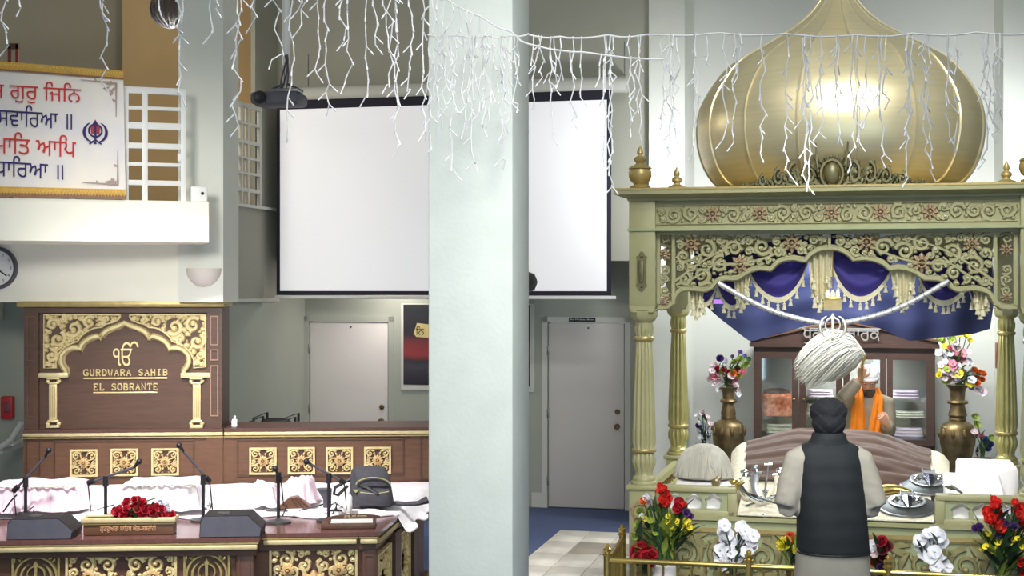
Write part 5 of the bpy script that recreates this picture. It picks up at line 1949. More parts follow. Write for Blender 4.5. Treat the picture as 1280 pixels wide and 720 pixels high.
def bloom_mesh(kind):
    if kind == 'rose':
        mb = petals(6, .05, .025, .5)
        petals(5, .04, .022, 1.0, mb, 1, .004)
        petals(4, .03, .016, 1.35, mb, 2, .008)
    elif kind == 'gladiolus':
        mb = petals(6, .075, .026, .9)
        petals(3, .05, .02, 1.2, mb, 1, .005)
    elif kind == 'orchid':
        mb = petals(5, .06, .03, .25)
        petals(2, .05, .035, .4, mb, 1, .004)
        mb.ell((0, 0, .014), (.012, .012, .012), 6, 4)
    elif kind == 'mum':
        mb = petals(12, .05, .011, .35)
        petals(10, .042, .011, .75, mb, 1, .006)
        petals(7, .03, .010, 1.1, mb, 2, .012)
    else:                                             # small filler blossom
        mb = petals(5, .024, .012, .6)
        mb.ell((0, 0, .006), (.006, .006, .006), 6, 4)
    return mb


BLM = {}


def bloom(parent, kind, mt, loc, d_, sc):
    q = Vector(d_).to_track_quat('Z', 'Y').to_euler()
    kk = (kind, mt)
    if kk not in BLM:
        BLM[kk] = mesh_of(bloom_mesh(kind), 'bloom', M[mt], (0, 0, 0), 60)
    o = bpy.data.objects.new('bloom', BLM[kk])
    COL.objects.link(o)
    o.parent = parent
    off = ORIG[parent.name]
    o.location = (loc[0] - off[0], loc[1] - off[1], loc[2] - off[2])
    o.rotation_euler = q
    o.scale = (sc, sc, sc)
    return o


LEAFM = {}


def leaf(parent, mt, loc, d_, l):
    if mt not in LEAFM:
        mb = MB()
        vs_, fs = [], []
        for t, w_ in ((0, .02), (.25, .12), (.5, .14), (.8, .07), (1, .01)):
            for sgn in (-1, 0, 1):
                vs_.append((w_ * sgn, .10 * sin(t * pi) - (.05 * w_ if sgn else 0) * 4, t))
        n_ = len(vs_)
        vs_ += [(x, y - .012, z) for x, y, z in vs_]
        for r_ in range(4):
            for c2 in range(2):
                a0 = r_ * 3 + c2
                fs += [(a0, a0 + 1, a0 + 4, a0 + 3), (n_ + a0, n_ + a0 + 3, n_ + a0 + 4, n_ + a0 + 1)]
        mb.add(vs_, fs)
        LEAFM[mt] = mesh_of(mb, 'leaf', M[mt], (0, 0, 0), 60)
    o = bpy.data.objects.new('leaf', LEAFM[mt])
    COL.objects.link(o)
    o.parent = parent
    off = ORIG[parent.name]
    o.location = (loc[0] - off[0], loc[1] - off[1], loc[2] - off[2])
    o.rotation_euler = Vector(d_).to_track_quat('Z', 'Y').to_euler()
    o.scale = (l, l, l)
    return o


def arrange(parent, base, blooms, v, rg, leafmats, nleaf=10, stem_r=.005, toward=(0, -1, .25), leaf_l=.16, jit=.06, stem_to=None):
    """blooms: (px, py, kind, material, scale) hung on stems rising from base"""
    b_ = Vector(base)
    st = MB()
    ends = []
    for (px_q, py_q, kind, mt, sc) in blooms:
        vv = v + rg.uniform(-jit, jit)
        p = Vector((H.u(px_q, vv), vv, H.z(px_q, py_q, vv)))
        ends.append(p)
        d_ = Vector(toward) + Vector((rg.uniform(-.5, .5), rg.uniform(-.3, .3), rg.uniform(-.3, .5))) + (p - b_).normalized() * .3
        bloom(parent, kind, mt, p, d_, sc)
        m_ = b_.lerp(p, .5) + Vector(((p.x - b_.x) * -.15, 0, .04))
        st.tube([b_ + Vector((rg.uniform(-.02, .02), rg.uniform(-.02, .02), 0)), m_, p], stem_r, 5)
    part(st, 'stems', M[leafmats[0]], parent, kind='stuff')
    for i in range(nleaf):
        p = rg.choice(ends)
        t = rg.uniform(.2, .85)
        q = b_.lerp(p, t) + Vector((rg.uniform(-.03, .03), rg.uniform(-.05, .03), rg.uniform(-.02, .04)))
        d_ = (p - b_).normalized() + Vector((rg.uniform(-1, 1), rg.uniform(-1, .2), rg.uniform(-.2, .9)))
        leaf(parent, rg.choice(leafmats), q, d_, leaf_l * rg.uniform(.6, 1.1))


def tall_vase(name, lab, px_c, v, ytop, ybulge, hwb, hwn, ybase_z=0.0):
    x = H.u(px_c, v)
    zt2, zb2 = H.z(px_c, ytop, v), H.z(px_c, ybulge, v)
    t0_ = (H.o + H.U * x + H.V * v).y / F
    n_, b_ = hwn * t0_, hwb * t0_
    hN = zt2 - zb2
    pf_ = [(b_ * .55, 0), (b_ * .6, .03), (b_ * .4, .08), (b_ * .42, max(.1, zb2 - .5)), (b_ * .8, zb2 - .2), (b_ * .97, zb2 - .08), (b_, zb2), (b_ * .97, zb2 + .06), (b_ * .84, zb2 + .105), (b_ * .6, zb2 + .13), (b_ * .46, zb2 + .14),
           (b_ * .48, zb2 + .155), (b_ * .44, zb2 + .17), (n_ * 1.15, zb2 + .2), (n_ * .95, zb2 + .26), (n_ * .85, zb2 + .30), (n_ * 1.2, zb2 + .31), (n_ * 1.3, zb2 + .325), (n_ * 1.2, zb2 + .34), (n_ * .88, zb2 + .35),
           (n_ * .92, lerp(zb2 + .35, zt2, .5)), (n_, zt2 - .04), (n_ * 1.35, zt2 - .01), (n_ * 1.4, zt2), (n_ * .9, zt2 + .002)]
    pf_ = [q for i, q in enumerate(pf_) if i == 0 or q[1] > pf_[i - 1][1] - .03]
    o = solo(MB().lathe(pf_, (x, v), 28), name, M['oldbrass'], lab, 'vase', H, (x, v, 0))
    cb_ = MB()
    for i in range(10):
        a = 2 * pi * i / 10
        cb_.ell((x + b_ * .99 * cos(a), v + b_ * .99 * sin(a), zb2 + .02), (.02, .02, .05), 6, 4)
    part(cb_, 'raised_ornament', M['oldbrass'], o, kind='stuff')
    return x, zt2


rg = random.Random(21)
vv = 3.9
x, zt2 = tall_vase('floor_vase', 'tall aged brass floor vase left of the glass cabinet', 910.5, vv, 484, 541, 20, 8.2)
o = thing('vase_flowers', 'mixed pink, white and green silk flowers in the vase left of the cabinet', 'flowers', H, (x, vv, zt2))
arrange(o, (x, vv, zt2), [(a_, b_, c_, d_, e_ * .72) for a_, b_, c_, d_, e_ in [(900, 449, 'rose', 'purplep', 1.3), (893, 458, 'orchid', 'palep', 1.1), (906, 453, 'orchid', 'whitep', 1.1), (896, 466, 'rose', 'crimson', 1.2), (905, 463, 'rose', 'crimson', 1.2), (892, 470, 'orchid', 'pinkp', 1.2),
                          (900, 474, 'orchid', 'palep', 1.2), (909, 472, 'rose', 'pinkp', 1.1), (917, 467, 'rose', 'orangep', 1.1), (924, 470, 'rose', 'yellowp', 1.0), (929, 466, 'rose', 'pinkp', 1.3), (922, 461, 'rose', 'crimson', 1.0),
                          (926, 450, 'mum', 'leaflight', 1.3), (918, 453, 'mum', 'leaflight', 1.0), (933, 456, 'mum', 'leaflight', 1.1), (925, 441, 'small', 'purplep', 1.8), (931, 446, 'small', 'bluep', 1.8), (916, 446, 'small', 'purplep', 1.5),
                          (894, 480, 'orchid', 'palep', 1.0), (898, 487, 'orchid', 'whitep', .8), (919, 482, 'orchid', 'palep', 1.0), (921, 488, 'orchid', 'palep', .9), (923, 493, 'orchid', 'whitep', .7), (913, 478, 'orchid', 'pinkp', 1.0),
                          (888, 474, 'orchid', 'palep', .9), (936, 450, 'small', 'leaf', 2), (897, 461, 'rose', 'crimson', .9), (903, 468, 'orchid', 'palep', 1), (914, 470, 'orchid', 'palep', 1), (920, 475, 'rose', 'pinkp', .9), (911, 466, 'rose', 'crimson', 1), (915, 460, 'orchid', 'whitep', .9), (890, 464, 'orchid', 'palep', .9), (929, 459, 'rose', 'leaflight', .9)]], vv, rg, ('leaf', 'leafdark', 'leaflight'), 16, leaf_l=.12)
x, zt2 = tall_vase('floor_vase', 'tall aged brass floor vase right of the glass cabinet', 1197, vv, 481, 544, 22, 10)
o = thing('vase_flowers', 'tall loose bunch of pink, white and orange silk flowers right of the cabinet', 'flowers', H, (x, vv, zt2))
bl_ = [(1175, 425, 'small', 'leaflight', 2), (1182, 416, 'small', 'leaflight', 1.8), (1200, 419, 'small', 'yellowp', 2), (1208, 421, 'small', 'yellowp', 1.8), (1213, 427, 'small', 'yellowp', 1.5), (1191, 425, 'small', 'leaflight', 2)]
for i in range(60):
    t = rg.random()
    x_, y_ = lerp(1173, 1216, rg.random()), lerp(428, 480, t)
    if x_ > 1200 and y_ < 438:
        continue
    mt = rg.choice(['palep', 'palep', 'pinkp', 'whitep', 'yellowp', 'palep', 'whitep'])
    if y_ > 460 and x_ < 1185:
        mt = rg.choice(['yellowp', 'leaflight', 'palep'])
    if 1190 < x_ < 1208 and 438 < y_ < 458:
        mt = 'pinkp'
    bl_.append((x_, y_, rg.choice(['orchid', 'rose', 'orchid']), mt, rg.uniform(.5, .8)))
for (x_, y_) in ((1218, 463), (1224, 466), (1221, 472), (1227, 475), (1215, 470), (1229, 468), (1222, 479)):
    bl_.append((x_, y_, 'rose', rg.choice(['orangep', 'orangep', 'crimson']), .75))
for (x_, y_) in ((1222, 487), (1228, 490), (1216, 484)):
    bl_.append((x_, y_, 'orchid', 'palep', .8))
arrange(o, (x, vv, zt2), bl_, vv, rg, ('leaf', 'leafdark', 'leaflight'), 22, leaf_l=.12)


def spray(name, lab, px_c, pyb, v, bl_, rg, lm, zbase=None, nleaf=16, leaf_l=.13, pot=True, pot_mat='oldbrass', pot_r=.09, pot_h=.25, zstand=0.0, jit=.06):
    """bunch of flowers in a pot standing on the floor or a ledge"""
    x = H.u(px_c, v)
    zb2 = H.z(px_c, pyb, v) if zbase is None else zbase
    o = thing(name, lab, 'flowers', H, (x, v, zstand))
    part(MB().lathe([(pot_r * .6, 0), (pot_r * .66, .02), (pot_r * .5, .05), (pot_r * .85, (zb2 - zstand) * .45), (pot_r, (zb2 - zstand) * .75), (pot_r * .85, (zb2 - zstand) * .93), (pot_r * .95, zb2 - zstand), (pot_r * .8, zb2 - zstand - .005)], (x, v), 18, zstand), 'pot', M[pot_mat], o)
    arrange(o, (x, v, zb2 - .02), bl_, v, rg, lm, nleaf, leaf_l=leaf_l, jit=jit)
    return o


# spray of small white flowers left of the brass vase, and one at the right
spray('white_flower_spray', 'small spray of white blossoms with dark leaves beside the left brass vase', 880, 555, 3.6,
      [(872, 520, 'small', 'whitep', 1.4), (878, 516, 'small', 'palep', 1.4), (884, 522, 'small', 'palep', 1.4), (876, 530, 'small', 'whitep', 1.6), (882, 534, 'small', 'whitep', 1.8), (874, 540, 'small', 'whitep', 1.8), (880, 543, 'small', 'whitep', 1.8), (887, 541, 'small', 'whitep', 1.6),
       (877, 548, 'small', 'whitep', 1.8), (884, 549, 'small', 'whitep', 1.8), (873, 533, 'small', 'purplep', 1.6), (888, 530, 'small', 'palep', 1.4)], rg, ('leafdark', 'leafdark', 'leaf'), nleaf=18, leaf_l=.1)
spray('blue_flower_spray', 'small spray of blue and white flowers at the foot of the right brass vase', 1228, 572, 3.55,
      [(1219, 522, 'small', 'leaflight', 1.8), (1222, 532, 'small', 'leaflight', 1.8), (1218, 541, 'small', 'palep', 1.8), (1226, 546, 'rose', 'pinkp', .8), (1232, 550, 'rose', 'bluep', .8), (1238, 556, 'rose', 'bluep', .8), (1234, 562, 'rose', 'bluep', .9), (1228, 558, 'rose', 'bluep', .8),
       (1240, 548, 'small', 'leaflight', 1.6), (1224, 566, 'rose', 'palep', .7)], rg, ('leaf', 'leafdark', 'leaflight'), nleaf=16, leaf_l=.12)
# big gladiolus bunch at the left front
vF = -.42


def glad(px0, py0, px1, py1, n, mt, sc=1.0):
    return [(lerp(px0, px1, i / (n - 1)) + (2.6 if i % 2 else -2.6), lerp(py0, py1, i / (n - 1)), 'gladiolus', mt, sc * lerp(.7, 1.05, i / (n - 1))) for i in range(n)]


bl_ = glad(828, 608, 833, 634, 9, 'redp', .72) + [(849, 630, 'gladiolus', 'crimson', .8), (848, 637, 'gladiolus', 'crimson', .8), (853, 634, 'gladiolus', 'redp', .7), (858, 641, 'rose', 'purplep', .7), (862, 646, 'rose', 'purplep', .65),
      (811, 624, 'gladiolus', 'whitep', .7), (815, 632, 'gladiolus', 'palep', .7), (804, 628, 'gladiolus', 'orangep', .6), (800, 640, 'mum', 'leaflight', .7), (805, 648, 'gladiolus', 'whitep', .6), (812, 657, 'gladiolus', 'palep', .6)]
for i in range(42):
    bl_.append((rg.uniform(834, 864), rg.uniform(646, 666), 'small', 'yellowp', rg.uniform(.8, 1.3)))
for i in range(12):
    bl_.append((rg.uniform(793, 824), rg.uniform(644, 672), 'small', rg.choice(['yellowp', 'leaflight', 'leaflight']), rg.uniform(.9, 1.3)))
o = spray('gladiolus_bouquet', 'tall bouquet of red gladiolus and yellow sprays before the left front column', 830, 706, vF, bl_, rg, ('leaf', 'leaflight', 'leafdark', 'leaflight'), nleaf=110, leaf_l=.2, pot_r=.1, pot_mat='sheet', jit=.07)
bl_ = [(796, 690, 'rose', 'crimson', 1.1), (803, 686, 'rose', 'crimson', 1.2), (810, 690, 'rose', 'crimson', 1.1), (815, 695, 'rose', 'crimson', 1.0), (799, 697, 'rose', 'crimson', 1.1), (807, 698, 'rose', 'crimson', 1.2), (813, 702, 'rose', 'crimson', 1.0), (794, 699, 'rose', 'crimson', .9)]
spray('red_rose_bunch', 'low bunch of dark red roses behind the brass railing corner', 805, 716, -.55, bl_, rg, ('leafdark', 'leaf'), nleaf=14, leaf_l=.1, pot_r=.07)
bl_ = []
for (x_, y_) in ((905, 657), (904, 664), (909, 668), (907, 674), (913, 678), (927, 659), (931, 664), (935, 668), (941, 670), (938, 677), (933, 682), (928, 673), (939, 684), (934, 690), (900, 688), (907, 686), (913, 691), (918, 696), (909, 698), (901, 700), (915, 702), (922, 699), (905, 706)):
    bl_.append((x_, y_, 'orchid', 'whitep', .85))
spray('white_orchid_spray', 'white orchid spray in front of the platform carving, left of the man', 916, 716, -.5, bl_, rg, ('leafdark', 'leaf'), nleaf=8, leaf_l=.14, pot_r=.06)
bl_ = [(981, 681, 'mum', 'yellowp', 1.25), (988, 672, 'rose', 'redp', .8), (992, 679, 'rose', 'orangep', .7), (994, 687, 'mum', 'yellowp', .8), (985, 674, 'small', 'orangep', 1)]
spray('yellow_chrysanthemum_bunch', 'yellow chrysanthemum with small red blooms just left of the man', 992, 712, -.45, bl_, rg, ('leafdark', 'leaf', 'leaflight'), nleaf=18, leaf_l=.14, pot_r=.06)
bl_ = [(1092, 682, 'orchid', 'whitep', .8), (1090, 692, 'orchid', 'palep', .9), (1095, 688, 'orchid', 'whitep', .7), (1103, 678, 'rose', 'crimson', 1.0), (1108, 684, 'rose', 'wine', 1.0), (1103, 688, 'rose', 'wine', .9), (1093, 704, 'rose', 'orangep', .8), (1100, 710, 'rose', 'purplep', .65), (1110, 703, 'rose', 'orangep', .7), (1105, 697, 'rose', 'wine', .8)]
M['wine'] = mat('petal_wine', (104, 34, 42), .6, var=.2, scale=30)
spray('dark_red_bunch', 'small bunch of wine red and white flowers just right of the man', 1100, 718, -.45, bl_, rg, ('leafdark', 'leaf'), nleaf=14, leaf_l=.14, pot_r=.06)
bl_ = []
for (x_, y_) in ((1161, 668), (1168, 666), (1175, 670), (1157, 676), (1165, 678), (1172, 681), (1178, 677), (1152, 683), (1160, 688), (1168, 690), (1163, 697), (1172, 698), (1178, 704), (1182, 709), (1170, 708), (1156, 693), (1150, 676)):
    bl_.append((x_, y_, 'orchid', 'whitep', .85))
spray('white_orchid_spray', 'white orchid spray in front of the platform carving, right of the man', 1165, 718, -.5, bl_, rg, ('leafdark', 'leaf'), nleaf=8, leaf_l=.14, pot_r=.06)
bl_ = glad(1244, 626, 1246, 662, 10, 'redp', .78) + glad(1272, 630, 1280, 660, 8, 'redp', .78) + [(1232, 642, 'gladiolus', 'redp', .8), (1237, 652, 'gladiolus', 'redp', .9), (1262, 642, 'gladiolus', 'whitep', .8), (1267, 652, 'gladiolus', 'palep', .7),
      (1219, 661, 'rose', 'purplep', .65), (1224, 659, 'rose', 'purplep', .65), (1252, 653, 'rose', 'purplep', .7), (1258, 656, 'rose', 'purplep', .65), (1247, 668, 'rose', 'purplep', .65), (1268, 659, 'rose', 'purplep', .65)]
for i in range(48):
    bl_.append((rg.uniform(1228, 1282), rg.uniform(666, 692), 'small', 'yellowp', rg.uniform(.8, 1.3)))
bl_ += [(1276, 712, 'rose', 'redp', 1.0), (1280, 706, 'rose', 'redp', 1.0)]
spray('gladiolus_bouquet', 'tall bouquet of red gladiolus with purple blooms at the right front of the platform', 1252, 724, vF, bl_, rg, ('leaf', 'leafdark', 'leaflight', 'leafdark'), nleaf=120, leaf_l=.2, pot_r=.1, pot_mat='sheet', jit=.07)

# ================================================================== THE MUSICIANS' STAGE
sp = S.pix
ZST = .79
vF1 = S.flat(170, 674, ZST)[1]                    # projecting left front
vF2 = S.flat(400, 666, ZST)[1]                    # set-back right front
uStep = S.u(327, vF2)
uR = S.u(474, vF2)
uRb, vRb = S.flat(536, 611, ZST)
uLs = S.u(-70, vF1)
zsT = ZST
stg = thing('stage', 'dark walnut stage with gilt mouldings and pierced gold panels for the musicians', 'stage', S, (uLs + 2.2, vF2 + .8, 0))
deck_pts = [(uLs, vF1), (uStep, vF1), (uStep, vF2), (uR, vF2), (uRb, vRb), (uRb + .02, -.02), (uLs, -.02)]
inn = [(uLs, vF1 + .06), (uStep - .06, vF1 + .06), (uStep - .06, vF2 + .06), (uR - .06, vF2 + .06), (uRb - .06, vRb), (uRb - .04, -.03), (uLs, -.03)]
part(MB().plan(inn, 0, ZST - .12), 'body', M['wood2'], stg)
part(MB().plan(deck_pts, ZST - .028, ZST), 'deck', M['woodtop'], stg)
low = [(p[0] - (.02 if i in (1, 2, 3, 4) else 0), p[1] + .02 * (i < 4)) for i, p in enumerate(deck_pts)]
part(MB().plan(low, ZST - .12, ZST - .028), 'frieze', M['wooddark'], stg)
# gilt nosing: band with a fine bead line above it, along the three front runs
for a, b2 in (((uLs, vF1), (uStep, vF1)), ((uStep, vF2), (uR - .14, vF2)), ((uR - .14, vF2), (uR, vF2))):
    part(MB().bbox(a[0] + .012, b2[0] - .012, a[1] - .012, a[1] + .03, ZST - .078, ZST - .046, .007), 'gilt_band', M['gold'], stg)
    bd = MB()
    part(MB().box(a[0] + .005, b2[0] - .005, a[1] - .006, a[1] + .03, ZST - .042, ZST - .032), 'gilt_bead', M['goldline'], stg)
sd = Vector((uRb - uR, vRb - vF2))
sl_ = sd.length
sd.normalize()
sn = Vector((sd.y, -sd.x))


def onside(t, out, z):                            # point along the receding right side
    p = Vector((uR, vF2)) + sd * t + sn * out
    return (p.x, p.y, z)


def sidebox(t0, t1, o0, o1, z0_, z1_):
    q = [onside(t0, o0, z0_), onside(t1, o0, z0_), onside(t1, o1, z0_), onside(t0, o1, z0_), onside(t0, o0, z1_), onside(t1, o0, z1_), onside(t1, o1, z1_), onside(t0, o1, z1_)]
    return MB().add(q, [(0, 3, 2, 1), (4, 5, 6, 7), (0, 1, 5, 4), (1, 2, 6, 5), (2, 3, 7, 6), (3, 0, 4, 7)])


part(sidebox(0, sl_, -.03, .004, .0, .12), 'side_skirting', M['wooddark'], stg)
part(sidebox(0, sl_, .004, .03, .10, .13), 'side_skirting_cap', M['wood2'], stg)
part(sidebox(.02, sl_, -.03, .004, ZST - .078, ZST - .046), 'gilt_band', M['goldline'], stg)


def frame_mb(x0, x1, z0_, z1_, w, y, d_, mb=None):
    mb = mb or MB()
    return mb.holed([(x0, z0_), (x1, z0_), (x1, z1_), (x0, z1_)], [[(x0 + w, z0_ + w), (x1 - w, z0_ + w), (x1 - w, z1_ - w), (x0 + w, z1_ - w)]], y - d_, y)


def pierced(w, h, seed, rmax):
    """gold pierced panel about its own centre"""
    mb = MB()
    frame_mb(-w / 2, w / 2, -h / 2, h / 2, .016, 0, .028, mb)
    rm = min(w, h) * .24
    cs = [(0, 0, rm * 1.05)]
    wide = w > h * 1.5
    if wide:
        for sx in (-1, 1):
            for sz in (-1, 1):
                cs.append((sx * w * .29, sz * h * .24, .06))
    half = []
    rg_ = random.Random(seed)
    q = MB()
    pk = MB()
    pack(q, lambda x, z: .02 < x < w / 2 - .012 and -h / 2 + .012 < z < h / 2 - .012, (0, w / 2, -h / 2, h / 2), rmax, rmax * .16, rmax * .27, .024, 0, seed, 900, cs, 1.2)
    mb.merge(q)
    k = len(q.v)
    mb.add([(-x, y, z) for x, y, z in q.v], [tuple(reversed(f)) for f in q.f])
    for i in range(8):                            # leaves round the centre flower
        a = i * pi / 4 + pi / 8
        mb.leafy(cos(a) * rm * .8, sin(a) * rm * .8, a, rm * .7, rm * .16, .024)
    return mb, rm


def flower_big(r):
    mb = MB()
    rosette(mb, 0, 0, r, .03, 0, 12)
    ring = [(cos(2 * pi * k / 20) * r * .62, sin(2 * pi * k / 20) * r * .62) for k in range(20)]
    mb.ribbon(ring, r * .06, .03, 0, closed=True)
    return mb


def khanda_sq(sz):
    mb = MB()
    frame_mb(-sz / 2, sz / 2, -sz / 2, sz / 2, .014, 0, .026, mb)
    ring = [(cos(2 * pi * k / 36) * sz * .43, sin(2 * pi * k / 36) * sz * .43) for k in range(36)]
    mb.ribbon(ring, .012, .024, 0, closed=True)
    for k in range(4):
        a = pi / 4 + k * pi / 2
        for da in (-.35, 0, .35):
            mb.leafy(cos(a) * sz * .56 + .05 * sin(da), sin(a) * sz * .56, a + pi + da * 3, sz * .13, .014, .02)
        mb.leafy(cos(a) * sz * .6, sin(a) * sz * .6, a + pi / 2, sz * .12, .012, .02)
        mb.leafy(cos(a) * sz * .6, sin(a) * sz * .6, a - pi / 2, sz * .12, .012, .02)
    return mb


# lower panels on the front
za, zb3 = .10, S.z(150, 692.5, vF1)
zc3 = (za + zb3) / 2
hP = zb3 - za
zpan = vF1 + .06
szk = .305


def add_panel(x0, x1, v, seed, top=None):
    top = zb3 if top is None else top
    w = x1 - x0
    zc2 = (za + top) / 2
    part(MB().box(x0, x1, v - .004, v + .01, za, top), 'panel_ground', M['wooddark'], stg)
    mb, rm = pierced(w, top - za, seed, .062)
    c = proto(mb, 'pierced_panel', M['gold2'], stg, ((x0 + x1) / 2, v - .004, zc2))
    f_ = bpy.data.objects.new('flower', mesh_of(flower_big(rm), 'flower', M['rose_gold']))
    COL.objects.link(f_)
    f_.parent = c
    f_.location = (0, -.004, 0)
    for sx in (-1, 1):
        for sz in (-1, 1):
            g_ = bpy.data.objects.new('bud', mesh_of(flower_big(.05), 'bud', M['rose_gold']))
            COL.objects.link(g_)
            g_.parent = c
            g_.location = (sx * w * .29, -.004, sz * (top - za) * .24)


def add_khanda(x0, x1, v, top=None):
    top = zb3 if top is None else top
    sz = x1 - x0
    zt2 = top
    part(MB().box(x0, x1, v - .004, v + .01, zt2 - sz, zt2), 'panel_ground', M['wood'], stg)
    c = proto(khanda_sq(sz), 'emblem_panel', M['goldline'], stg, ((x0 + x1) / 2, v - .004, zt2 - sz / 2))
    mb = MB()
    khanda(mb, 0, 0, sz * .72, .022, 0)
    g_ = bpy.data.objects.new('emblem', mesh_of(mb, 'emblem', M['goldline']))
    COL.objects.link(g_)
    g_.parent = c
    part(frame_mb(x0, x1, za, zt2 - sz - .03, .012, v - .0, .014), 'lower_frame', M['goldline'], stg)


U1 = lambda x: S.u(x, zpan)
add_panel(U1(83), U1(222), zpan, 3)
add_khanda(U1(16), U1(76), zpan)
add_khanda(U1(230), U1(288), zpan)
part(MB().bbox(U1(295), U1(318), zpan - .03, zpan + .01, .05, zb3 + .012, .012), 'pilaster', M['wooddark'], stg)
part(frame_mb(U1(299), U1(314), .1, zb3 - .02, .008, zpan - .03, .006), 'pilaster_frame', M['wood2'], stg)
zp2 = vF2 + .06
U2 = lambda x: S.u(x, zp2)
add_panel(U2(337), U2(447), zp2, 3, S.z(400, 684, zp2))
part(MB().bbox(U2(452), U2(472), zp2 - .03, zp2 + .01, .05, ZST - .12, .012), 'pilaster', M['wooddark'], stg)
part(frame_mb(U2(455.5), U2(468.5), .1, ZST - .16, .008, zp2 - .03, .006), 'pilaster_frame', M['wood2'], stg)
# panels on the receding right side
for i in range(3):
    t0_, t1_ = .08 + i * .78, .08 + i * .78 + .5
    if t1_ > sl_:
        break
    mb, rm = pierced(t1_ - t0_, .46, 7 + i, .085)
    w_ = t1_ - t0_
    vs2 = []
    for (x, y, z) in mb.v:
        vs2.append(onside((t0_ + t1_) / 2 + x, -.05 - y, .385 + z))
    mb2 = MB().add(vs2, mb.f)
    part(mb2, 'pierced_panel', M['gold2'], stg)
    part(sidebox(t1_ + .03, t1_ + .25, -.07, -.0, .12, ZST - .11), 'pilaster', M['wooddark'], stg)

# back counter: wainscot, ledge and its gold squares
zL = S.z(150, 543, 0)
zLt = S.z(150, 536, -.02)
uB0, uBm, uB1 = S.u(29, 0), S.u(280, 0), S.u(566, 0)
cnt = thing('counter', 'long walnut counter behind the stage with a gilt ledge and seven gold pierced squares', 'counter', S, ((uB0 + uB1) / 2, .15, 0))
part(MB().box(uB0, uB1, 0, .5, ZST - .3, zL), 'body', M['wood2'], cnt)
for a, b2 in ((uB0, uBm), (uBm, uB1)):
    part(MB().box(a + .004, b2 - .004, -.045, .52, zLt - .028, zLt), 'ledge', M['wooddark'], cnt)
    part(MB().bbox(a + .003, b2 - .003, -.04, 0, zL - .012, zLt - .028, .01), 'gilt_band', M['gold'], cnt)
    bd = part(MB().box(a + .003, b2 - .003, -.03, 0, zL - .028, zL - .018), 'gilt_bead', M['goldline'], cnt)
z0q, z1q = S.z(100, 596, 0), S.z(100, 551, 0)
part(frame_mb(S.u(67, 0), S.u(243, 0), z0q - .01, z1q + .005, .012, 0, .012), 'panel_frame', M['wood'], cnt)
part(frame_mb(S.u(296, 0), S.u(505, 0), z0q - .01, z1q + .005, .012, 0, .012), 'panel_frame', M['wood'], cnt)
for a, b2 in ((32, 50), (262, 277), (525, 545)):
    part(frame_mb(S.u(a, 0), S.u(b2, 0), z0q - .05, z1q + .03, .012, 0, .014), 'pilaster_frame', M['wood'], cnt)
part(MB().box(S.u(258, 0), S.u(279, 0), -.02, 0, ZST - .1, zL - .03), 'pilaster', M['wood2'], cnt)
sq, rm = pierced(.225, .225, 2, .036)
sq2 = flower_big(rm * .9)
first_ = None
for i, (px_q, py_q) in enumerate(((105.5, 578.5), (156, 577.5), (207, 577), (329, 576), (377, 575.5), (424.5, 575.5), (472, 575))):
    u_, z_ = sp(px_q, py_q, -.004)
    part(MB().box(u_ - .112, u_ + .112, -.004, 0, z_ - .112, z_ + .112), 'square_ground', M['wooddark'], cnt)
    if first_ is None:
        first_ = proto(sq, 'pierced_square', M['gold2'], cnt, (u_, -.004, z_))
        f_ = bpy.data.objects.new('flower', mesh_of(sq2, 'flower', M['rose_gold']))
    else:
        c = dup_part(first_, cnt, (u_, -.004, z_))
        f_ = f_.copy()
    COL.objects.link(f_)
    f_.parent = first_ if i == 0 else c
    f_.location = (0, -.004, 0)

# tall sign panel with the arch
pS0, pS1 = S.u(30, .0), S.u(277, .0)
zpt = S.z(150, 384, 0)
sgn = thing('sign_panel', 'tall walnut panel with a gilt lobed arch and the temple name, standing on the counter', 'panel', S, ((pS0 + pS1) / 2, .1, zLt))
part(MB().box(pS0, pS1, .04, .5, zLt, zpt), 'board', M['wood'], sgn)
part(MB().box(pS0, pS1, .0, .04, S.z(150, 391, 0), zpt), 'top_rail', M['wood'], sgn)
part(MB().bbox(pS0 - .05, pS1 + .03, -.05, .5, zpt, zpt + .05, .012), 'top_moulding', M['goldline'], sgn)
for a, b2 in ((30, 48), (259, 277)):
    xa, xb = S.u(a, 0), S.u(b2, 0)
    p = part(MB().box(xa, xb, 0, .04, zLt, S.z(150, 391, 0)), 'pilaster', M['wood'], sgn)
    for ya, yb in ((432, 395), (451, 437), (521, 457)):
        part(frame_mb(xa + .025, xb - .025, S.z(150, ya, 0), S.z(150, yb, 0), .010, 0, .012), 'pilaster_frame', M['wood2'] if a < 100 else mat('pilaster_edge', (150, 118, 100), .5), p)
vA = .04
q = lambda zx, zy: S.pix(zx / 4.2367, 370 + zy / 4.2367, vA)
# arch outline in the sign panel
ap = [(365, 425), (372, 405), (370, 385), (355, 365), (345, 345), (348, 320), (365, 300), (392, 290), (420, 291), (438, 297), (445, 280), (460, 258), (485, 240), (515, 230), (535, 232), (545, 243), (552, 225), (575, 200), (610, 185), (640, 175), (662, 160)]
mir = [(1325 - x + 5, y) for x, y in ap]
full = ap + mir[::-1][1:]
inner = [q(x, y) for x, y in full]


def offset(path, d_):
    out = []
    for i, p in enumerate(path):
        a, b2 = path[max(i - 1, 0)], path[min(i + 1, len(path) - 1)]
        dx, dz = b2[0] - a[0], b2[1] - a[1]
        l = sqrt(dx * dx + dz * dz) or 1
        out.append((p[0] - dz / l * d_, p[1] + dx / l * d_))
    return out


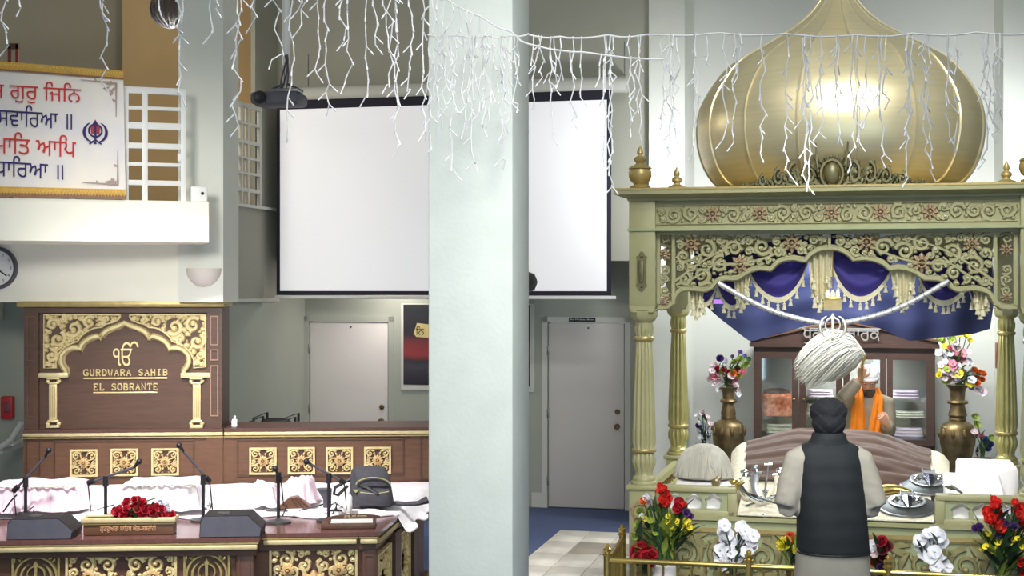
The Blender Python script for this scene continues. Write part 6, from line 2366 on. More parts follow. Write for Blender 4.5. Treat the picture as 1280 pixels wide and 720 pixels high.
sc4 = 1 / 4.2367 / 150
part(MB().ribbon(offset(inner, 17 * sc4), 17 * sc4, .035, vA), 'arch_band', M['gold'], sgn)
part(MB().ribbon(offset(inner, 10 * sc4), 4 * sc4, .042, vA), 'arch_bead', M['goldline'], sgn)
part(MB().ribbon(offset(inner, 30 * sc4), 4 * sc4, .042, vA), 'arch_bead', M['goldline'], sgn)
# spandrels: carved leafwork either side of the arch
top_ = q(0, 100)[1]
for sg_, corner in ((0, [(235, 382), (235, 100), (640, 100)]), (1, [(690, 100), (1090, 100), (1090, 375)])):
    run = [(300, 380), (300, 340), (318, 300), (350, 265), (385, 250), (415, 240), (430, 215), (460, 190), (500, 170), (540, 165), (560, 150), (600, 140), (630, 125), (640, 108)]
    if sg_ == 0:
        poly = [(235, 382), (235, 100), (642, 100)] + run[::-1]
    else:
        poly = [(1328 - x, y) for x, y in [(238, 376), (238, 100), (640, 100)] + run[::-1]]
    P_ = [q(x, y) for x, y in poly]
    mb = MB()
    mb.ribbon(P_, .009, .02, vA, closed=True)
    part(mb, 'spandrel_frame', M['gold'], sgn)
    xs = [p[0] for p in P_]
    zs = [p[1] for p in P_]
    mb = MB()
    pack(mb, lambda x, z: inside(P_, x, z), (min(xs), max(xs), min(zs), max(zs)),   .075, .008, .024, .02, vA, 9, 1500, (), 1.1)
    if sg_ == 1:
        pass
    part(mb, 'spandrel_carving', M['gold2'], sgn)
# little columns carrying the arch
for sx in (0, 1):
    X = (lambda x: x) if sx == 0 else (lambda x: 1328 - x)
    cx2 = lambda x, y: q(X(x), y)
    a, b2 = cx2(210, 432), cx2(368, 405)
    part(MB().bbox(min(a[0], b2[0]), max(a[0], b2[0]), vA - .05, vA, a[1], b2[1], .008), 'impost', M['gold'], sgn)
    def bar(x0, y0, x1, y1, d_):
        a, b2 = cx2(x0, y0), cx2(x1, y1)
        return MB().bbox(min(a[0], b2[0]), max(a[0], b2[0]), vA - d_, vA, min(a[1], b2[1]), max(a[1], b2[1]), .005)
    sh_ = part(bar(263, 655, 305, 465, .03), 'small_column', M['gold'], sgn)
    fl_ = MB()
    for x in (272, 284, 296):
        a, b2 = cx2(x - 2, 640), cx2(x + 2, 480)
        fl_.box(min(a[0], b2[0]), max(a[0], b2[0]), vA - .034, vA - .03, a[1], b2[1])
    part(fl_, 'fluting', M['goldline'], sh_)
    for (x0, y0, x1, y1, d_) in ((250, 440, 322, 432, .045), (258, 465, 315, 455, .038), (250, 697, 320, 682, .045), (256, 668, 314, 655, .038)):
        part(bar(x0, y0, x1, y1, d_), 'capital' if y0 < 500 else 'base_block', M['gold'], sh_)
    for x, y in ((256, 450), (314, 450), (256, 675), (314, 675)):
        a = cx2(x, y)
        part(MB().merge(MB().lathe([(.016, 0), (.018, .02), (.01, .03), (.002, .032)], seg=12), mx=Matrix.Translation((a[0], vA, a[1])) @ Matrix.Rotation(radians(90), 4, 'X')), 'scroll', M['gold'], sh_)
# lettering
letter = mat('letter_brass', (226, 208, 150), .4, .35, var=.04)
a, b2 = q(600, 370), q(735, 240)
t_ = text_mb('ੴ', b2[0] - a[0], b2[1] - a[1], .016)
part(MB().merge(t_, ((a[0] + b2[0]) / 2, vA, (a[1] + b2[1]) / 2)), 'symbol', letter, sgn, smooth=0)
try:
    pass
finally:
    pass


def serif_text(body, x0, x1, y0, y1):
    """slab-serif capitals made from strokes, spaced evenly like the brass letters"""
    G_ = {'G': [[(1, .8), (.8, 1), (.3, 1), (0, .75), (0, .25), (.3, 0), (.8, 0), (1, .2), (1, .45)], [(.6, .45), (1.05, .45)]], 'U': [[(.1, 1), (.1, .25), (.3, 0), (.7, 0), (.9, .25), (.9, 1)], [(0, 1), (.25, 1)], [(.75, 1), (1, 1)]],
          'R': [[(.1, 0), (.1, 1)], [(0, 1), (.7, 1), (.9, .85), (.9, .65), (.7, .5), (.1, .5)], [(.5, .5), (.9, 0)], [(0, 0), (.28, 0)], [(.8, 0), (1.02, 0)]], 'D': [[(.12, 0), (.12, 1)], [(0, 1), (.6, 1), (.95, .7), (.95, .3), (.6, 0), (0, 0)]],
          'W': [[(.05, 1), (.27, 0), (.5, .8), (.73, 0), (.95, 1)], [(-.05, 1), (.18, 1)], [(.82, 1), (1.05, 1)]], 'A': [[(.05, 0), (.5, 1), (.95, 0)], [(.23, .35), (.77, .35)], [(-.05, 0), (.22, 0)], [(.78, 0), (1.05, 0)]],
          'S': [[(.92, .8), (.7, 1), (.3, 1), (.08, .8), (.1, .62), (.88, .38), (.92, .2), (.7, 0), (.3, 0), (.06, .2)]], 'H': [[(.12, 0), (.12, 1)], [(.88, 0), (.88, 1)], [(.12, .5), (.88, .5)], [(0, 0), (.26, 0)], [(0, 1), (.26, 1)], [(.74, 0), (1, 0)], [(.74, 1), (1, 1)]],
          'I': [[(.5, 0), (.5, 1)], [(.2, 0), (.8, 0)], [(.2, 1), (.8, 1)]], 'B': [[(.12, 0), (.12, 1)], [(0, 1), (.65, 1), (.85, .87), (.85, .65), (.65, .52), (.12, .52)], [(.65, .52), (.92, .37), (.92, .15), (.7, 0), (0, 0)]],
          'E': [[(.12, 0), (.12, 1)], [(0, 1), (.9, 1), (.9, .82)], [(.12, .5), (.65, .5)], [(0, 0), (.92, 0), (.92, .2)]], 'L': [[(.15, 0), (.15, 1)], [(0, 1), (.35, 1)], [(0, 0), (.9, 0), (.9, .22)]], 'O': [[(.3, 0), (.05, .3), (.05, .7), (.3, 1), (.7, 1), (.95, .7), (.95, .3), (.7, 0), (.3, 0)]],
          'N': [[(.1, 0), (.1, 1), (.88, 0), (.88, 1)], [(0, 0), (.22, 0)], [(-.03, 1), (.12, 1)], [(.76, 1), (1, 1)]], 'T': [[(.5, 0), (.5, 1)], [(.02, .8), (.02, 1), (.98, 1), (.98, .8)], [(.33, 0), (.67, 0)]]}
    a, b2 = q(x0, y1), q(x1, y0)
    n = len(body)
    pitch = (b2[0] - a[0]) / (n - .28)
    w = pitch * .72
    for i, ch in enumerate(body):
        if ch == ' ':
            continue
        mb = MB()
        for st in G_[ch]:
            mb.ribbon([(a[0] + i * pitch + x * w, a[1] + z * (b2[1] - a[1])) for x, z in st], .0056, .014, vA)
        part(mb, 'letter', letter, sgn)


serif_text('GURDWARA SAHIB', 444, 887, 389, 421)
serif_text('EL SOBRANTE', 497, 836, 464, 498)
for (x0, y0, x1, y1) in ((443, 430, 887, 441), (494, 506, 835, 515)):
    a, b2 = q(x0, y1), q(x1, y0)
    part(MB().bbox(a[0], b2[0], vA - .014, vA, a[1], b2[1], .004), 'underline', letter, sgn)
# little white dispenser at the end of the ledge
a, b2 = sp(290, 532, .1), sp(297, 524, .1)
o = solo(MB().bbox(a[0], b2[0], .06, .14, zLt, b2[1], .008), 'small_dispenser', M['white'], 'tiny white dispenser on the counter ledge right of the sign panel', 'bottle', S, ((a[0] + b2[0]) / 2, .1, zLt))
part(MB().box((a[0] + b2[0]) / 2 - .008, (a[0] + b2[0]) / 2 + .008, .09, .11, b2[1], b2[1] + .03), 'pump', M['white'], o)

# ------------------------------------------------------------------ the white sheets on the stage
zsh_ = ZST + .022
f0 = S.flat(-60, 648, zsh_)[1]


def stage_sheet(s, t):
    # front edge is uneven; the right end hangs over the side
    x0 = uLs
    fv = f0 + .05 * sin(s * 21) + .03 * sin(s * 47)
    if s > .55:
        fv -= (s - .55) * .1
    v = lerp(fv, -.03, t)
    tt = (v - vF2) / (vRb - vF2)
    xr = uR + (uRb - uR) * tt + .10 + .03 * sin(t * 22)
    x = lerp(x0, xr, s)
    xe_ = uR + (uRb - uR) * tt
    am = .4 + .6 * min(1, (-.03 - v) / .6)
    z = zsh_ + am * (.008 * sin(x * 13 + 2 * sin(v * 5)) + .008 * sin(v * 17 + x * 3) + .005 * sin(x * 31) * sin(v * 23))
    if t < .03:
        z = ZST + .004
    over = x - (xe_ - .01)
    if over > 0:
        z = z - min(.12, over * 1.8)
    return (x, v, z)


o = solo(MB().sheet(stage_sheet, 90, 44, .008), 'stage_sheet', M['sheet'], 'rumpled white cotton sheet covering the musicians stage and hanging over its right side', 'sheet', S, (uLs + 2.3, -1.0, ZST), smooth=75)


def draped(name, lab, cat, x0, x1, v0, v1, z0_, z1_, mt, nf=22, amp=.012, slump=.0, seed=0, group=None):
    rgx = random.Random(seed)
    ph = [rgx.uniform(0, 6) for _ in range(4)]

    def f(s, t):
        a = 2 * pi * s
        c_, s2 = cos(a), sin(a)
        m_ = max(abs(c_), abs(s2)) ** .9
        ex, ey = c_ / m_, s2 / m_
        if t < .4:
            k_ = t / .4
            z = z1_ + .01 * sin(7 * ex * k_ + ph[0]) * cos(5 * ey + ph[1]) - slump * (ex * k_ * .5 + .5) - .012 * k_ ** 4
            return ((x0 + x1) / 2 + ex * k_ * (x1 - x0) / 2, (v0 + v1) / 2 + ey * k_ * (v1 - v0) / 2, z)
        k_ = (t - .4) / .6
        w = amp * (.4 + .6 * k_) * (sin(a * nf + ph[2]) + .5 * sin(a * nf * .43 + ph[3])) + .035 * k_ * k_
        zt2 = z1_ - .012 - slump * (ex * .5 + .5)
        return ((x0 + x1) / 2 + ex * ((x1 - x0) / 2 + w), (v0 + v1) / 2 + ey * ((v1 - v0) / 2 + w), lerp(zt2, z0_ + .004 + .01 * (1 + sin(a * 7)) * (k_ > .9), k_))
    return solo(MB().sheet(f, 110, 16, .005), name, mt, lab, cat, S, ((x0 + x1) / 2, (v0 + v1) / 2, z0_), group, smooth=65)


zt_ = ZST + .045
vh0, vh1 = f0 + .06, f0 + .5
zz1 = S.z(60, 606, vh0)
draped('covered_harmonium', 'pale pink pleated cloth over a harmonium at the left end of the stage', 'instrument', S.u(-14, vh0), S.u(97, vh0), vh0, vh1, zt_, zz1, M['lilac'], 34, .016, 0, 1)
zz2 = S.z(200, 604, vh0)
draped('covered_harmonium', 'white cloth over a harmonium behind the red flower planter', 'instrument', S.u(150, vh0), S.u(247, vh0), vh0, vh1, zt_, zz2, M['sheet'], 22, .010, 0, 2)
# trim braid along the top front edge of the covers
for (xa, xb, zz_, nm) in ((0, 95, zz1, 'covered_harmonium'), (153, 246, zz2, 'covered_harmonium.001')):
    P_ = [(S.u(lerp(xa, xb, i / 30), vh0), vh0 - .012 - .004 * sin(i * 1.7), zz_ - .012 + .004 * sin(i * 2.3)) for i in range(31)]
    part(MB().tube(P_, [.009 if i % 2 else .006 for i in range(31)], 6), 'braid', mat('braid_gold', (236, 228, 204), .6), bpy.data.objects[nm])
# covered pair of drums


def lump(name, lab, px0, px1, ytop, v, ybot, seed, mt):
    x0, x1 = S.u(px0, v), S.u(px1, v)
    z1_ = S.z((px0 + px1) / 2, ytop, v)
    rx = (x1 - x0) / 2
    rgx = random.Random(seed)
    ph = rgx.uniform(0, 6)

    def f(s, t):
        a = 2 * pi * s
        k_ = sin(t * pi / 2)
        z = zt_ + (z1_ - zt_) * (max(0, cos(t * pi / 2)) ** .55)
        r_ = rx * (k_ ** .8) * (1 + .05 * t * sin(a * 9 + ph) + .03 * t * sin(a * 17))
        return ((x0 + x1) / 2 + r_ * cos(a), v + r_ * .85 * sin(a), z + .006 * sin(a * 5 + ph) * t * (t < .95))
    return solo(MB().sheet(f, 72, 14, -.006), name, mt, lab, 'instrument', S, ((x0 + x1) / 2, v, zt_), smooth=65)


for (xa, xb_, yt, dv_, mt, lab, sd_) in ((314, 352, 601, .34, 'sheet', 'white cloth bundle over a drum, behind the fourth microphone stand', 3), (354, 399, 599, .40, 'lilac', 'pinkish white cloth bundle over a taller drum, left of the grey backpack', 5)):
    vd = f0 + dv_
    o = draped('covered_drum', lab, 'instrument', S.u(xa + 5, vd), S.u(xb_ - 9, vd), vd - .14, vd + .14, zt_, S.z(xa, yt, vd), M[mt], 7, .024, .03 if sd_ == 3 else -.02, sd_)
# brown instrument corner peeping out
vk = f0 + .2
x_, z_ = sp(362, 636, vk)
o = solo(MB().prism([(x_ - .09, zt_), (x_ + .17, zt_ - .0), (x_ + .06, zt_ + .085), (x_ + .0, zt_ + .075)], vk - .07, vk + .03), 'instrument_case', M['wood2'], 'brown corner of an instrument case between the two covered drums', 'case', S, (x_, vk, zt_))
for k_ in range(3):
    part(MB().tube([(x_ + .02 + .03 * k_, vk - .075, zt_ + .075), (x_ + .07 + .035 * k_, vk - .075, zt_ + .005)], .005, 5), 'strap', M['wooddark'], o)

# ------------------------------------------------------------------ backpack and bottle
vb = S.flat(463, 635, zt_)[1] + .14
x0, x1 = S.u(436, vb), S.u(491, vb)
z0_, z1_ = zt_, S.z(463, 585, vb)
xc = (x0 + x1) / 2
hb_ = z1_ - z0_
o = thing('backpack', 'charcoal grey backpack with yellow piping standing on the stage sheet', 'bag', S, (xc, vb, z0_))
w_ = (x1 - x0) / 2
mb = MB().loft([(xc + .01, vb, z0_, w_ * .92, .13), (xc + .01, vb, z0_ + .02, w_ * .99, .145), (xc, vb, z0_ + hb_ * .45, w_ * .94, .145), (xc - .01, vb, z0_ + hb_ * .75, w_ * .86, .13), (xc - .015, vb, z0_ + hb_ * .93, w_ * .8, .115), (xc - .015, vb, z0_ + hb_, w_ * .7, .09)], 32, 4)
part(mb, 'body', M['backpack'], o)
mb = MB().loft([(xc + .03, vb - .13, z0_ + .02, w_ * .72, .05), (xc + .03, vb - .14, z0_ + .06, w_ * .78, .06), (xc + .03, vb - .135, z0_ + hb_ * .42, w_ * .74, .055), (xc + .03, vb - .12, z0_ + hb_ * .5, w_ * .66, .04)], 28, 4)
part(mb, 'front_pocket', M['backpack'], o)
mb = MB().loft([(xc + .02, vb - .08, z0_ + hb_ * .58, w_ * .8, .07), (xc + .01, vb - .075, z0_ + hb_ * .8, w_ * .82, .075), (xc - .01, vb - .05, z0_ + hb_ * .99, w_ * .72, .08), (xc - .015, vb - .02, z0_ + hb_ * 1.03, w_ * .6, .07)], 28, 4)
part(mb, 'flap', M['backpack'], o)
part(MB().tube([(xc + w_ * .8 * cos(a) * .95 + .02, vb - .155 - .01 * sin(a), z0_ + hb_ * .62 + hb_ * .2 * sin(a)) for a in [lerp(.1, pi - .1, i / 14) for i in range(15)]], .0045, 6), 'piping', M['lime'], o)
part(MB().tube([(xc - w_ * .62 + .03, vb - .18, z0_ + hb_ * .44), (xc + .03, vb - .192, z0_ + hb_ * .40), (xc + w_ * .65 + .03, vb - .18, z0_ + hb_ * .45)], .004, 6), 'piping', M['lime'], o)
part(MB().prism([(xc - .13, z0_ + hb_ * .5), (xc - .08, z0_ + hb_ * .5), (xc - .105, z0_ + hb_ * .41)], vb - .152, vb - .146), 'badge', M['lime'], o)
part(MB().tube([(xc - .1, vb - .1, z0_ + hb_ * .6), (xc - .02, vb - .17, z0_ + hb_ * .55), (xc + .06, vb - .19, z0_ + hb_ * .38)], .014, 6), 'compression_strap', M['black'], o)
part(MB().tube([(xc - .12, vb - .03, z0_ + hb_ * .78), (xc - .26, vb - .06, z0_ + hb_ * .52), (xc - .27, vb - .06, z0_ + hb_ * .34), (xc - .24, vb - .05, z0_ + hb_ * .3), (xc - .17, vb - .05, z0_ + hb_ * .55)], .012, 6), 'shoulder_strap', M['black'], o)
part(MB().tube([(xc + .15, vb - .05, z0_ + .02), (xc + .26, vb - .08, z0_ + .018), (xc + .35, vb - .07, z0_ + .02), (xc + .42, vb - .06, z0_ + .045)], [.03, .035, .035, .045], 8, ry=[.015, .016, .018, .03]), 'hip_belt', M['backpack'], o)
vq = S.flat(434, 641, zt_)[1]
xq = S.u(434.5, vq)
zt3 = S.z(434, 613, vq)
o = solo(MB().lathe([(.03, 0), (.034, .01), (.034, (zt3 - zt_) * .7), (.022, (zt3 - zt_) * .82), (.016, (zt3 - zt_) * .86), (.016, (zt3 - zt_) * .92)], (xq, vq), 18, zt_), 'water_bottle', M['white'], 'white bottle standing in front of the grey backpack', 'bottle', S, (xq, vq, zt_))
part(MB().lathe([(.019, (zt3 - zt_) * .9), (.019, zt3 - zt_), (.012, zt3 - zt_ + .003)], (xq, vq), 14, zt_), 'cap', M['white'], o)

# ------------------------------------------------------------------ microphones


def mic_stand(px_p, v, yb, yj, boom, head, lab, base_z=None):
    """pole from the stage top to the joint, then a tilted boom"""
    x = S.u(px_p, v)
    zb_ = ZST + .002 if base_z is None else base_z
    o = thing('microphone_stand', lab, 'microphone stand', S, (x, v, zb_))
    part(MB().lathe([(.09, 0), (.09, .012), (.03, .022), (.014, .03)], (x, v), 24, zb_), 'base', M['iron'], o)
    zj = S.z(px_p, yj, v)
    part(MB().tube([(x, v, zb_ + .02), (x, v, zj)], .012, 10), 'pole', M['black'], o)
    part(MB().tube([(x, v, zj - .05), (x, v, zj + .02)], .02, 10), 'clutch', M['black'], o)
    (ax, ay), (bx, by) = boom
    A_ = Vector((S.u(ax, v + .05), v + .05, S.z(ax, ay, v + .05)))
    B_ = Vector((S.u(bx, v - .04), v - .04, S.z(bx, by, v - .04)))
    part(MB().tube([A_, B_], .009, 8), 'boom', M['dgrey'], o)
    part(MB().tube([A_, A_.lerp(B_, .14)], .02, 8), 'counterweight', M['black'], o)
    Hh = Vector((S.u(head[0], v - .08), v - .08, S.z(head[0], head[1], v - .08)))
    m_ = part(MB().tube([B_, B_.lerp(Hh, .6), Hh], [.010, .013, .016], 10), 'microphone', M['black'], o)
    part(MB().ell(Hh, (.022, .022, .022), 12, 8), 'grille', M['black'], m_)
    part(MB().tube([A_, A_ + Vector((.02, 0, -.2)), Vector((x + .06, v, zb_ + .12)), Vector((x + .02, v + .12, zb_ + .03))], .005, 5), 'cable', M['black'], o)
    return o


vM = f0 - .12
mic_stand(32, vM, 648, 600, ((17, 614), (57, 571)), (61, 563), 'black microphone stand at the left end of the stage, boom raised to the right')
mic_stand(132, vM + .02, 645, 599, ((110, 604), (168, 584)), (174, 577), 'black microphone stand left of the red flowers, its boom nearly level')
mic_stand(254, vM + .02, 646, 597, ((262, 602), (229, 564)), (224, 557), 'black microphone stand right of the red flowers, boom raised to the left')
mic_stand(348, vM - .1, 665, 594, ((351, 597), (346, 590)), (344, 586), 'black microphone stand with a short head in front of the covered drums')
mic_stand(411, vM - .05, 652, 595, ((430, 603), (388, 580)), (383, 577), 'black microphone stand beside the grey backpack, boom raised to the left')
# small grey foot lamp and cables
x, z = sp(408, 632, vM + .15)
o = solo(MB().loft([(x, vM + .25, zsh_ + .03, .03, .03), (x, vM + .25, zsh_ + .09, .03, .03), (x - .02, vM + .23, zsh_ + .17, .055, .05)], 16, 3), 'small_speaker', M['dgrey'], 'small grey cone speaker on the sheet behind the backpack microphone stand', 'speaker', S, (x, vM + .25, zsh_ + .03))
for k_, (pts, lab) in enumerate(((((374, 640), (390, 634), (404, 630)), 'thin black cable running left from the small grey cone speaker'), (((412, 632), (420, 628), (421, 636), (412, 643), (428, 638)), 'black cable looped right of the backpack microphone stand'), (((333, 662), (338, 650), (360, 648)), 'black cable at the foot of the microphone stand by the covered drums'), ((( 4, 640), (14, 626), (22, 618)), 'black cable hanging at the leftmost microphone stand'))):
    vv = vM + .1
    P_ = [Vector((S.u(a, vv), vv - .01 * i, max(ZST + .055, S.z(a, b2, vv)))) for i, (a, b2) in enumerate(pts)]
    solo(MB().tube(P_, .006, 6), 'cable', M['black'], lab, 'cable', S, tuple(P_[0]))

# ------------------------------------------------------------------ monitors, planter, donation box on the deck
for (xa, xb, yt, yb, lab) in ((8, 90, 649, 673, 'black wedge stage monitor left of the red flower planter'), (249, 326, 645, 670, 'black wedge stage monitor right of the red flower planter')):
    v0 = vF1 + .03
    sx_ = lambda t: S.u(lerp(xa, xb, t), v0)
    hz_ = lambda y: max(ZST + .001, S.z(xa + 30, y, v0))
    pr = [(sx_(0), ZST + .001), (sx_(1), ZST + .001), (sx_(1.02), hz_(yt + 16)), (sx_(.8), hz_(yt - .5)), (sx_(.07), hz_(yt)), (sx_(.02), hz_(yt + 5))]
    o = thing('stage_monitor', lab, 'speaker', S, (sx_(.5), v0 + .15, ZST))
    part(MB().prism(pr, v0, v0 + .27), 'cabinet', M['black'], o, smooth=20)
    gx = sum(q_[0] for q_ in pr) / 6
    gz2 = (ZST + hz_(yt)) / 2
    part(MB().prism([(gx + (a - gx) * .97, gz2 + (b2 - gz2) * .93) for a, b2 in pr], v0 - .012, v0 + .002), 'grille', M['dgrey'], o, smooth=20)
    part(MB().bbox(sx_(.25), sx_(.45), v0 + .1, v0 + .16, hz_(yt) - .004, hz_(yt) + .006, .003), 'handle', M['iron'], o)
v0 = S.flat(150, 669.5, ZST)[1]
x0, x1 = S.u(104, v0), S.u(217, v0)
zt4 = S.z(160, 647, v0)
o = thing('planter_box', 'long walnut planter box with a gilt rim and gold Gurmukhi lettering on the stage front', 'planter', S, ((x0 + x1) / 2, v0 + .12, ZST))
part(MB().bbox(x0, x1, v0, v0 + .13, ZST + .001, zt4 - .03, .006), 'box', M['wood2'], o)
for bx_ in ((x0 - .015, x1 + .015, v0 - .018, v0 + .01), (x0 - .015, x1 + .015, v0 + .12, v0 + .145), (x0 - .015, x0 + .01, v0 + .01, v0 + .12), (x1 - .01, x1 + .015, v0 + .01, v0 + .12)):
    part(MB().bbox(*bx_, zt4 - .034, zt4, .008), 'gilt_rim', M['gold'], o)
part(MB().box(x0 + .01, x1 - .01, v0 + .01, v0 + .12, zt4 - .03, zt4 - .01), 'moss', M['leafdark'], o)
part(MB().box(x0 - .005, x1 + .005, v0 - .01, v0 + .01, zt4 - .045, zt4 - .036), 'gilt_bead', M['goldline'], o)
a, b2 = sp(125, 664, v0), sp(195, 657, v0)
t_ = text_mb('ਗੁਰਦੁਆਰਾ ਸਾਿਹਬ ਐਲ-ਸਬਰਾਂਟੀ', b2[0] - a[0], .05, .006)
part(MB().merge(t_, ((a[0] + b2[0]) / 2, v0, (a[1] + b2[1]) / 2)), 'lettering', mat('letter_pale_copper', (206, 160, 120), .5), o, smooth=0)
rg = random.Random(8)
o2 = thing('planter_flowers', 'bunch of dark red silk roses with a few white ones in the planter box', 'flowers', S, ((x0 + x1) / 2, v0 + .065, zt4))
_H = H
H = S
bl_ = []
for i in range(46):
    t = rg.random()
    x_ = lerp(143, 214, t)
    top = seq([(143, 640), (152, 630), (160, 623), (178, 621), (190, 626), (205, 634), (214, 640)], x_)
    bl_.append((x_, lerp(645, top + 2, rg.random()), 'rose', 'crimson', rg.uniform(.55, .8)))
bl_ += [(199, 630, 'rose', 'whitep', .6), (207, 634, 'rose', 'whitep', .7), (209, 637, 'rose', 'whitep', .6), (200, 621, 'small', 'whitep', 1), (188, 640, 'small', 'leaflight', 1), (173, 641, 'small', 'leaflight', 1)]
arrange(o2, ((x0 + x1) / 2 + .05, v0 + .065, zt4 - .01), bl_, v0 + .065, rg, ('leaf', 'leafdark', 'leaf'), 36, leaf_l=.07, jit=.05)
H = _H
# donation box with an arched back board
v0 = S.flat(440, 661.5, ZST)[1]
x0, x1 = S.u(401, v0), S.u(469, v0)
zb_ = ZST + .001
o = thing('donation_box', 'low walnut donation tray with an arched back board and gold lettering', 'box', S, ((x0 + x1) / 2, v0 + .12, zb_))
part(MB().bbox(x0, x1, v0, v0 + .3, zb_, zb_ + .032, .005), 'tray', M['wood'], o)
part(MB().box(x0 + .06, x1 - .02, v0 + .05, v0 + .2, zb_ + .033, zb_ + .037), 'paper', M['trim'], o)
part(MB().box(x0 + .045, x0 + .06, v0 + .03, v0 + .24, zb_ + .033, zb_ + .05), 'side_lip', M['wooddark'], o)
xa, xb = S.u(414, v0 + .26), S.u(475, v0 + .26)
zt5 = S.z(445, 643, v0 + .26)
hz = zt5 - zb_ - .03
pts = [(xa, zb_ + .03)] + [(xb, zb_ + .03)] + [(lerp(xb, xa, i / 14), zb_ + .03 + hz * (.45 + .55 * sin(pi * i / 14) ** .7)) for i in range(15)]
part(MB().prism(pts, v0 + .26, v0 + .29), 'back_board', M['wood'], o)
t_ = text_mb('ਗੁਰੂ ਕੀ ਗੋਲਕ', (xb - xa) * .46, hz * .42, .006)
part(MB().box((xa + xb) / 2 - (xb - xa) * .24, (xa + xb) / 2 + (xb - xa) * .24, v0 + .254, v0 + .26, zb_ + .03 + hz * .38, zb_ + .03 + hz * .42), 'gilt_line', M['gold'], o)
part(MB().merge(t_, ((xa + xb) / 2, v0 + .26, zb_ + .03 + hz * .64)), 'lettering', M['gold'], o, smooth=0)

# ------------------------------------------------------------------ black chair behind the counter
vc2 = 1.6
x0, x1 = S.u(314, vc2), S.u(371, vc2)
za_ = S.z(340, 519, vc2)
o = thing('office_chair', 'black chair with square metal arms, its top showing over the counter', 'chair', S, ((x0 + x1) / 2, vc2, 0))
for (xa, xb) in ((x0, x0 + .13), (x1 - .13, x1)):
    mb = MB()
    dz = .01 if xa == x0 else .0
    mb.tube([(xa, vc2 - .2, 0), (xa, vc2 - .2, za_ - .045), (xb, vc2 - .2, za_ + dz), (xb, vc2 - .2, 0)], .013, 8)
    mb.tube([(xa, vc2 + .2, 0), (xa, vc2 + .2, za_ - .045), (xb, vc2 + .2, za_ + dz), (xb, vc2 + .2, 0)], .013, 8)
    part(mb, 'arm_frame', M['black'], o)
xm_ = (x0 + x1) / 2
part(MB().loft([(xm_, vc2 + .18, .5, .17, .03), (xm_, vc2 + .2, za_ - .1, .17, .035), (xm_ , vc2 + .21, za_ - .055, .12, .03), (xm_, vc2 + .21, za_ - .045, .05, .02)], 24, 3), 'backrest', M['black'], o)
part(MB().bbox(x0 + .05, x1 - .05, vc2 - .2, vc2 + .2, .42, .5, .03), 'seat', M['black'], o)

# ================================================================== PEOPLE


def fuse(mb, voxel, smooth=4):
    """one continuous skin grown over the joined limbs"""
    me = bpy.data.meshes.new('raw')
    me.from_pydata(mb.v, [], mb.f)
    finish(me, 0)
    o = bpy.data.objects.new('raw', me)
    COL.objects.link(o)
    r = o.modifiers.new('r', 'REMESH')
    r.mode = 'VOXEL'
    r.voxel_size = voxel
    s_ = o.modifiers.new('s', 'SMOOTH')
    s_.factor = .5
    s_.iterations = smooth
    dg = bpy.context.evaluated_depsgraph_get()
    ev = o.evaluated_get(dg).to_mesh()
    out = MB().add([tuple(v.co) for v in ev.vertices], [tuple(p.vertices) for p in ev.polygons])
    o.evaluated_get(dg).to_mesh_clear()
    bpy.data.objects.remove(o)
    return out


def head_mb():
    """head about its centre, facing +y"""
    mb = MB()
    mb.ell((0, -.012, .03), (.076, .096, .088), 16, 12)
    mb.ell((0, .02, -.03), (.062, .07, .085), 16, 12)
    mb.ell((0, .055, -.088), (.035, .03, .028), 10, 8)
    mb.tube([(0, .082, .018), (0, .10, -.015), (0, .105, -.03)], [.008, .013, .016], 8)
    mb.ell((-.012, .094, -.034), (.011, .011, .009), 8, 6)
    mb.ell((.012, .094, -.034), (.011, .011, .009), 8, 6)
    for sx in (-1, 1):
        mb.ell((sx * .03, .074, .026), (.026, .012, .009), 8, 6)
        mb.ell((sx * .042, .058, -.018), (.022, .02, .02), 8, 6)
        mb.ell((sx * .078, -.01, -.008), (.010, .02, .034), 8, 6)
    mb.ell((0, .082, -.056), (.024, .012, .007), 8, 6)
    mb.ell((0, .08, -.068), (.021, .012, .008), 8, 6)
    mb.tube([(0, -.02, -.04), (0, -.012, -.19)], [.052, .052], 14)
    return mb


def hand_mb(mx, curl, side=1):
    """open palm along +y with the palm facing -z; the thumb leaves on the +x side times side"""
    mb = MB()
    mb.tube([(0, -.03, 0), (0, .0, 0), (0, .03, 0), (0, .075, 0), (0, .09, 0)], [.024, .027, .038, .041, .036], 12, ry=[.019, .019, .016, .014, .011], up=(1, 0, 0))
    for i, (dx, l) in enumerate(((.03, .07), (.010, .08), (-.011, .074), (-.031, .058))):
        x = dx * side
        pts = [Vector((x * .9, .07, 0))]
        a = 0
        for k_, f in enumerate((.42, .32, .26)):
            a += curl * (.55, 1.0, .8)[k_]
            pts.append(pts[-1] + Vector((0, cos(a) * l * f, -sin(a) * l * f)))
        mb.tube(pts, [.0095, .009, .0082, .006], 8)
    a = curl * .5
    p0 = Vector((.028 * side, .015, -.004))
    p1 = p0 + Vector((.028 * side, .025, -.012))
    p2 = p1 + Vector((.008 * side * (1 - a), .026, -.014 - .012 * a))
    p3 = p2 + Vector((-.008 * side * a, .02, -.012 - .012 * a))
    mb.tube([p0, p1, p2, p3], [.014, .012, .0105, .007], 8)
    return MB().merge(mb, mx=mx)


def aim(origin, fwd, up):
    f = Vector(fwd).normalized()
    u = Vector(up)
    u = (u - f * u.dot(f)).normalized()
    r = f.cross(u)
    return Matrix(((r.x, f.x, u.x, origin[0]), (r.y, f.y, u.y, origin[1]), (r.z, f.z, u.z, origin[2]), (0, 0, 0, 1)))


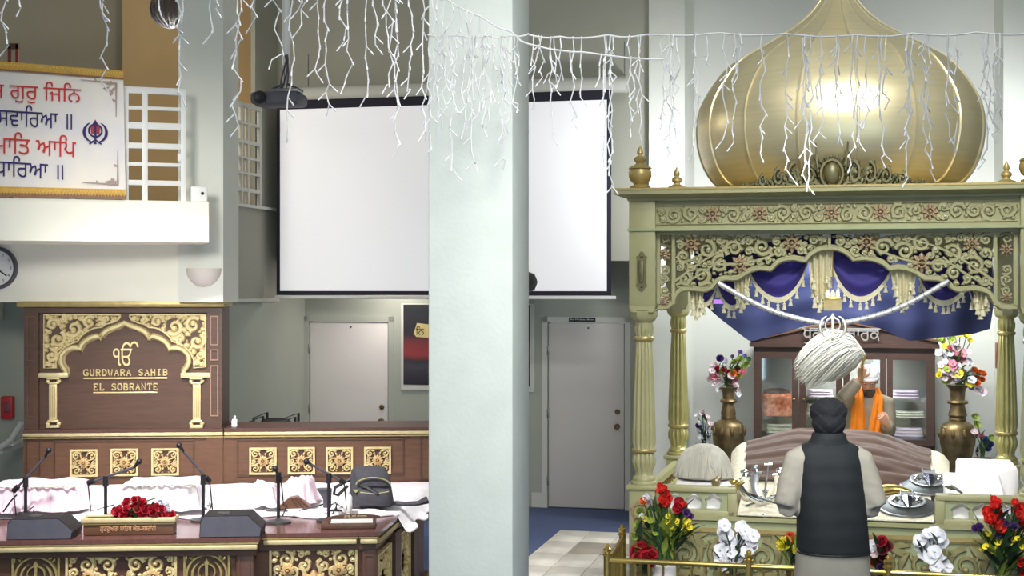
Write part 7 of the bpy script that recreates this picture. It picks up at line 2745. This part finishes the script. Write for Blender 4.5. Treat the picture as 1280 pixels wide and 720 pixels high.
def eyes(root, T, mt):
    for sx in (-1, 1):
        e = MB().ell((sx * .03, .076, .012), (.014, .010, .006), 10, 6)
        part(MB().merge(e, mx=T), 'eye', M['whitep'], root)
        e = MB().ell((sx * .03, .0845, .011), (.006, .003, .005), 8, 6)
        part(MB().merge(e, mx=T), 'iris', M['black'], root)


# ------------------------------------------------------------------ the man standing with his back to us
A = Frame(1037, 8.4, 0)
man = thing('person', 'person standing with his back turned in black vest, grey kurta and black turban', 'person', A, (0, 0, 0))
sl = .012
body = MB()
body.loft([(.01, 0, .84, .15, .105), (.01, 0, 1.0, .155, .105), (.005, 0, 1.2, .165, .11), (0, 0, 1.38, .175, .11), (-.005, 0, 1.46, .16, .095), (-.005, 0, 1.5, .10, .075)], 20, 2.4)
body.ell((.01, 0, .88), (.155, .115, .11), 16, 10)
HT = Matrix.Translation((-.006, .015, 1.665)) @ Matrix.Rotation(radians(-8), 4, 'X') @ Matrix.Rotation(radians(3), 4, 'Y')
body.merge(head_mb(), mx=HT)
shL, elL, wrL = Vector((-.19, -.01, 1.44)), Vector((-.262, -.03, 1.17)), Vector((-.07, .20, 1.22))
shR, elR, wrR = Vector((.175, -.01, 1.44)), Vector((.262, -.03, 1.165)), Vector((.07, .20, 1.22))
for s_, e_, w_ in ((shL, elL, wrL), (shR, elR, wrR)):
    body.tube([s_, s_.lerp(e_, .5), e_], [.055, .05, .042], 12)
    body.tube([e_, e_.lerp(w_, .4), w_], [.042, .04, .027], 12)
for sx in (-1, 1):
    body.tube([(.01 + sx * .08, 0, .86), (.01 + sx * .09, 0, .5), (.01 + sx * .095, -.01, .09)], [.085, .06, .04], 14)
    body.tube([(.01 + sx * .095, -.04, .045), (.01 + sx * .1, .06, .035), (.01 + sx * .105, .16, .025)], [.038, .042, .03], 12)
bm_ = fuse(body, .012, 3)
for w_, sx in ((wrL, -1), (wrR, 1)):
    bm_.merge(hand_mb(aim(w_, (-sx * .35, .45, .8), (sx, .2, .1)), .15, -sx))
part(bm_, 'body', M['skin'], man, smooth=70)
eyes(man, HT, None)
bd = MB().ell((0, .055, -.09), (.058, .045, .05), 14, 8).ell((0, .06, -.14), (.045, .035, .06), 12, 8)
part(fuse(MB().merge(bd, mx=HT), .01, 2), 'beard', M['beard'], man, smooth=70)
# kurta with sleeves
k = MB()
k.loft([(.018, 0, .42, .265, .185), (.018, 0, .6, .245, .17), (.016, 0, .8, .218, .15), (.012, 0, 1.0, .2, .135), (.006, 0, 1.2, .19, .13), (0, 0, 1.36, .195, .125), (-.004, 0, 1.46, .18, .11), (-.006, 0, 1.505, .12, .09)], 28, 2.3)
for s_, e_, w_, sx in ((shL, elL, wrL, -1), (shR, elR, wrR, 1)):
    k.tube([s_ + Vector((-sx * .05, 0, .02)), s_ + Vector((sx * .002, 0, 0)), s_.lerp(e_, .5) + Vector((sx * .008, 0, 0)), e_ + Vector((sx * .004, -.005, 0))], [.075, .078, .074, .066], 16)
    k.tube([e_ + Vector((0, 0, -.004)), e_.lerp(w_, .35) + Vector((0, 0, -.016)), e_.lerp(w_, .85)], [.067, .064, .042], 16)
km = fuse(k, .014, 4)
for i in range(len(km.v)):
    x, y, z = km.v[i]
    if abs(x) > .2 and z > 1.0:
        d_ = .003 * sin(z * 62 + x * 40 + y * 20) + .002 * sin(z * 130 + y * 60)
        km.v[i] = (x + math.copysign(d_, x), y - d_ * .5, z)
    elif z < .9:
        a = atan2(y, x)
        d_ = .010 * sin(a * 9) * (.9 - z)
        km.v[i] = (x * (1 + d_ * 2.5), y * (1 + d_ * 2.5), z)
part(km, 'kurta', M['kurta'], man, smooth=70)
for sx in (-1, 1):
    part(MB().tube([(.01 + sx * .085, 0, .55), (.01 + sx * .095, -.005, .3), (.01 + sx * .098, -.01, .07)], [.095, .085, .075], 16), 'trouser_leg', M['kurta'], man)
# quilted vest
v_ = MB()
v_.loft([(.020, 0, .892, .212, .155), (.020, 0, .90, .213, .157), (.018, 0, .93, .211, .155), (.014, 0, 1.05, .205, .148), (.008, 0, 1.2, .2, .142), (.002, 0, 1.33, .198, .138), (-.002, 0, 1.42, .198, .130), (-.006, 0, 1.48, .199, .115), (-.006, 0, 1.512, .185, .1), (-.006, .0, 1.54, .13, .092)], 40, 2.5)
vm = fuse(v_, .012, 2)
for i in range(len(vm.v)):
    x, y, z = vm.v[i]
    d_ = .0010 * sin(z * 58) + .004 * sin(x * 21 + z * 9) * (y < 0)
    vm.v[i] = (x, y - d_, z + (.012 * (x * -1)) * (z < .93))
part(vm, 'vest', M['vest'], man, smooth=70)
part(MB().tube([(-.006 + .115 * cos(a), .004 + .092 * sin(a), 1.525 + .012 * sin(a)) for a in [2 * pi * i / 28 for i in range(29)]], .016, 8), 'vest_seam', M['vest'], man)
mb = MB().loft([(-.006, .0, 1.50, .165, .105), (-.006, .002, 1.53, .132, .1), (-.006, -.004, 1.56, .105, .096), (-.006, -.004, 1.596, .094, .092), (-.006, -.002, 1.602, .082, .082)], 32, 2.2)
part(mb, 'collar', M['vest'], man, smooth=70)
part(MB().tube([(.02 + .212 * cos(a), -.157 * abs(sin(a)) ** .8 if True else 0, .897 - .0025 * cos(a)) for a in [lerp(.05, pi - .05, i / 24) for i in range(25)]], .006, 6), 'vest_hem', M['black'], man)
# turban: wound cloth
tb = MB()
tb.ell((0, -.008, .052), (.110, .116, .086), 24, 14)
tb.ell((0, -.022, -.01), (.099, .105, .092), 24, 14)
T0 = MB().merge(tb, mx=HT)
tm_ = fuse(T0, .008, 3)
HTi = HT.inverted()
for i in range(len(tm_.v)):
    q_ = HTi @ Vector(tm_.v[i])
    g_ = (q_.z * (1.0 if q_.y > -.02 else .8) + abs(q_.x + .012) * (-.75 if q_.y < 0 else .6)) * 19 + 2.4
    saw = g_ - math.floor(g_)
    n_ = Vector((q_.x, q_.y, q_.z - .02)).normalized()
    q_ = q_ + n_ * (.007 * saw - .003)
    tm_.v[i] = tuple(HT @ q_)
turb = part(tm_, 'turban', M['turban'], man, smooth=70)
Rm = HT @ Matrix.Translation((.0, -.1, .03))
part(MB().merge(MB().ell((0, -.004, .02), (.034, .024, .05), 14, 8), mx=Rm), 'wrap_end', M['turban'], turb, smooth=70)

# ------------------------------------------------------------------ the man behind the bed
Q = Frame(1078, 12.78, 0)
sb = F / 12.78
zb = lambda y: HZ - (y - CY) / sb
xb = lambda x: (x - 1078) / sb
mb_ = thing('person', 'person bowing behind the bed in white head cloth, orange scarf and taupe kurta', 'person', Q, (0, 0, 0))
tc2 = xb(1084)
body = MB()
body.loft([(tc2, 0, .84, .15, .105), (tc2, 0, 1.05, .155, .11), (tc2, 0, 1.25, .17, .115), (tc2, -.01, 1.38, .17, .11), (tc2, -.01, 1.44, .14, .09), (tc2, -.02, 1.48, .08, .07)], 20, 2.4)
HB = Matrix.Translation((xb(1083.5), -.07, zb(475))) @ Matrix.Rotation(radians(180 - 14), 4, 'Z') @ Matrix.Rotation(radians(-26), 4, 'X')
body.merge(head_mb(), mx=HB)
sR, eR, wR = Vector((tc2 - .16, -.02, 1.43)), Vector((xb(1047), -.20, zb(496))), Vector((xb(1067.5), -.26, zb(470)))
sL, eL, wL = Vector((tc2 + .165, -.02, 1.42)), Vector((xb(1108), -.06, zb(537))), Vector((xb(1099), -.26, zb(527)))
for s_, e_, w_ in ((sR, eR, wR), (sL, eL, wL)):
    body.tube([s_, s_.lerp(e_, .5), e_], [.055, .05, .042], 12)
    body.tube([e_, e_.lerp(w_, .5), w_], [.042, .037, .027], 12)
for sx in (-1, 1):
    body.tube([(tc2 + sx * .08, 0, .86), (tc2 + sx * .09, 0, .5), (tc2 + sx * .095, .01, .09)], [.085, .06, .04], 14)
    body.tube([(tc2 + sx * .095, .04, .045), (tc2 + sx * .1, -.06, .035), (tc2 + sx * .105, -.16, .025)], [.038, .042, .03], 12)
bm_ = fuse(body, .010, 3)
hnd = wR + Vector((.005, -.01, .03))
bm_.merge(hand_mb(aim(wR, (.1, -.25, 1), (-.35, -1, -.1)), 1.25, 1))
bm_.merge(hand_mb(aim(wL, (-.55, -.25, .75), (.3, -1, .1)), 1.0, 1))
part(bm_, 'body', M['skin'], mb_, smooth=70)
eyes(mb_, HB, None)
bd = MB().ell((0, .05, -.085), (.062, .05, .045), 14, 8).ell((0, .06, -.12), (.05, .04, .05), 12, 8).tube([(-.03, .088, -.046), (0, .096, -.043), (.03, .088, -.046)], [.006, .01, .006], 6)
part(fuse(MB().merge(bd, mx=HB), .008, 2), 'beard', M['beard'], mb_, smooth=70)
k = MB()
k.loft([(tc2, 0, .45, .26, .18), (tc2, 0, .8, .22, .15), (tc2, 0, 1.0, .2, .135), (tc2, 0, 1.2, .195, .135), (tc2, 0, 1.36, .2, .13), (tc2, -.01, 1.43, .17, .11), (tc2, -.02, 1.475, .1, .085)], 28, 2.3)
for s_, e_, w_, sx in ((sR, eR, wR, -1), (sL, eL, wL, 1)):
    k.tube([s_ + Vector((-sx * .05, 0, .0)), s_, s_.lerp(e_, .5), e_], [.08, .082, .08, .07], 16)
    k.tube([e_, e_.lerp(w_, .4), e_.lerp(w_, .84)], [.07, .066, .05], 16)
km = fuse(k, .014, 3)
part(km, 'kurta', M['kurta2'], mb_, smooth=70)
for sx in (-1, 1):
    part(MB().tube([(tc2 + sx * .085, 0, .55), (tc2 + sx * .095, .005, .3), (tc2 + sx * .098, .01, .07)], [.095, .085, .075], 16), 'trouser_leg', M['kurta2'], mb_)
# head cloth
hc = MB().ell((0, -.02, .052), (.088, .108, .085), 22, 12).ell((0, -.05, .0), (.082, .075, .09), 18, 10)
hcm = fuse(MB().merge(hc, mx=HB), .009, 3)
cap_ = part(hcm, 'head_cloth', M['cap'], mb_, smooth=70)
Rm = HB @ Matrix.Translation((0, -.012, .03)) @ Matrix.Rotation(radians(10), 4, 'X')
part(MB().tube([Rm @ Vector((.09 * cos(a), .107 * sin(a), 0)) for a in [2 * pi * j / 32 for j in range(33)]], .014, 8, ry=.006, up=Rm.to_3x3() @ Vector((0, 0, 1))), 'hem', M['cap'], cap_, smooth=70)
# scarf: two hanging ends joined behind the neck
sc_ = MB()


def scarf(sx, pts):
    P_ = [Vector((xb(x), v, zb(y))) for x, y, v, w in pts]
    W_ = [w / sb / 2 for *_, w in pts]

    def f(s, t):
        k_ = t * (len(P_) - 1)
        i = min(int(k_), len(P_) - 2)
        p = P_[i].lerp(P_[i + 1], k_ - i)
        w = lerp(W_[i], W_[i + 1], k_ - i)
        return (p.x + (2 * s - 1) * w, p.y + .012 * sin(s * 12 + t * 3) + .05 * (2 * s - 1) ** 2 * .4, p.z)
    return MB().sheet(f, 14, 26, .008)


part(scarf(-1, [(1079, 487, .06, 10), (1072, 484, -.06, 11), (1069, 494, -.15, 13), (1068, 515, -.165, 17), (1068, 540, -.17, 21), (1067, 570, -.175, 23)]), 'scarf', M['saffron'], mb_, smooth=70)
part(scarf(1, [(1082, 487, .06, 10), (1092, 484, -.05, 11), (1094, 496, -.14, 13), (1092, 515, -.165, 15), (1088, 540, -.172, 17), (1086, 570, -.178, 20)]), 'scarf', M['saffron'], mb_, smooth=70)

# ------------------------------------------------------------------ the hair whisk he waves
rg = random.Random(31)
gp_ = wR + Vector((-.0, -.035, .075))
tip = Vector((xb(1069), -.31, zb(441)))
low_ = gp_ + (gp_ - tip).normalized() * .10
wk = thing('waved_hair_whisk', 'big white hair whisk with a gold handle raised by the man in the orange scarf', 'whisk', Q, tuple(gp_))
part(MB().tube([low_, gp_, gp_.lerp(tip, .55), gp_.lerp(tip, .7), tip], [.012, .011, .013, .021, .024], 12), 'handle', M['brass'], wk)
ends_top = [(1058, 414), (1038, 415), (1018, 425), (1001, 439), (994, 455)]
ends = [(994, 446), (993, 454), (995, 464), (1000, 471), (1010, 476), (1024, 475), (1036, 473), (1046, 470)]
mb = MB()


def whisk_pt(j, t, dv):
    k_ = j * (len(ends) - 1)
    i = min(int(k_), len(ends) - 2)
    ex, ey = lerp(ends[i][0], ends[i + 1][0], k_ - i), lerp(ends[i][1], ends[i + 1][1], k_ - i)
    cx2, cy2 = lerp(1052, 1080, j ** 1.6), lerp(388, 440, j ** .8)
    cx3, cy3 = lerp(1010, 1066, j), lerp(418, 462, j)
    b0, b1, b2, b3 = (1 - t) ** 3, 3 * t * (1 - t) ** 2, 3 * t * t * (1 - t), t ** 3
    x = 1069 * b0 + cx2 * b1 + cx3 * b2 + ex * b3 - 7 * min(1, t * 2.5)
    y = 440 * b0 + cy2 * b1 + cy3 * b2 + ey * b3
    return Vector((xb(x), -.31 + dv * sin(min(1, t * 1.4) * pi / 2), zb(y)))


for sgn in (-1, 1):
    mb.sheet(lambda s, t, sgn=sgn: tuple(whisk_pt(s, t * .97, sgn * .085 * sin(pi * min(1, max(0, s))) ** .6)), 24, 14, .01)
for _ in range(620):
    j = min(1, max(0, rg.random()))
    q_ = sin(pi * j) ** .6
    dv = rg.choice((-1, -1, 1)) * .095 * q_ + rg.uniform(-.015, .015)
    ln_ = rg.uniform(.85, 1.05)
    pts = [whisk_pt(j, t * ln_, dv) + Vector((rg.gauss(0, .003), rg.gauss(0, .003), rg.gauss(0, .004))) for t in (0.02, .2, .4, .6, .8, 1)]
    mb.tube(pts, [.004, .0055, .006, .006, .005, .0015], 4)
part(mb, 'hair', M['hair'], wk, smooth=70)

# ================================================================== ICICLE LIGHT STRINGS
rg = random.Random(77)
DI = 6.4


def icicle(parent, px0, py0, py1, d, r=.003, wob=5, branch=.3):
    """one hanging drop: kinked wire with small glass bulbs at the nodes"""
    mb = MB()
    y = py0
    x = px0
    pts = [(x, y)]
    while y < py1:
        st = rg.uniform(10, 20)
        y = min(py1, y + st)
        x = px0 + rg.uniform(-wob, wob) * (.5 + .5 * (y - py0) / max(1, py1 - py0))
        pts.append((x, y))
    P_ = [PW(a, b2, d + rg.uniform(-.02, .02)) for a, b2 in pts]
    mb.cur = 0
    mb.tube(P_, r, 5)
    for i in range(1, len(P_)):
        mb.cur = 0
        a = rg.uniform(0, 6.28)
        last = i == len(P_) - 1
        if last or rg.random() < branch:
            e = P_[i] + Vector((cos(a) * .022, sin(a) * .012, -.022 if not last else -.028))
            mb.tube([P_[i], e], r * .9, 5)
            mb.cur = 1
            mb.tube([e, e + (e - P_[i]).normalized() * .018], [.0042, .003], 6)
        else:
            mb.cur = 1
            dd = (P_[i] - P_[i - 1]).normalized()
            mb.tube([P_[i] - dd * .006, P_[i] + dd * .012], [.0044, .0036], 6)
    o = part(mb, 'drop', [M['wire'], M['bulb']], parent, smooth=60)
    return o


def light_string(name, lab, wpts, drops, d, r=.0045, **kw):
    P_ = [PW(x, y, d) for x, y in wpts]
    base = tuple(P_[0])
    o = thing(name, lab, 'string lights', WD, base)
    o.location = P_[0]
    pts = []
    for a, b2 in zip(P_, P_[1:]):
        for i in range(6):
            t = i / 6
            pts.append(a.lerp(b2, t) + Vector((0, 0, -.01 * sin(pi * t) + rg.uniform(-.002, .002))))
    pts.append(P_[-1])
    part(MB().tube(pts, r, 6), 'wire', M['wire'], o)
    for dr in drops:
        x, yb = dr[0], dr[1]
        y0 = seq(sorted(wpts), x)
        if len(dr) > 2:
            icicle(o, x, y0, yb, d - .01, wob=dr[2], **kw)
        else:
            icicle(o, x, y0, yb, d - .01, **kw)
    return o


# the string along the balcony side, hung just above the picture
light_string('icicle_light_string', 'white icicle light string hanging over the banner and balcony pillar', [(-40, -26), (60, -22), (170, -24), (300, -22)],
             [(6, 57, 7), (22, 8), (131, 100, 6), (126, 12), (199, 20), (225, 120, 6), (222, 40, 8), (263, 42, 7), (268, 10), (296, 158, 7), (301, 60, 8)], 5.6, r=.0045, branch=.3)
light_string('icicle_light_string', 'white icicle light string hanging before the projector and the screen left half', [(300, -22), (400, -25), (500, -22), (540, -20)],
             [(318, 30, 6), (346, 75, 9), (364, 165, 6), (374, 12), (382, 36, 9), (397, 92, 5), (408, 132, 5), (428, 52, 6), (437, 106, 7), (459, 122, 4), (468, 56, 5), (481, 60, 5), (487, 106, 6), (495, 138, 4), (496, 185, 5), (513, 112, 5), (530, 165, 4)], 6.2)
# string crossing the front pillar
light_string('icicle_light_string', 'dense icicle light string draped across the top of the front pillar', [(534, 43), (570, 44), (610, 45), (640, 44), (661, 42)],
             [(x + rg.uniform(-3, 3), yb, 5) for x, yb in ((538, 190), (541, 120), (546, 160), (551, 95), (556, 150), (560, 105), (566, 215), (567, 130), (575, 85), (578, 175), (584, 130), (588, 150), (592, 205), (597, 110), (602, 140), (607, 160), (612, 125), (617, 150), (622, 105), (626, 200), (629, 165), (634, 120), (638, 155), (643, 130), (647, 95))], 6.55, r=.004, branch=.45)
light_string('icicle_light_string', 'slanting icicle light string descending over the front pillar from upper left', [(536, -8), (560, 0), (600, 20), (640, 40), (661, 55), (740, 66), (830, 74)],
             [(541, 40), (547, 28), (556, 52), (564, 30), (574, 45), (584, 55), (592, 44), (600, 62), (609, 50), (617, 58), (688, 92), (712, 88), (752, 98), (789, 118)], 6.45, r=.0042)
# long string to the right in front of the canopy
ds = [(667, 125, 4), (673, 78), (677, 97), (689, 172, 4), (692, 108), (700, 100), (716, 150, 5), (727, 122), (757, 120, 4), (755, 215, 4), (763, 232, 4), (766, 96), (787, 160, 5), (797, 140), (801, 165, 5), (764, 200, 5)]
light_string('icicle_light_string', 'icicle light string between the front pillar and the canopy left corner', [(661, 43), (700, 46), (760, 44), (810, 43)], ds, 6.6)
ds = [(828, 150), (836, 130), (838, 192, 5), (846, 110), (842, 170, 4), (868, 190, 4), (870, 120), (882, 72), (906, 175, 5), (923, 60), (925, 95), (918, 178, 4), (953, 192, 6), (984, 220, 5), (1006, 228, 5), (1008, 200, 5), (1004, 150), (1014, 232, 5), (1027, 165, 5), (1025, 112), (1045, 170, 6), (1047, 120), (1066, 205, 5)]
light_string('icicle_light_string', 'icicle light string in front of the dome left half', [(810, 43), (900, 41), (980, 42), (1070, 44)], ds, 6.6)
ds = [(1072, 178, 7), (1082, 150), (1098, 120, 5), (1103, 198, 5), (1108, 125), (1135, 175, 4), (1134, 222, 5), (1139, 140), (1156, 190, 5), (1155, 145), (1161, 215, 5), (1185, 170, 4), (1187, 130), (1195, 180, 4), (1228, 115), (1232, 200, 5), (1236, 150), (1243, 168, 5), (1250, 140)]
light_string('icicle_light_string', 'icicle light string in front of the dome right half, under its right shoulder', [(1070, 44), (1140, 42), (1220, 41), (1300, 40)], ds, 6.6)
